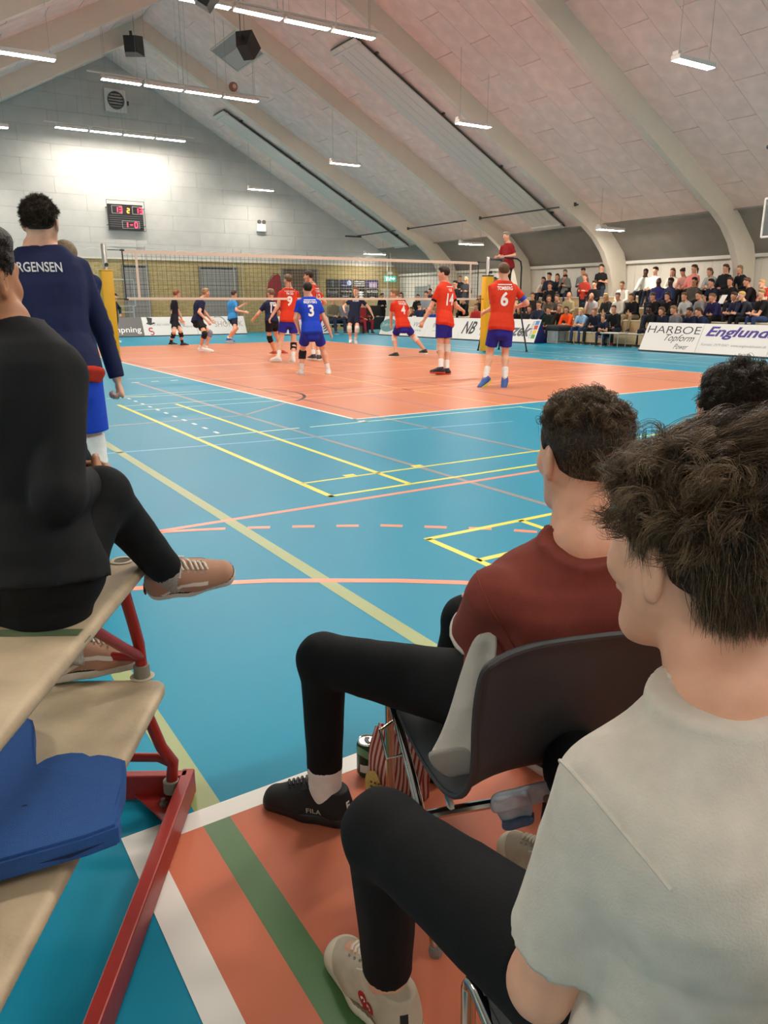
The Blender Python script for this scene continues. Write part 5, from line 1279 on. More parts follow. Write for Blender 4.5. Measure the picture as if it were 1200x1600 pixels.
# ------------------------------------------------------------------ spectators
CROWD = json.loads(r'''[[17.8,15.3,2.23,3,"c9b8a8","2a1d18","long",1,"lean","person in pale beige top leaning forward",0],[17.8,14.99,2.38,3,"232836","1d1816","short",1,"sit","person in dark navy coat",0],[17.8,14.54,2.33,3,"1e2630","1f1714","long",1,"sit","person in dark jacket",0],[17.8,14.12,2.28,3,"1c1e22","2a2220","cap",1,"chin","person in black jacket and grey scarf",0],[17.8,14.14,2.47,3,"6f7068","5b5148","short",1,"stand","person in grey jacket, mostly hidden",0],[17.8,13.22,2.49,3,"6a6f70","3a1f22","cap",1,"stand","person standing in grey jacket and dark cap",0],[16.9,12.26,2.24,2,"b03a2c","5b3a2c","long",1,"stand","person standing in red top and dark cardigan",0],[17.8,12.33,2.59,3,"17181a","2a221d","short",1,"stand","person standing in black T-shirt with gold print",0],[16.9,11.79,1.99,2,"1a1617","3a231c","short",1,"sit","person in black jacket with pale collar",0],[16.9,10.55,1.94,2,"ece2d2","5a4334","bun",1,"sit","person in white top below the arch",0],[17.8,10.33,2.36,3,"c9c9c2","15100e","short",3,"chin","person in pale grey hoodie, hands at mouth",0],[17.8,9.93,2.4,3,"f0ead8","2b1d16","short",0,"sit","person in white shirt sitting upright",0],[17.8,9.23,2.34,3,"e4dccb","6a4a38","long",1,"sit","person in creamy white top",0],[17.8,8.84,2.32,3,"b98478","33231e","bun",1,"lean","person in dusty pink top looking down",0],[17.8,8.41,2.41,3,"cf7a72","4a3026","tail",1,"sit","person in coral pink top",0],[17.8,7.84,2.29,3,"a9aaa6","6a4c38","tail",1,"lean","person in light grey cardigan leaning forward",0],[17.8,7.28,2.38,3,"15171d","4a2c1e","tail",1,"sit","person in plain black top",0],[17.8,6.8,2.33,3,"16161a","8a7458","long",1,"sit","person in black top",0],[16.9,14.01,1.97,2,"191517","5a3024","short",1,"sit","person in black jacket",0],[16.9,9.05,2.01,2,"2b2560","0e0b0b","bald",3,"sit","person in purple jacket with grey scarf",0],[16.9,8.58,2.0,2,"232a4a","0e0b0b","short",3,"sit","person in navy jacket with white chest mark",0],[16.9,7.71,1.99,2,"4a443c","1c1413","tail",2,"sit","person in black and white patterned top",0],[16.9,7.12,1.93,2,"1c2338","1d1715","short",1,"sit","person in navy polo with glasses",0],[16.9,6.48,1.96,2,"19171a","3d2820","long",1,"sit","person in black holding a white paper",0],[16.9,5.94,1.93,2,"241c20","5e4030","short",1,"lean","person in black and red with white sheet",0],[16.9,5.46,1.87,2,"b3342a","c09a66","short",0,"sit","person in bright red T-shirt",0],[16.05,14.03,1.61,1,"2a2422","5f4431","short",1,"sit","person in dark brown jacket",0],[15.2,12.78,1.29,0,"232a3d","4b3a2c","short",1,"lean","person in navy T-shirt with white sleeve badge",0],[16.05,13.16,1.51,1,"6d6055","5a4334","long",1,"sit","person in grey-brown knitted top",0],[16.05,12.76,1.53,1,"5f5650","584c42","short",1,"lean","person turned away in grey-brown jacket",0],[16.05,12.17,1.6,1,"9c8f6c","8a6a55","bald",1,"sit","person in khaki shirt",0],[16.05,11.12,1.56,1,"b9b9ba","b98a70","bald",1,"chin","person in light grey T-shirt resting chin",0],[16.05,10.48,1.54,1,"2c2b2c","c8a468","long",1,"sit","person in dark charcoal jacket",0],[16.05,9.97,1.56,1,"d9d2c3","6f665e","short",1,"sit","person in white shirt",0],[16.05,9.39,1.53,1,"15161a","5a4632","bob",1,"sit","person in black sweater and beige trousers",0],[16.05,8.56,1.54,1,"151418","5d5140","cap",1,"sit","person in black coat and olive cap",0],[16.05,8.01,1.54,1,"191618","3f2b1f","bob",1,"lean","person in black hoodie leaning forward",0],[16.05,7.4,1.53,1,"bdbdbc","6b4a34","bun",1,"sit","person in pale grey printed sweater",0],[16.05,6.9,1.56,1,"8a8a8a","3b2a20","short",1,"sit","person in mid grey sweater",0],[16.05,6.45,1.49,1,"2a2350","7b5a3c","bun",1,"sit","person in dark purple jacket",0],[16.05,5.74,1.52,1,"262a44","3a2a22","short",1,"lean","person in navy shirt with hands clasped",0],[16.05,5.5,1.53,1,"2e333d","d0a860","short",0,"lean","person in blue-grey shirt bending forward",0],[16.05,4.91,1.58,1,"1c1b1b","9a7848","short",0,"lean","person in black T-shirt and blue jeans",0],[15.2,12.29,1.11,0,"1c2a20","4a3526","short",1,"sit","person in dark green sweater",1],[15.2,11.75,1.18,0,"2a2320","8a6f56","short",1,"chin","person in dark brown with hand at mouth",0],[15.2,11.42,1.12,0,"f0561f","4a3527","bob",1,"lean","person in bright orange hoodie",0],[15.2,10.76,1.07,0,"8fb4d4","dcc27a","short",0,"lean","person in light blue shirt and jeans",0],[15.2,10.17,1.07,0,"1b1f2f","8a6c4c","bun",1,"sit","person in navy dress",0],[14.75,9.38,0.88,-1,"1c2238","a07f56","short",1,"lean","person in navy polo on a low stool",1],[15.2,9.36,1.16,0,"18191c","5c4c40","short",1,"sit","person in black sweater and red shoes",0],[15.2,7.98,1.16,0,"15161b","0f0c0c","short",3,"sit","person in black tracksuit with white headband",0],[15.2,7.51,1.1,0,"1b2033","6a4c34","long",1,"sit","person in plain navy tracksuit",0],[15.2,7.1,1.14,0,"77757a","8a6a4c","tail",1,"sit","person in grey knitted sweater",0],[15.2,6.54,1.09,0,"1c2742","1d1614","short",2,"chin","person in navy tracksuit with hand on chin",0],[15.2,6.25,1.09,0,"1b2744","55382a","tail",1,"sit","person in navy tracksuit sitting upright",0],[15.2,21.63,1.7,0,"1b1c20","2a2018","long",1,"stand","person standing in long black coat",0],[16.05,21.53,1.62,1,"202124","2e241e","short",1,"sit","person in black beside the wall opening",0],[16.05,20.88,1.73,1,"8b9096","4a372c","short",1,"sit","person in grey jacket",0],[16.9,21.76,1.88,2,"3a3c46","2c211b","short",1,"sit","person in dark slate jacket",0],[15.2,20.21,1.23,0,"232c48","2a1f19","short",0,"lean","person in navy jacket reading a paper",0],[15.2,20.8,1.07,0,"4f3d24","5a3f2c","bob",1,"lean","person in olive-brown jacket",0],[15.2,19.63,1.05,0,"b08a7a","8a6a4c","short",1,"sit","person in pale pink top",1],[15.2,19.17,1.02,0,"2d4fae","7d5c40","short",1,"sit","person in blue shirt beside player 14",1],[16.9,19.12,2.33,2,"3b3d44","e3cf95","long",1,"stand","person standing in patterned top and dark trousers",0],[17.8,20.67,2.44,3,"1d1d20","4b3a2c","short",1,"stand","person standing in plain black",0],[16.9,19.88,2.16,2,"1c1a1d","241a16","short",1,"sit","person in black beside the patterned top",0],[16.05,18.19,1.47,1,"121316","3a2a20","short",1,"lean","person in black bending forward",0],[16.05,17.1,1.54,1,"2a2726","9a7a50","long",1,"sit","person in dark grey beside the yellow post",0],[15.2,16.3,1.21,0,"b03030","7a5a44","short",1,"sit","person in red jacket beside the yellow post",0],[16.05,16.22,2.22,1,"191a1d","241b17","short",2,"stand","person standing in black behind the yellow post",0],[16.05,14.58,1.52,1,"262326","3c2b22","short",1,"sit","person in dark jacket beside player 6",0],[15.2,13.81,1.13,0,"232022","5e4636","bob",1,"lean","person in dark clothes above the board",0],[15.2,13.26,1.15,0,"2b2a30","4a3628","long",1,"sit","person in charcoal top",0],[12.75,23.6,1.52,9,"6b6652","4a3a2c","short",1,"sit","substitute in mottled olive jacket on the corner bench",0],[13.25,23.6,1.46,9,"77808a","5a4636","short",1,"sit","substitute in grey jacket on the corner bench",0],[13.96,23.0,1.35,9,"8c2a2c","5a4636","short",1,"sit","substitute in red trousers on the corner bench",0],[16.06,24.6,1.71,9,"17181b","2a2019","short",1,"stand","photographer in black standing by the side wall",0]]''')
rowname = {3: 'top row', 2: 'third row', 1: 'second row', 0: 'lowest row', -1: 'floor in front', 9: 'far corner'}
blocks = {}
for c in CROWD:
    c.append('far' if (c[1] > 15.6) else 'near'); blocks.setdefault((c[3], c[-1]), []).append(c)
for kk in blocks: blocks[kk].sort(key=lambda c: -c[1])
def spectator(c, idx, total):
    x, y, zh, row, top, hcol, style, sk, pose, desc = c[:10]
    r2 = random.Random(int(x * 1000 + y * 7919)); seat = SEAT.get(row, .44); k = .98 if row != -1 else .78
    if c[10]: k = min(k, .86)
    yaw = -90 + (30 if y < 6 else 12 if y < 9 else -8 if y < 13 else -22) + r2.uniform(-10, 10)
    if row == 9: yaw = 180
    if row == -1: seat = .30
    fw, Rt = yawvec(yaw); up = np.array([0, 0, 1.0]); Hd = np.array([x, y, zh])
    if pose == 'stand':
        lev = min([0, .42, .80, 1.18] if row != 9 else [0], key=lambda q: abs((zh - q) - 1.62 * k) + (9 if q > {0: .1, 1: .5, 2: .9, 3: 1.3}.get(row, .1) else 0))
        N = Hd - up * .225 * k; P = N - up * .50 * k
        hipz = P[2] - lev; lk = max(.25, (hipz - .085 * k) / 2)
        J = dict(P=P, N=N, H=Hd)
        for s, sg in (('l', -1), ('r', 1)):
            J['h' + s] = P + Rt * sg * .095 * k; J['s' + s] = N + Rt * sg * .175 * k - up * .045 * k
            J['k' + s] = J['h' + s] - up * lk + fw * .02; J['a' + s] = J['k' + s] - up * lk - fw * .02; J['t' + s] = J['a' + s] + fw * .19 * k - up * .06 * k
            J['e' + s] = J['s' + s] - up * .27 * k + Rt * sg * .06 - fw * .04; J['w' + s] = J['e' + s] + fw * .20 * k - Rt * sg * .10 * k + up * .04
        ground = lev
    else:
        ground = {0: 0, 1: .42, 2: .80, 3: 1.18, -1: 0, 9: 0}[row]
        hipz = seat + .095 * k; need = zh - hipz; full = .72 * k
        if need > full: k = need / .72; full = need
        c_ = max(.45, min(1, need / full)); sn = math.sqrt(1 - c_ * c_)
        P = Hd - fw * sn * full; P[2] = hipz; P = P + fw * (.06 if sn < .2 else 0)
        if row in RX and row >= 0: P[0] = min(max(P[0], RX[row] - .02), RX[row] + .22)
        N = P + (Hd - P) * (.495 / .72); 
        J = dict(P=P, N=N, H=Hd)
        for s, sg in (('l', -1), ('r', 1)):
            J['h' + s] = P + Rt * sg * .095 * k; J['s' + s] = N + Rt * sg * .175 * k - up * .03 * k
            K = J['h' + s] + fw * .40 * k + Rt * sg * (.05 + .05 * r2.random()) * k; K[2] = max(ground + .50 * k, hipz - .02); J['k' + s] = K
            J['a' + s] = np.array([K[0], K[1], ground + .085 * k]) + fw * r2.uniform(-.02, .10); J['t' + s] = J['a' + s] + fw * .19 * k - up * .06 * k
            if pose == 'chin' and s == 'r':
                J['e' + s] = K + up * .10 - fw * .08; J['w' + s] = Hd + fw * .11 * k - up * .16 * k + Rt * .03
            elif pose == 'lean':
                J['e' + s] = K - fw * .10 + up * .09; J['w' + s] = (J['kl'] if s == 'r' else K) * .5 + K * .5 + fw * .06 + up * .13 + Rt * (-sg) * .09
            else:
                J['e' + s] = J['s' + s] - up * .26 * k + fw * .06 + Rt * sg * .05; J['w' + s] = K - fw * .12 + up * .09 - Rt * sg * .06
    J = {a: [float(v) for v in b_] for a, b_ in J.items()}
    J.update(k=k, yaw=yaw, tw=0, hy=yaw + r2.uniform(-18, 8), hp=(28 if 'looking' in desc or 'reading' in desc else 4))
    tcol = '2b3d63' if 'jeans' in desc else 'a08d6c' if 'beige trousers' in desc else '8c2430' if 'red trousers' in desc else r2.choice(['1f2023', '22252e', '2a2f3d', '1b1b1d', '2c3446'])
    sl = .62 if ('T-shirt' in desc or 'polo' in desc or 'light blue shirt' in desc) else 1.2
    shc = 'b02a2e' if 'red shoes' in desc else r2.choice(['26262a', '3a3a40', 'd9d6cf', '2a2220'])
    o = dict(h=.0165, hc=.019, fine=False, top=top, bottom=('trousers', tcol), hair=(hcol, style), skin=sk, sleeve=sl, shoe=shc, sole='cfccc4' if shc != 'd9d6cf' else 'b9b6ae', ground=ground, bend=.04, loose=.006)
    nth = ['first', 'second', 'third', 'fourth', 'fifth', 'sixth', 'seventh', 'eighth', 'ninth', 'tenth', '11th', '12th', '13th', '14th', '15th', '16th', '17th', '18th', '19th', '20th']
    where = '%s from left, %s, %s stand' % (nth[idx], rowname[row], c[-1])
    root = figure(J, o, desc if row not in (0, 1, 2, 3) else desc + ', ' + where, 'spectators in the stand')
    if 'paper' in desc or 'white sheet' in desc:
        w = np.array(J['wl']) * .5 + np.array(J['wr']) * .5 + fw * .10 + up * .06
        pr = thing('paper_sheet', tuple(w), 'white paper sheet held by the ' + desc, 'paper')
        mb = MB(); R_ = Matrix((Vector(Rt), Vector(nrm(up - fw * .6)), Vector(nrm(-fw - up * .6)))).transposed(); mb.box(w, (.21, .30, .004), R_); mb.build('sheet', M('paper', 'e6e3dc', .7), pr)
    return root
for kk, L_ in blocks.items():
    for i, c in enumerate(L_): spectator(c, i, len(L_))

# ------------------------------------------------------------------ hair made of strands
def strands(root, H, A, k, layers, seed=1, name='hair', mats=None, cap=None):
    r = np.random.default_rng(seed); VV = []; QQ = []; MI = []; base = 0
    c = np.array([0, -.014, .036]); rad = np.array([.080, .101, .090])
    if cap is not None:
        Vc, Qc = cap.mesh(); VV.append(Vc); QQ.append(Qc); MI.append(np.zeros(len(Qc), int)); base = len(Vc)
    for L in layers:
        ng, nc, m = L['clumps'], L['per'], L.get('seg', 8)
        v = r.normal(size=(ng * 12, 3)); v /= np.linalg.norm(v, axis=1)[:, None]
        v = v[L['mask'](v)][:ng]; ng = len(v)
        def grow(v, ln, ph, amp):
            p = c + v * rad * L.get('lift', 1.0); n = v / rad; n /= np.linalg.norm(n, axis=1)[:, None]
            fl_ = L['flow'](v); d = n * L.get('out', .5) + fl_; d /= np.linalg.norm(d, axis=1)[:, None]
            P = [p.copy()]; st = (ln / m)[:, None]
            for i in range(m):
                t = (i + 1) / m
                cu = np.stack([np.sin(ph[:, 0] + t * L.get('turns', 4)), np.cos(ph[:, 1] + t * L.get('turns', 4)), np.sin(ph[:, 2] + t * L.get('turns', 4) * .8)], 1)
                d = d + np.array([0, 0, -1.0]) * L.get('grav', .12) + L['flow'](v) * L.get('keep', .15) + cu * amp
                d /= np.linalg.norm(d, axis=1)[:, None]
                p = p + d * st
                q = (p - c) / (rad * L.get('lift', 1.0) * 1.01); l = np.linalg.norm(q, axis=1)
                ins = l < 1; p[ins] = c + (p[ins] - c) / l[ins][:, None]
                P.append(p.copy())
            return np.stack(P, 1)
        ln = L['len'] * r.uniform(.7, 1.25, ng); ph = r.uniform(0, 6.28, (ng, 3))
        G = grow(v, ln, ph, L.get('curl', .2))
        idx = np.repeat(np.arange(ng), nc)
        jit = r.normal(size=(len(idx), 3)) * L.get('spread', .006); t = np.linspace(0, 1, m + 1)[None, :, None]
        cut = r.uniform(.75, 1.05, len(idx))[:, None, None]
        S = G[idx]; S = S[:, :1] + (S - S[:, :1]) * cut + jit[:, None] * (1 - L.get('clump', .6) * t) + r.normal(size=(len(idx), 1, 3)) * L.get('fray', .003) * t ** 2
        q = (S - c) / (rad * 1.0); l = np.linalg.norm(q, axis=2, keepdims=True); S = np.where(l < 1.0, c + (S - c) / np.maximum(l, .2), S)
        W = H + (S * k) @ A.T
        d = np.gradient(W, axis=1); d /= np.linalg.norm(d, axis=2, keepdims=True) + 1e-9
        a = np.cross(d, np.array([.3, .5, .81])); a /= np.linalg.norm(a, axis=2, keepdims=True) + 1e-9; b = np.cross(d, a)
        rr = (L.get('r', .0006) * (1 - .75 * t ** 1.5))
        ring = np.stack([W + (a * math.cos(x) + b * math.sin(x)) * rr for x in (0, 2.094, 4.189)], 2)
        n_, s_ = len(idx), m + 1
        V = ring.reshape(-1, 3)
        ii = (np.arange(n_)[:, None, None] * s_ + np.arange(m)[None, :, None]) * 3; jj = np.arange(3)[None, None, :]; j2 = (jj + 1) % 3
        Q = np.stack([ii + jj, ii + j2, ii + 3 + j2, ii + 3 + jj], -1).reshape(-1, 4) + base
        VV.append(V); QQ.append(Q); base += len(V)
        tone = r.integers(0, len(mats), ng)[idx]; sw = r.random(len(idx)) < .3; tone[sw] = r.integers(0, len(mats), sw.sum())
        MI.append(np.repeat(tone, m * 3))
    return part(name, np.concatenate(VV), np.concatenate(QQ).astype(np.int32), mats, root, np.concatenate(MI), True)

def hm(name, col): return M(name, col, .42, spec=.35)
BROWN = [hm('hair_brown_dark', '3d2e22'), hm('hair_brown_mid', '5c4733'), hm('hair_brown_light', '7f684c')]
DARKB = [hm('hair_dark_1', '1f1712'), hm('hair_dark_2', '33271d'), hm('hair_dark_3', '4a3a2b')]

# ------------------------------------------------------------------ detailed footwear
def near_shoe(root, ank, f, k, style, tilt_up=None, name='shoe', cap_front=True):
    ank = np.array(ank, float); f = nrm(f); up0 = np.array([0, 0, 1.0]) if tilt_up is None else nrm(tilt_up)
    r = nrm(np.cross(f, up0)); up = np.cross(r, f)
    P = lambda x, y, z: ank + (r * x + f * y + up * z) * k
    Rm = np.stack([r, f, up], 1)
    h = .0042; lo = np.min([P(sx * .07, y, z) for sx in (-1, 1) for y in (-.10, .23) for z in (-.10, .05)], 0); hi = np.max([P(sx * .07, y, z) for sx in (-1, 1) for y in (-.10, .23) for z in (-.10, .05)], 0)
    st = style
    F = Field(lo, hi, h)
    F.cone(P(0, -.040, -.055), P(0, -.034, -.005), .035 * k, .033 * k, .02)
    F.cone(P(0, -.03, -.05), P(0, .07, -.048), .038 * k, .041 * k, .03)
    F.cone(P(0, .07, -.052), P(0, .148, -.064), .042 * k, .036 * k, .03, flat=(r, 1.12))
    F.cone(P(0, -.01, -.02), P(0, .03, -.012), .034 * k, .036 * k, .03)
    F.cone(P(0, .03, -.02), P(0, .11, -.05), .034 * k, .032 * k, .02)
    F.cut(P(0, 0, -.066), -up); F.cut(P(0, -.02, .012 + st.get('high', 0)), nrm(up * 1.0 - f * .05)); F.cut(P(0, .04, .022), nrm(up + f * .36))
    o = F.build(name, st['upper'], root)
    G = Field(lo, hi, h)
    for a, b, ra, rb in ((-.040, .05, .040, .042), (.05, .15, .042, .037)):
        G.cone(P(0, a, -.072), P(0, b, -.072), ra * k, rb * k, .02, flat=(r, 1.10))
    G.cut(P(0, 0, -.0865), -up); G.cut(P(0, 0, -.056), up)
    sole = G.build('sole', st['sole'], o)
    if st.get('line'):
        Lf = Field(lo, hi, h * .7)
        for a, b, ra, rb in ((-.040, .05, .0413, .0433), (.05, .15, .0433, .0383)): Lf.cone(P(0, a, -.072), P(0, b, -.072), ra * k, rb * k, .02, flat=(r, 1.10))
        Lf.cut(P(0, 0, -.0605), -up); Lf.cut(P(0, 0, -.0565), up); Lf.build('foxing_line', st['line'], o)
    if st.get('toecap'):
        T = Field(lo, hi, h); T.cone(P(0, .10, -.058), P(0, .149, -.066), .0385 * k, .0375 * k, .03, flat=(r, 1.14)); T.cut(P(0, .112, 0), -f); T.cut(P(0, 0, -.080), -up); T.build('toe_cap', st['toecap'], o)
    bv = bvh_of(o)
    def surf(x, y, off=.002):
        hit = bv.ray_cast(Vector(P(x, y, .2)), Vector(-up), .5)
        return np.array(hit[0]) + np.array(hit[1]) * off if hit[0] is not None else P(x, y, -.03)
    if st.get('lace'):
        for i in range(6):
            y = .035 + .013 * i; w_ = .017 - .001 * i
            mb = MB(); mb.tube([surf(-w_, y, .002), surf(-w_ * .5, y + .004, .006), surf(w_ * .5, y + .008, .006), surf(w_, y + .012, .002)], .0034 * k, 6); mb.build('lace', st['lace'], o)
        mb = MB(); mb.tube([surf(0, .034, .004), surf(.012, .028, .012), surf(.028, .020, .008), surf(.034, .034, .004), surf(.016, .040, .008), surf(0, .036, .004)], .0024, 6); mb.tube([surf(0, .034, .004), surf(-.014, .03, .012), surf(-.03, .036, .006), surf(-.032, .05, .004)], .0024, 6); mb.build('bow', st['lace'], o)
        for i in range(4):
            for s in (-1, 1):
                y = .042 + .018 * i; q = surf(s * .021, y, .0005); mb = MB(); mb.lathe(q, [(.0035, 0), (.0035, .0012), (.0018, .0012), (.0018, .0002)], 8, up * .6 + r * s * .5); mb.build('eyelet', st.get('eyelet', m_silver), o)
    if st.get('tongue'):
        T = Field(lo, hi, h); T.cone(P(0, .025, .005), P(0, .07, -.012), .020 * k, .018 * k, 0, flat=(up, .4)); T.build('tongue', st['tongue'], o)
    return dict(o=o, P=P, r=r, f=f, up=up, bv=bv, sole=sole, k=k)

# ------------------------------------------------------------------ the long-sleeved player standing at the left
jr = POSES['jor']
JOR = figure(jr, dict(h=.0085, hc=.009, top='1c2244', bottom=('shorts', '1f45b8'), hair=('3a2c20', 'short'), sleeve=1.2, shoe='e6e2dc', sole='e6e2dc', sock='e8e4df', sock_h=.4, kneepads=dict(l='e8e4df', r='e8e4df'), short_len=.80, loose=.010, fold=.006, hem=-.05, collar='1c2244', curl=.9, ground=0), 'player in navy long-sleeved top and blue shorts standing beside the left net post')
j_ = joints(jr)
for ch in JOR.children:
    if ch.name.startswith('sweater'): jtop = ch
bv = bvh_of(jtop); upj = nrm(j_['N'] - j_['P']); fwj, rj_ = yawvec(jr['yaw'] + jr['tw'])
V2, F2 = text_arrays('JØRGENSEN', bold=.015, narrow=.8); V2 = fit(V2, .30, .080)
project_print('name_print', V2, F2, j_['P'] + (j_['N'] - j_['P']) * .84 - rj_ * .045, rj_, upj, bv, M('print_grey', 'c9c9cc', .6), JOR, grid=.02)
B = Field(j_['P'] - .35, j_['P'] + .35, .009); B.torso(j_['P'], j_['N'], rj_, rj_, jr['k'], .027, .02, tmin=-.26, tmax=.2, clips=[(j_['P'] + (j_['N'] - j_['P']) * -.17, -upj), (j_['P'] + (j_['N'] - j_['P']) * -.04, upj)]); B.build('undershirt_hem', cloth('b8301f'), JOR)
for i in range(9):            # stars down the sleeve
    S, E, W = j_['sr'], j_['er'], j_['wr']; t = .12 + i * .19; q = S + (E - S) * t if t < 1 else E + (W - E) * (t - 1)
    pts = [(.018 * (1 if a % 2 == 0 else .45) * math.cos(a * math.pi / 5 + 1.57), .018 * (1 if a % 2 == 0 else .45) * math.sin(a * math.pi / 5 + 1.57)) for a in range(10)]
    rr_ = nrm(fwj * .9 - rj_ * .2); project_print('star', np.array(pts), [tuple(range(10))], q, rr_, np.array([0, 0, 1.0]) , bv, M('print_grey', 'c9c9cc', .6), JOR)
strands(JOR, j_['H'], head_axes(jr['hy'], 0), jr['k'], [dict(clumps=900, per=7, len=.026, mask=lambda v: (v[:, 2] > -.55) & (v[:, 1] - .8 * v[:, 2] < .25) & ~((np.abs(v[:, 0]) > .75) & (v[:, 2] < .1) & (v[:, 1] > -.3)), flow=lambda v: v * .3 + np.array([0, -.3, .0]), curl=.35, grav=.1, spread=.006, r=.0009, seg=4)], 41, mats=[hm('hair_dark_1', '1f1712'), hm('hair_dark_2', '33271d'), hm('hair_dark_3', '4a3a2b')], name='strands')
BEH = figure(POSES['beh'], dict(h=.011, top='23284a', bottom=('shorts', '1f45b8'), hair=('6d5a44', 'short'), shoe='e6e2dc', sock='e8e4df', ground=0), 'person almost hidden behind the navy long-sleeved player, only hair showing')

# ------------------------------------------------------------------ seated person in black on the bleacher
bk = POSES['blk']
BLK = figure(bk, dict(h=.0065, hc=.0075, top='16171a', bottom=('trousers', '0f1013'), hair=('1c1512', 'short'), skin=2, sleeve=1.2, shoes=False, loose=.02, fold=.007, hem=-.08, collar='16171a', collar_h=.115, bfold=.004, bend=.05, curl=.7, ground=.36, fat=1.06), 'person in a black turtleneck and black trousers seated on the upper bleacher board')
b_ = joints(bk); Ab = head_axes(bk['hy'], bk['hp'])
strands(BLK, b_['H'], Ab, bk['k'], [dict(clumps=260, per=14, len=.035, mask=lambda v: (v[:, 1] - .8 * v[:, 2] < .25) & (v[:, 2] > -.45), flow=lambda v: v * .6, curl=1.1, turns=12, grav=.02, spread=.006, r=.0007)], 5, mats=[hm('hair_black_1', '17110e'), hm('hair_black_2', '261b16')], name='curls')
m_tan = M('canvas_tan', 'b58a72', .85, bump=.3, bscale=900); m_rub = M('rubber_white', 'd8cfc0', .55, var=.08, vscale=60); m_lw = M('lace_white', 'e2dccf', .8)
def tan_shoe(ank, f, up=None):
    s = near_shoe(BLK, ank, f, bk['k'] * .98, dict(upper=m_tan, sole=m_rub, line=M('foxing_black', '1e1a18', .5), lace=m_lw, tongue=m_tan), up)
    path = [(-.030, -.052), (.010, -.034), (.030, -.020), (.062, -.022), (.10, -.034)]
    for sd in (1, -1):
        out = []
        w_ = .0055
        for i, p in enumerate(path):
            a = np.array(path[max(i - 1, 0)]); c2 = np.array(path[min(i + 1, len(path) - 1)]); d = (c2 - a) / np.linalg.norm(c2 - a); out.append((p, (-d[1] * w_, d[0] * w_)))
        V = []
        for p, n in out: V += [((p[0] - n[0]) * sd, p[1] - n[1]), ((p[0] + n[0]) * sd, p[1] + n[1])]
        Fq = [(2 * i, 2 * i + 2, 2 * i + 3, 2 * i + 1) for i in range(len(path) - 1)]
        project_print('side_stripe', np.array(V), Fq, s['P'](0, 0, 0), s['f'] * sd, s['up'], s['bv'], m_lw, s['o'], off=.0015, grid=.01)
    c = s['P'](0, -.083, -.071); mb = MB(); R_ = Matrix((Vector(s['r']), Vector(s['f']), Vector(s['up']))).transposed(); mb.bbox(c, (.030, .005, .018), R_, b=.002); mb.build('heel_tab', M('heel_red', '8c3a2c', .6), s['o'])
    flat_text('heel_mark', 'VANS', c - s['f'] * .003, s['r'], s['up'], M('print_white', 'e8e4de', .6), s['o'], .022, .007, off=.0006)
    return s
def leg_sock(root, An, K, q0, q1, hexc, rr):
    d = nrm(K - An); Sf = Field(np.minimum(An, K) - .1, np.maximum(An, K) + .1, .006); Sf.cone(An - d * .05, An + d * .25, rr, rr * 1.12, 0, clips=[(An + d * q1, d), (An + d * q0, -d)]); return Sf.build('sock', M('sock_grey', 'a19d97', .9, var=.35, vscale=220), root)
fr_ = nrm(b_['tr'] - b_['ar']); kd = nrm(b_['kr'] - b_['ar']); up_r = nrm(np.cross(np.cross(fr_, kd), fr_))
tan_shoe(b_['ar'], fr_, up_r); leg_sock(BLK, b_['ar'], b_['kr'], -.05, .12, 'a19d97', .044)
fl_ = b_['tl'] - b_['al']; fl_[2] = 0; tan_shoe(b_['al'], nrm(fl_)); leg_sock(BLK, b_['al'], b_['kl'], -.05, .12, 'a19d97', .044)

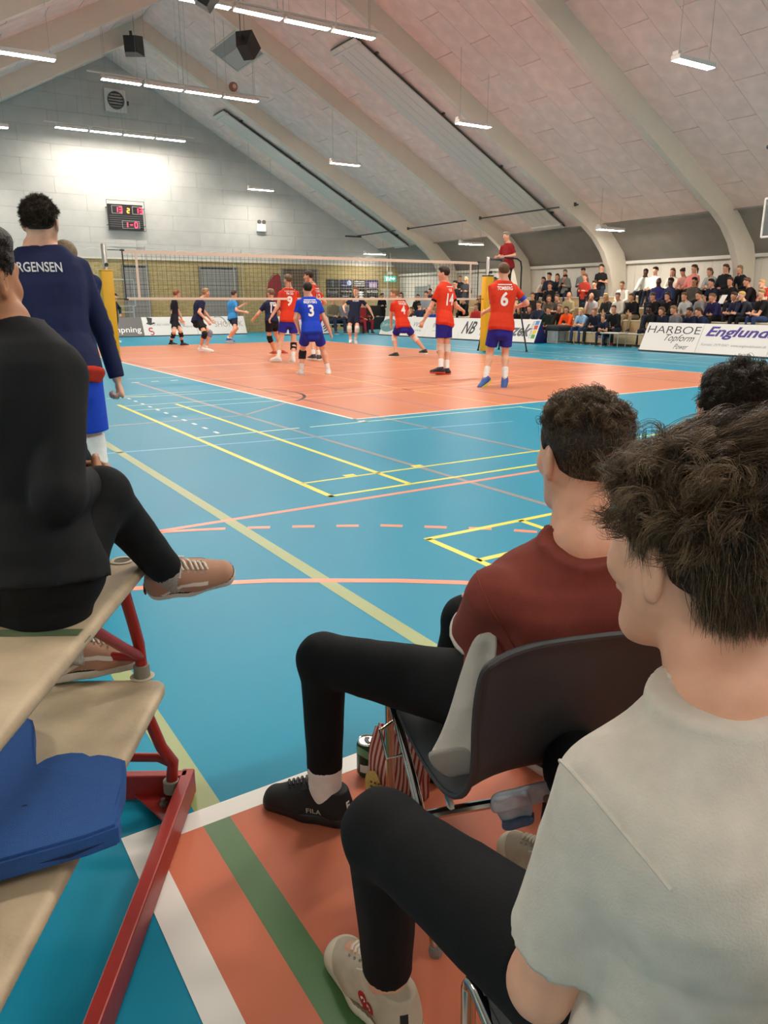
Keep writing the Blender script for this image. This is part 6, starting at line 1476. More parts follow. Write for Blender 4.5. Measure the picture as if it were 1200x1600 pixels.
# ------------------------------------------------------------------ chairs
m_shell = M('chair_shell', '343639', .5, bump=.25, bscale=700, spec=.45)
m_chrome = M('chrome', 'c8c4be', .12, metal=1.0)
def chair(cx, cy, yaw, label, shell=None, zoff=0.0):
    f, r = yawvec(yaw); O = np.array([cx, cy, 0.0]); up = np.array([0, 0, 1.0])
    W = lambda x, y, z: O + r * x + f * y + up * z
    t = thing('stacking_chair', (cx, cy, 0), label, 'chair', None)
    prof_ = [(.235, .415, .20), (.22, .438, .215), (.15, .440, .222), (0, .432, .222), (-.13, .430, .215), (-.185, .445, .205), (-.215, .48, .195), (-.232, .54, .195), (-.250, .62, .205), (-.270, .70, .210), (-.285, .755, .208), (-.292, .772, .20)]
    # refine profile
    pr = []
    for i in range(len(prof_) - 1):
        for q in range(3): a, b = np.array(prof_[i]), np.array(prof_[i + 1]); pr.append(a + (b - a) * q / 3)
    pr.append(np.array(prof_[-1])); pr = np.array(pr)
    for _ in range(2): pr[1:-1] = (pr[:-2] + 2 * pr[1:-1] + pr[2:]) / 4
    nx = 17; Vt = []; Vb = []; tan = np.gradient(pr[:, :2], axis=0)
    for (y, z, w), (ty, tz) in zip(pr, tan):
        n = np.array([tz, -ty]); n = n / np.linalg.norm(n)       # outward (below / behind)
        for i in range(nx):
            u = -1 + 2 * i / (nx - 1); x = u * w; cu = abs(u) ** 3.2 * .035
            Vt.append(W(x, y - n[0] * cu, z - n[1] * cu)); Vb.append(W(x, y - n[0] * (cu - .009), z - n[1] * (cu - .009)))
    ny = len(pr); n0 = nx * ny; V = Vt + Vb; Fq = []
    for a in range(ny - 1):
        for i in range(nx - 1):
            p = a * nx + i; Fq.append((p, p + 1, p + nx + 1, p + nx)); Fq.append((n0 + p, n0 + p + nx, n0 + p + nx + 1, n0 + p + 1))
    ed = [(i, i + 1) for i in range(nx - 1)] + [((ny - 1) * nx + i + 1, (ny - 1) * nx + i) for i in range(nx - 1)] + [((a + 1) * nx, a * nx) for a in range(ny - 1)] + [(a * nx + nx - 1, (a + 1) * nx + nx - 1) for a in range(ny - 1)]
    Fq += [(b, a, n0 + a, n0 + b) for a, b in ed]
    o = part('shell', V, Fq, shell or m_shell, t)
    bm = bmesh.new(); bm.from_mesh(o.data); bmesh.ops.recalc_face_normals(bm, faces=bm.faces); bm.to_mesh(o.data); bm.free()
    rim = MB(); nn = ny * 0
    edge = [Vt[a * nx] for a in range(ny)] + [Vt[(ny - 1) * nx + i] for i in range(nx)] + [Vt[a * nx + nx - 1] for a in range(ny - 1, -1, -1)]
    rim.tube(edge, .006, 6); rim.build('rim', shell or m_shell, t, smooth=True)
    for s in (-1, 1):
        x = s * .225
        mb = MB(); mb.tube([W(x, .205, .0), W(x, .215, .20), W(x, .222, .395), W(x, .214, .412), W(x, .196, .412), W(x, .14, .385), W(x, .02, .315), W(x, -.05, .265), W(x, -.09, .21), W(x, -.16, .0)], .0115, 10); mb.build('leg_frame', m_chrome, t, smooth=True)
        mb = MB(); mb.tube([W(x + s * .01, .15, .385), W(x + s * .045, .14, .372), W(x + s * .045, .075, .335), W(x + s * .01, .07, .345)], .004, 6); mb.build('linking_hook', m_chrome, t)
        for yy in (.205, -.16): mb = MB(); mb.lathe(W(x, yy, 0), [(.014, 0), (.016, .012), (.014, .022)], 10); mb.build('foot_cap', M('foot_cap_grey', '77726c', .5), t)
    mb = MB(); mb.tube([W(-.225, -.05, .265), W(-.16, -.06, .275), W(.16, -.06, .275), W(.225, -.05, .265)], .011, 8); mb.tube([W(-.18, .0, .42), W(-.16, -.06, .28)], .009, 6); mb.tube([W(.18, .0, .42), W(.16, -.06, .28)], .009, 6); mb.tube([W(-.222, .19, .412), W(.222, .19, .412)], .010, 8)
    mb.build('cross_bar', m_chrome, t, smooth=True)
    return t, W
chair(-3.495, -6.665, 18, 'dark grey shell chair with chrome legs under the rust red T-shirt')
chair(-3.00, -6.74, 8, 'dark shell chair behind the neck of the white T-shirt wearer', M('chair_shell_brown', '2f2a28', .42, bump=.25, bscale=700))
chair(-3.80, -7.38, 10, 'dark grey shell chair at the bottom edge under the white T-shirt')

# ------------------------------------------------------------------ the three young men in front
rd = POSES['red']; r_ = joints(rd)
REDP = figure(rd, dict(h=.0065, hc=.0075, top='7c3a30', bottom=('trousers', '101113'), ankle_r=.044, leg_end=.92, hair=('2a2019', 'short'), skin=0, sleeve=.80, bfold=.004, shoes=False, loose=.008, fold=.006, hem=-.16, bend=.03, collar='733529', curl=.6, ground=0, seed=4), 'person in a rust red T-shirt and black trousers on the chair in the middle')
def cuff(root, J, s, frac, hexc, k, r0=.062):
    S, E = J['s' + s], J['e' + s]; c = S + (E - S) * frac; d = nrm(E - S)
    Cf = Field(c - .1, c + .1, .006); Cf.cone(c - d * .02, c + d * .02, r0 * k, r0 * k, 0, clips=[(c - d * .008, -d), (c + d * .010, d)]); Cf.build('sleeve_cuff', cloth(hexc), root)
cuff(REDP, r_, 'l', .78, 'cfc8be', rd['k'], .0635); cuff(REDP, r_, 'r', .78, 'cfc8be', rd['k'], .0635)
Ar = head_axes(rd['hy'], rd['hp'], rd.get('ht', 0)); Hr = r_['H']
top_mask = lambda v: (v[:, 2] > .42) & (v[:, 1] - .9 * v[:, 2] < .25)
strands(REDP, Hr, Ar, rd['k'], [
    dict(clumps=380, per=20, len=.046, mask=top_mask, flow=lambda v: np.stack([-.35 + 0 * v[:, 0] + .3 * v[:, 0], -.1 + .4 * v[:, 1], .45 + 0 * v[:, 0]], 1), curl=.75, turns=8, grav=.16, spread=.0055, clump=.75, r=.00055, seg=10),
    dict(clumps=900, per=7, len=.011, mask=lambda v: (v[:, 2] <= .5) & (v[:, 2] > -.62) & (v[:, 1] - .6 * v[:, 2] < .28) & ~((np.abs(v[:, 0]) > .7) & (v[:, 2] < .1) & (v[:, 1] > -.4)), flow=lambda v: np.stack([0 * v[:, 0], 0 * v[:, 0], -1 + 0 * v[:, 0]], 1), out=.5, curl=.1, grav=.1, spread=.006, r=.0004, seg=3)], 11, mats=BROWN, name='strands')
wh = POSES['wht']; w_ = joints(wh)
WHT = figure(wh, dict(h=.006, hc=.0065, top='cfc7bb', bfold=.004, bare=True, leg_end=.90, ankle_r=.046, bottom=('trousers', '101113'), hair=('261c15', 'short'), skin=0, sleeve=.74, shoes=False, loose=.03, fold=.005, hem=-.20, bend=.05, collar='cfc7bb', curl=.6, ground=0, seed=9), 'person in a white T-shirt and black trousers nearest the camera at the right')
def seams(root, J, yaw, mat, sides='lr', rr=.0022, frac=.16):
    sh_ = [c for c in root.children if c.name.startswith('shirt')][0]; bv_ = bvh_of(sh_); f_, rt_ = yawvec(yaw)
    for s in sides:
        S, E = J['s' + s], J['e' + s]; sg = -1 if s == 'l' else 1
        n = nrm(nrm(E - S) * .75 + rt_ * sg); c = S + nrm(E - S) * frac * .3 - rt_ * sg * .012; a = nrm(np.cross(n, f_)); b2 = np.cross(n, a); pts = []
        for i in range(49):
            t = 2 * math.pi * i / 49; d = a * math.cos(t) + b2 * math.sin(t)
            hit = bv_.ray_cast(Vector(c + d * .16), Vector(-d), .16)
            if hit[0] is not None and .16 - hit[3] < .127: pts.append(np.array(hit[0]) + np.array(hit[1]) * .0005)
            else:
                if len(pts) > 5: mb = MB(); mb.tube(pts, rr, 6); mb.build('seam', mat, sh_, smooth=True)
                pts = []
        if len(pts) > 5: mb = MB(); mb.tube(pts, rr, 6); mb.build('seam', mat, sh_, smooth=True)
seams(WHT, w_, wh['yaw'], cloth('cfc7bb')); seams(REDP, r_, rd['yaw'], cloth('7c3a30'), 'l', .0016)
Aw = head_axes(wh['hy'], wh['hp'], wh.get('ht', 0)); Hw = w_['H']
earless = lambda v: ~((np.abs(v[:, 0]) > .66) & (v[:, 2] < .05) & (v[:, 1] > -.42))
sweep = lambda v: np.stack([1.0 + .1 * v[:, 0], -.35 + .2 * v[:, 1], .38 - .9 * np.maximum(v[:, 0], 0)], 1)
strands(WHT, Hw, Aw, wh['k'], [
    dict(clumps=460, per=30, len=.115, mask=lambda v: (v[:, 2] > .22) & (v[:, 0] > -.55) & (v[:, 1] - .9 * v[:, 2] < .25), flow=sweep, curl=.10, turns=3, grav=.17, keep=.06, spread=.006, clump=.72, r=.00042, seg=12, out=.55),
    dict(clumps=240, per=24, len=.060, mask=lambda v: (v[:, 2] > .12) & (v[:, 0] < -.15) & (v[:, 1] - .9 * v[:, 2] < .4), flow=lambda v: np.stack([-.9 + 0 * v[:, 0], .1 + .3 * v[:, 1], .15 + 0 * v[:, 0]], 1), curl=.45, turns=6, grav=.16, spread=.006, clump=.7, r=.00042, seg=9, out=.5),
    dict(clumps=1000, per=16, len=.042, mask=lambda v: (v[:, 2] <= .42) & (v[:, 2] > -.70) & (v[:, 1] - .6 * v[:, 2] < .26) & earless(v), flow=lambda v: np.stack([.06 + 0 * v[:, 0], -.05 + 0 * v[:, 0], -1.0 + 0 * v[:, 0]], 1), out=.18, curl=.10, grav=.12, spread=.007, clump=.5, r=.0004, seg=6)], 21, mats=BROWN, name='strands')
th = POSES['thr']; t_ = joints(th)
THR = figure(th, dict(h=.008, hc=.009, top='2a2c33', bottom=('trousers', '1d2230'), hair=('221a14', 'short'), skin=0, sleeve=.7, shoe='26262a', loose=.004, hem=-.10, fold=.004, bend=.05, ground=0), 'person with dark curls mostly hidden behind the white T-shirt, on the third chair')
At = head_axes(th['hy'], th['hp'])
strands(THR, t_['H'], At, th['k'], [dict(clumps=520, per=20, len=.060, mask=lambda v: (v[:, 2] > -.4) & (v[:, 1] - .8 * v[:, 2] < .3), flow=lambda v: v * .5 + np.array([-.2, 0, .2]), curl=1.0, turns=9, grav=.16, spread=.0065, clump=.75, r=.0006, seg=10, out=.8)], 31, mats=DARKB, name='strands')

# shoes of the three
m_blk = M('suede_black', '141416', .75, bump=.3, bscale=900); m_blks = M('rubber_black', '1a191a', .5)
sh = near_shoe(REDP, r_['al'], r_['tl'] - r_['al'] + np.array([0, 0, -(r_['tl'] - r_['al'])[2]]), 1.0, dict(upper=m_blk, sole=m_blks, lace=m_blks, tongue=m_blk, eyelet=m_blks))
V2, F2 = text_arrays('FILA', bold=.01); project_print('shoe_lettering', fit(V2, .042, .015), F2, sh['P'](0, .015, -.045), -sh['f'], sh['up'], sh['bv'], M('print_silver', 'b9b6b2', .5), sh['o'], off=.0012, grid=.01)
V2, F2 = text_arrays('F', bold=.03); project_print('heel_letter', fit(V2, None, .022), F2, sh['P'](0, -.05, -.025), nrm(sh['r'] - sh['f'] * .6), sh['up'], sh['bv'], M('print_white', 'e8e4de', .6), sh['o'], off=.0012, grid=.01)
near_shoe(REDP, r_['ar'], yawvec(10)[0], 1.0, dict(upper=m_blk, sole=m_blks, lace=m_blks, tongue=m_blk, eyelet=m_blks))
def sock(root, An, K, q, hexc, rr=.043):
    Sf = Field(np.minimum(An, K) - .1, np.maximum(An, K) + .1, .006); d = nrm(K - An)
    Sf.cone(An - d * .04, K, rr, .056, 0, clips=[(An + (K - An) * q, K - An), (An - d * .04, -d)]); Sf.build('sock', cloth(hexc), root)
sock(REDP, r_['al'], r_['kl'], .22, 'e3ddd6'); sock(REDP, r_['ar'], r_['kr'], .22, 'e3ddd6')
m_can = M('canvas_white', 'c0b59f', .85, var=.12, vscale=30, bump=.3, bscale=900); m_cap = M('rubber_cream', 'e0d8c2', .5, var=.06, vscale=40)
cst = dict(upper=m_can, sole=m_cap, toecap=m_cap, line=M('foxing_brown', '7d6c55', .6), lace=M('lace_cream', 'e2dac8', .85), tongue=m_can)
def flatdir(a, b): d = np.array(b) - np.array(a); d[2] = 0; return nrm(d)
sl_ = near_shoe(WHT, w_['al'], flatdir(w_['al'], w_['tl']), 1.03, cst)
sr_ = near_shoe(WHT, w_['ar'], flatdir(w_['ar'], w_['tr']), 1.03, dict(cst, high=.02))
heart = [(0, -.021)] + [(.019 * math.sin(a) ** 3 * 1.05, .0012 * (13 * math.cos(a) - 5 * math.cos(2 * a) - 2 * math.cos(3 * a) - math.cos(4 * a))) for a in [math.pi - .25 - (2 * math.pi - .5) * i / 26 for i in range(27)]]
hv = np.array(heart); hc_ = M('heart_red', 'b81f22', .7)
HR = [tuple(range(len(heart)))]
hp_ = sl_['P'](0, .012, -.038); hr_ = -sl_['f']; hu_ = nrm(sl_['up'] * .9 - sl_['f'] * .35)
def heart_print(v, mat, off, nm, nF=None): project_print(nm, v, nF or [tuple(range(len(v)))], hp_, nrm(np.cross(hu_, np.cross(hr_, hu_))), hu_, sl_['bv'], mat, sl_['o'], off=off, grid=.006)
heart_print(hv * np.array([1.25, 1.15]), hc_, .0012, 'heart_logo')
for ex in (-.009, .009):
    e = np.array([(ex + .0062 * math.cos(a * .4) * 1.1, .0035 + .0045 * math.sin(a * .4)) for a in range(15)]); heart_print(e, M('print_white', 'e8e4de', .6), .0019, 'heart_eye')
    e = np.array([(ex + .001 + .0025 * math.cos(a * .5), .0035 + .0032 * math.sin(a * .5)) for a in range(12)]); heart_print(e, M('ink_black', '2b2a2b', .5), .0026, 'heart_pupil')
mb = MB(); R_ = Matrix((Vector(sl_['r']), Vector(sl_['f']), Vector(sl_['up']))).transposed()
V = np.array([(-.008, -.028), (.008, -.028), (.008, .022), (-.008, .022)]); project_print('heel_strip', V, [(0, 1, 2, 3)], sl_['P'](0, -.04, -.032), nrm(sl_['r'] - sl_['f'] * .55), sl_['up'], sl_['bv'], M('ink_navy', '171a24', .6), sl_['o'], off=.0015, grid=.006)

# ------------------------------------------------------------------ bleacher bench at the left
ev = np.array([.52, .854, 0.0]); nv = np.array([.854, -.52, 0.0]); uz = np.array([0, 0, 1.0])
m_ply = M('bench_beige', 'b8a588', .6, var=.30, vscale=6, bump=.08, bscale=120, stretch=(1, 1, 1)); m_redp = M('red_paint', '9c241c', .4, var=.08, vscale=15); m_col = M('sleeve_grey', '8b8478', .6)
Rb = Matrix((Vector(nv), Vector(ev), Vector(uz))).transposed()
BL = thing('bleacher', (-4.4, -6.4, 0), 'red steel framed bleacher with beige seat boards at the left edge', 'bleacher')
def bench_board(corner, length, width, name):
    """corner: far right top corner"""
    c = np.array(corner); F = Field(c - ev * length - nv * width - .1, c + .12, .012)
    lo = np.minimum(c - ev * length, c - ev * length - nv * width); lo = np.minimum(lo, c - nv * width); hi = np.maximum(np.maximum(c, c - nv * width), np.maximum(c - ev * length, c - ev * length - nv * width))
    F = Field(lo - [.03, .03, .06], hi + [.03, .03, .03], .0075)
    cen = c - ev * length / 2 - nv * width / 2 - uz * .0175
    R3 = np.stack([nv, ev, uz], 1)
    def fn(X, Y, Z):
        px, py, pz = X - cen[0], Y - cen[1], Z - cen[2]
        q = [px * nv[0] + py * nv[1], px * ev[0] + py * ev[1], pz + 0 * X]
        cr = .045
        a = np.abs(q[0]) - (width / 2 - cr); b = np.abs(q[1]) - (length / 2 - cr)
        d2 = np.sqrt(np.maximum(a, 0) ** 2 + np.maximum(b, 0) ** 2) + np.minimum(np.maximum(a, b), 0) - cr
        e = .012; g0 = d2 + e; g1 = np.abs(q[2]) - (.0175 - e) + 0 * d2
        return np.sqrt(np.maximum(g0, 0) ** 2 + np.maximum(g1, 0) ** 2) + np.minimum(np.maximum(g0, g1), 0) - e
    F.put(lo - .05, hi + .05, 0, fn)
    return F.build(name, m_ply, BL)
def BW(s_, t_, z): return np.array([s_ * .52 + t_ * .854, s_ * .854 - t_ * .52, z])
up_b = bench_board(BW(-7.065, -.435, .68), 1.7, .40, 'seat_board')
lo_b = bench_board(BW(-7.140, -.390, .36), 1.7, .42, 'seat_board')
for s_, t_, z, o_ in ((-7.083, -.504, .68, up_b), (-7.132, -.463, .36, lo_b)):
    mb = MB(); mb.lathe(BW(s_, t_, z), [(.030, -.002), (.033, .002), (.028, .004), (.022, .003), (.021, -.002)], 24); mb.build('grommet', M('grommet_beige', 'c4b89f', .5), o_, smooth=True)
    mb = MB(); mb.lathe(BW(s_, t_, z), [(.021, -.001), (.021, .0012)], 20); mb.build('socket', M('socket_dark', '5f584c', .8), o_)
# dark green tape across the upper board and over its edge
tp = MB(); a_, b2 = -7.525, -7.560
for t0, t1, z0, z1 in ((-.80, -.449, .6808, .6808), (-.449, -.4385, .6808, .674), (-.4385, -.4343, .674, .664)):
    tp.add([BW(a_, t0, z0), BW(b2, t0, z0), BW(b2, t1, z1), BW(a_, t1, z1)], [(0, 1, 2, 3)])
tp.build('tape', M('tape_green', '5b6b4b', .6), up_b, smooth=True)
def rod(name, pts, r, n=12): mb = MB(); mb.tube(pts, r, n); return mb.build(name, m_redp, BL, smooth=True)
rod('post', [BW(-7.20, -.390, .04), BW(-7.20, -.385, .10), BW(-7.205, -.378, .14), BW(-7.225, -.40, .20), BW(-7.25, -.428, .335)], .0155)
rod('post', [BW(-7.132, -.463, .362), BW(-7.132, -.463, .42), BW(-7.135, -.463, .46), BW(-7.155, -.466, .53), BW(-7.20, -.47, .655)], .0155)
rod('brace', [BW(-7.132, -.463, .418), BW(-7.10, -.70, .42)], .0125)
rod('brace', [BW(-7.137, -.463, .425), BW(-7.22, -.475, .49), BW(-7.42, -.50, .655)], .0135)
rod('brace', [BW(-7.205, -.380, .135), BW(-7.195, -.42, .148), BW(-7.19, -.62, .15)], .0125)
rod('post', [BW(-8.4, -.420, .04), BW(-8.4, -.43, .335)], .0155)
for p, z0 in ((BW(-7.132, -.463, .362), 0), (BW(-7.20, -.390, .045), 1)):
    mb = MB(); mb.lathe(p, [(.0215, 0), (.0215, .034), (.017, .036)], 18); mb.build('collar', m_col, BL, smooth=True)
mb = MB(); mb.bbox(BW(-7.90, -.352, .045), (.034, 1.50, .075), Rb, b=.004); mb.build('base_rail', m_redp, BL)
mb = MB(); mb.bbox(BW(-7.172, -.53, .045), (.36, .03, .075), Rb, b=.004); mb.build('base_rail', m_redp, BL)
mb = MB(); mb.prism([BW(-7.186, -.50, .020), BW(-7.186, -.36, .020), BW(-7.33, -.36, .020)], (0, 0, .006)); mb.build('gusset_plate', m_redp, BL)
mb = MB(); mb.lathe(BW(-7.235, -.405, .026), [(.011, 0), (.011, .007), (.006, .007), (.006, .02)], 6); mb.build('bolt', M('bolt_zinc', '8a8478', .4, metal=.6), BL)
mb = MB(); mb.lathe(BW(-7.235, -.405, 0), [(.018, 0), (.020, .010), (.008, .020)], 12); mb.build('foot', M('foot_rubber', 'a49c8c', .6), BL)

# ------------------------------------------------------------------ blue foam hand lying on the lower board
m_foam = M('foam_blue', '2c5a9e', .95, var=.06, vscale=60, bump=.6, bscale=600)
outl = [(-7.40, -.80), (-7.39, -.70), (-7.405, -.66), (-7.42, -.635), (-7.45, -.618), (-7.53, -.585), (-7.602, -.549), (-7.585, -.540), (-7.568, -.520), (-7.560, -.490), (-7.562, -.462), (-7.574, -.444), (-7.572, -.425), (-7.582, -.398), (-7.592, -.380), (-7.602, -.361), (-7.70, -.332), (-7.77, -.322), (-7.80, -.308), (-7.838, -.300), (-7.865, -.350), (-7.885, -.41), (-7.915, -.48), (-7.93, -.52), (-7.88, -.60), (-7.86, -.80)]
FM = thing('foam_hand', tuple(BW(-7.66, -.5, .36)), 'big blue foam hand lying on the lower bleacher board', 'foam hand')
def zf(s_, t_): return .362 + max(0, (t_ + .44)) * .10 + max(0, (-7.60 - s_)) * .05
bm = bmesh.new(); th_ = .045
topv = [bm.verts.new(BW(s_, t_, zf(s_, t_) + th_)) for s_, t_ in outl]; botv = [bm.verts.new(BW(s_, t_, zf(s_, t_))) for s_, t_ in outl]
n_ = len(outl)
tf = bm.faces.new(topv); bf = bm.faces.new(botv[::-1])
for i in range(n_): bm.faces.new((topv[i], botv[i], botv[(i + 1) % n_], topv[(i + 1) % n_]))
bmesh.ops.recalc_face_normals(bm, faces=bm.faces)
edges = [e for e in bm.edges if (e.verts[0] in topv and e.verts[1] in topv) or (e.verts[0] in botv and e.verts[1] in botv)]
bmesh.ops.bevel(bm, geom=edges, offset=.006, segments=2, affect='EDGES')
bmesh.ops.triangulate(bm, faces=[f for f in bm.faces if len(f.verts) > 4])
for i, v in enumerate(bm.verts): v.index = i
o = part('foam_body', [tuple(v.co) for v in bm.verts], [tuple(v.index for v in f.verts) for f in bm.faces], m_foam, FM, smooth=False); bm.free()
mb = MB(); P1, P2 = BW(-7.848, -.318, zf(-7.848, -.318) + .020), BW(-7.89, -.43, zf(-7.89, -.43) + .018); mid = (P1 + P2) / 2 - ev * .006
mb.add([P1 - ev * .0025, mid - ev * .004 + uz * .004, P2 - ev * .0025, mid - ev * .004 - uz * .004], [(0, 1, 2, 3)]); mb.build('slit', M('foam_slit', '0e2048', .95), FM)
mb = MB()
for s_, t_, q in ((-7.76, -.505, .009), (-7.745, -.475, .005), (-7.775, -.49, .005)): mb.lathe(BW(s_, t_, zf(s_, t_) + th_ + .0002), [(q, 0), (q * .7, .0006)], 9)
mb.build('hole_mark', MATS['foam_slit'], FM)

# ------------------------------------------------------------------ popcorn bag and can on the floor
m_bw = M('bag_cream', 'c9a898', .8); m_br = M('bag_red', '8c2f2c', .8); m_bk = M('bag_print', 'c9b46a', .8, var=.2, vscale=120); m_bkd = M('bag_print_dark', '4f4626', .8)
bc = np.array([-3.535, -6.262, 0]); bf_, br_ = np.array([-.87, -.49, 0]), np.array([.49, -.87, 0])   # front normal, right
BG = thing('popcorn_bag', tuple(bc), 'red and white striped popcorn bag standing on the floor under the middle chair', 'bag')
def bag_pt(u, v, d): # u -1..1 across, v 0..1 up, d -1..1 depth
    wv = .078 + .006 * math.sin(v * 3); dv = .040 * (1 - .75 * v ** 1.5)
    p = bc + br_ * u * wv - bf_ * d * dv + uz * v * .215
    return p + br_ * .012 * v + bf_ * .006 * math.sin(u * 5 + v * 9)
N1, N2 = 26, 8
V = []; F = []; mi = []
def sheet(fn, n1, n2, off=0):
    b = len(V)
    for i in range(n1 + 1):
        for j in range(n2 + 1): V.append(fn(i / n1, j / n2))
    for i in range(n1):
        for j in range(n2): F.append((b + i * (n2 + 1) + j, b + (i + 1) * (n2 + 1) + j, b + (i + 1) * (n2 + 1) + j + 1, b + i * (n2 + 1) + j + 1)); mi.append((i + off) % 2)
sheet(lambda a, b: bag_pt(-1 + 2 * a, b, -1), N1, N2); sheet(lambda a, b: bag_pt(1 - 2 * a, b, 1), N1, N2)
sheet(lambda a, b: bag_pt(1 - .25 * math.sin(a * math.pi) * (.3 + b), b, -1 + 2 * a), 8, N2); sheet(lambda a, b: bag_pt(-1 + .25 * math.sin(a * math.pi) * (.3 + b), b, 1 - 2 * a), 8, N2)
o = part('paper', V, F, [m_bw, m_br], BG, mi, True)
me = o.data; sd = o.modifiers.new('thickness', 'SOLIDIFY'); sd.thickness = .0008
def blob(cx, cy, rx, ry, seed):
    q = random.Random(seed); return [(cx + rx * math.cos(a * .42) * (1 + .18 * q.random()), cy + ry * math.sin(a * .42) * (1 + .18 * q.random())) for a in range(15)]
bfo = bc + bf_ * .0445 + uz * .0
flat_poly('popcorn_print', [blob(-.052, .062, .022, .040, 1), blob(-.034, .045, .02, .022, 5), blob(.020, .032, .040, .014, 2), blob(.048, .044, .022, .012, 3)], bfo, br_, uz, m_bk, BG, off=.006)
flat_poly('popcorn_detail', [blob(-.055 + .012 * (i % 3), .04 + .014 * (i // 3), .0035, .003, i) for i in range(9)] + [blob(-.005 + .0095 * i, .031 + .004 * (i % 2) + .0012 * i, .0032, .0032, i + 20) for i in range(8)], bfo, br_, uz, m_bkd, BG, off=.007)
cc = (-3.545, -6.12, 0)
CN = thing('drink_can', cc, 'dark green drink can with a silver top beside the popcorn bag', 'can')
mb = MB(); mb.lathe(cc, [(.024, .0), (.027, .004), (.033, .014), (.033, .104), (.030, .112)], 28); mb.build('can_body', M('can_green', '163f2e', .3, metal=.5), CN, smooth=True)
mb = MB(); mb.lathe(cc, [(.030, .112), (.0275, .117), (.0265, .1165), (.0255, .1135), (.001, .1135)], 28); mb.build('lid', M('can_silver', 'c2c0ba', .25, metal=.9), CN, smooth=True)
mb = MB(); mb.box((cc[0] - .004, cc[1] - .004, .1150), (.010, .022, .0012)); mb.lathe((cc[0] + .004, cc[1] + .010, .1138), [(.008, 0), (.008, .0004)], 12); mb.build('tab', m_blackm, CN)
lb = MB()
for a0, a1, z0, z1 in ((150, 330, .070, .096), ):
    V = []; n = 14
    for i in range(n + 1):
        a = math.radians(a0 + (a1 - a0) * i / n)
        for z in (z0, z1): V.append((cc[0] + .0333 * math.cos(a), cc[1] + .0333 * math.sin(a), z + .01 * math.sin(i * .45)))
    lb.add(V, [(2 * i, 2 * i + 2, 2 * i + 3, 2 * i + 1) for i in range(n)])
lb.build('label_band', M('can_light_green', '5f8f6a', .35), CN); lb = MB(); V = []
for i in range(9):
    a = math.radians(195 + 10 * i)
    for z in (.025, .05): V.append((cc[0] + .0333 * math.cos(a), cc[1] + .0333 * math.sin(a), z))
lb.add(V, [(2 * i, 2 * i + 2, 2 * i + 3, 2 * i + 1) for i in range(8)]); lb.build('white_panel', M('can_white', 'c8cdc4', .35), CN)

# ------------------------------------------------------------------ denim jacket hanging over the middle chair
m_den = M('denim_light', 'b3bfca', .9, var=.22, vscale=35, bump=.4, bscale=700); m_dend = M('denim_dark', '5a7496', .9, var=.2, vscale=50, bump=.4, bscale=700); m_lin = M('jacket_lining', 'b9b5ad', .9, var=.06, vscale=20, bump=.2, bscale=300)
DJ = thing('denim_jacket', (-3.6, -6.85, .45), 'light denim jacket spread over the middle chair, its hem and cuff hanging below', 'jacket')
def ribbon(name, rows, mat, th=.006):
    """rows: list of polylines of equal length"""
    n1, n2 = len(rows), len(rows[0]); V = [tuple(p) for r_2 in rows for p in r_2]; F = []
    for i in range(n1 - 1):
        for j in range(n2 - 1): F.append((i * n2 + j, i * n2 + j + 1, (i + 1) * n2 + j + 1, (i + 1) * n2 + j))
    o = part(name, V, F, mat, DJ, None, True)
    m1 = o.modifiers.new('sub', 'SUBSURF'); m1.levels = 2; m1.render_levels = 2; m2 = o.modifiers.new('thick', 'SOLIDIFY'); m2.thickness = th; m2.offset = 0
    return o
def L3(a, b, n, sag=0, wob=0): a, b = np.array(a), np.array(b); return [a + (b - a) * i / (n - 1) - uz * sag * math.sin(math.pi * i / (n - 1)) + bf_ * wob * math.sin(i * 2.1) for i in range(n)]
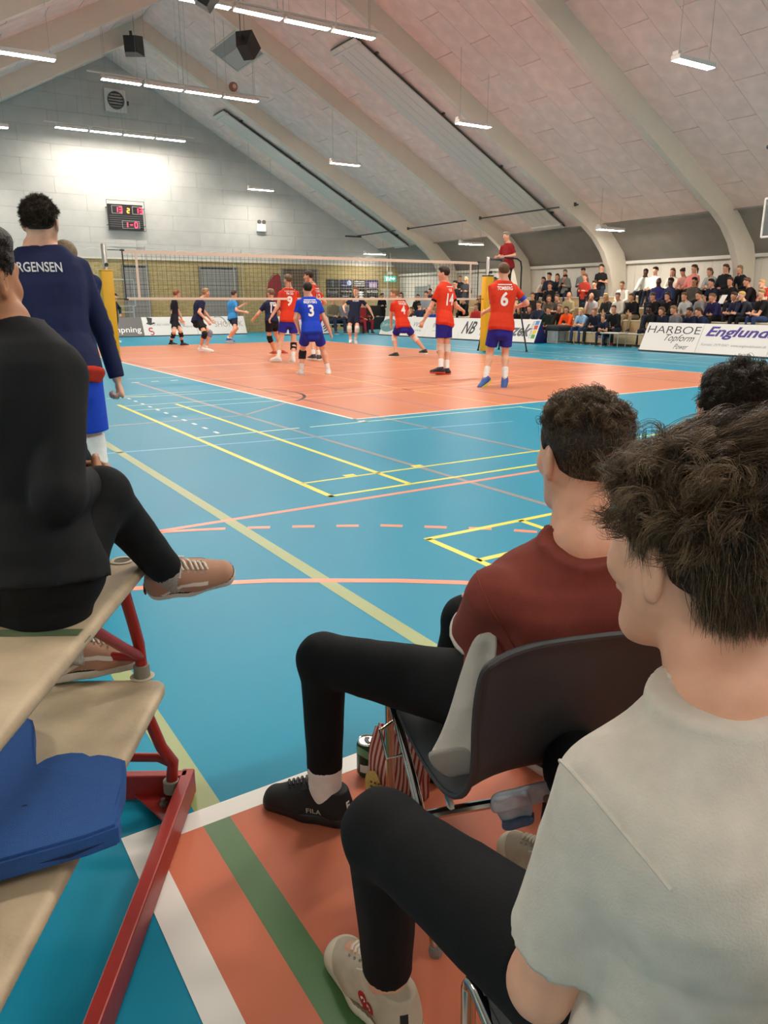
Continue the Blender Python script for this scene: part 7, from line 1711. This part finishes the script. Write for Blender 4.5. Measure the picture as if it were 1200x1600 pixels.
# band under the backrest, its cuff, and the grey lining flap over the left seat edge
hb = [(-3.715, -6.855, 0.449), (-3.535, -6.925, 0.475)]
ribbon('hem_band', [L3(hb[0], hb[1], 6, .004, .003), L3((hb[0][0], hb[0][1], hb[0][2] - .024), (hb[1][0], hb[1][1], hb[1][2] - .024), 6, .004, .004), L3((hb[0][0], hb[0][1], hb[0][2] - .045), (hb[1][0], hb[1][1], hb[1][2] - .042), 6, .004, .003)], m_den)
mb = MB(); q = np.array(hb[0]) * .45 + np.array(hb[1]) * .55 + np.array([-.012, -.022, -.022]); mb.lathe(q, [(.0085, 0), (.0085, .003), (.004, .005)], 14, np.array([-.5, -.86, .1])); mb.build('button', M('button_brass', '6f6250', .4, metal=.6), DJ)
ribbon('sleeve', [L3((-3.715, -6.855, 0.442), (-3.650, -6.885, 0.449), 5, 0, .006), L3((-3.700, -6.850, 0.412), (-3.628, -6.880, 0.422), 5, .0, .008), L3((-3.685, -6.855, 0.377), (-3.628, -6.885, 0.387), 5, 0, .008)], m_den, .012)
ribbon('cuff', [L3((-3.690, -6.858, 0.384), (-3.626, -6.887, 0.392), 5, .004, .006), L3((-3.686, -6.858, 0.365), (-3.628, -6.887, 0.375), 5, .006, .006)], m_dend, .018)
ribbon('lining_flap', [L3((-3.690, -6.760, .735), (-3.655, -6.79, .745), 4, 0, .004), L3((-3.715, -6.750, .65), (-3.67, -6.80, .66), 4, 0, .006), L3((-3.735, -6.75, .58), (-3.70, -6.81, .575), 4, 0, .006), L3((-3.775, -6.76, .525), (-3.725, -6.81, .52), 4, 0, .006), L3((-3.800, -6.765, .515), (-3.745, -6.815, .485), 4, 0, .004)], m_lin)
ribbon('lining_cuff', [L3((-3.806, -6.765, .522), (-3.730, -6.80, .528), 4, 0, .004), L3((-3.800, -6.780, .497), (-3.726, -6.815, .503), 4, 0, .004), L3((-3.775, -6.795, .478), (-3.730, -6.82, .480), 4, 0, .004)], M('lining_grey', '918e88', .9, bump=.3, bscale=500), .014)
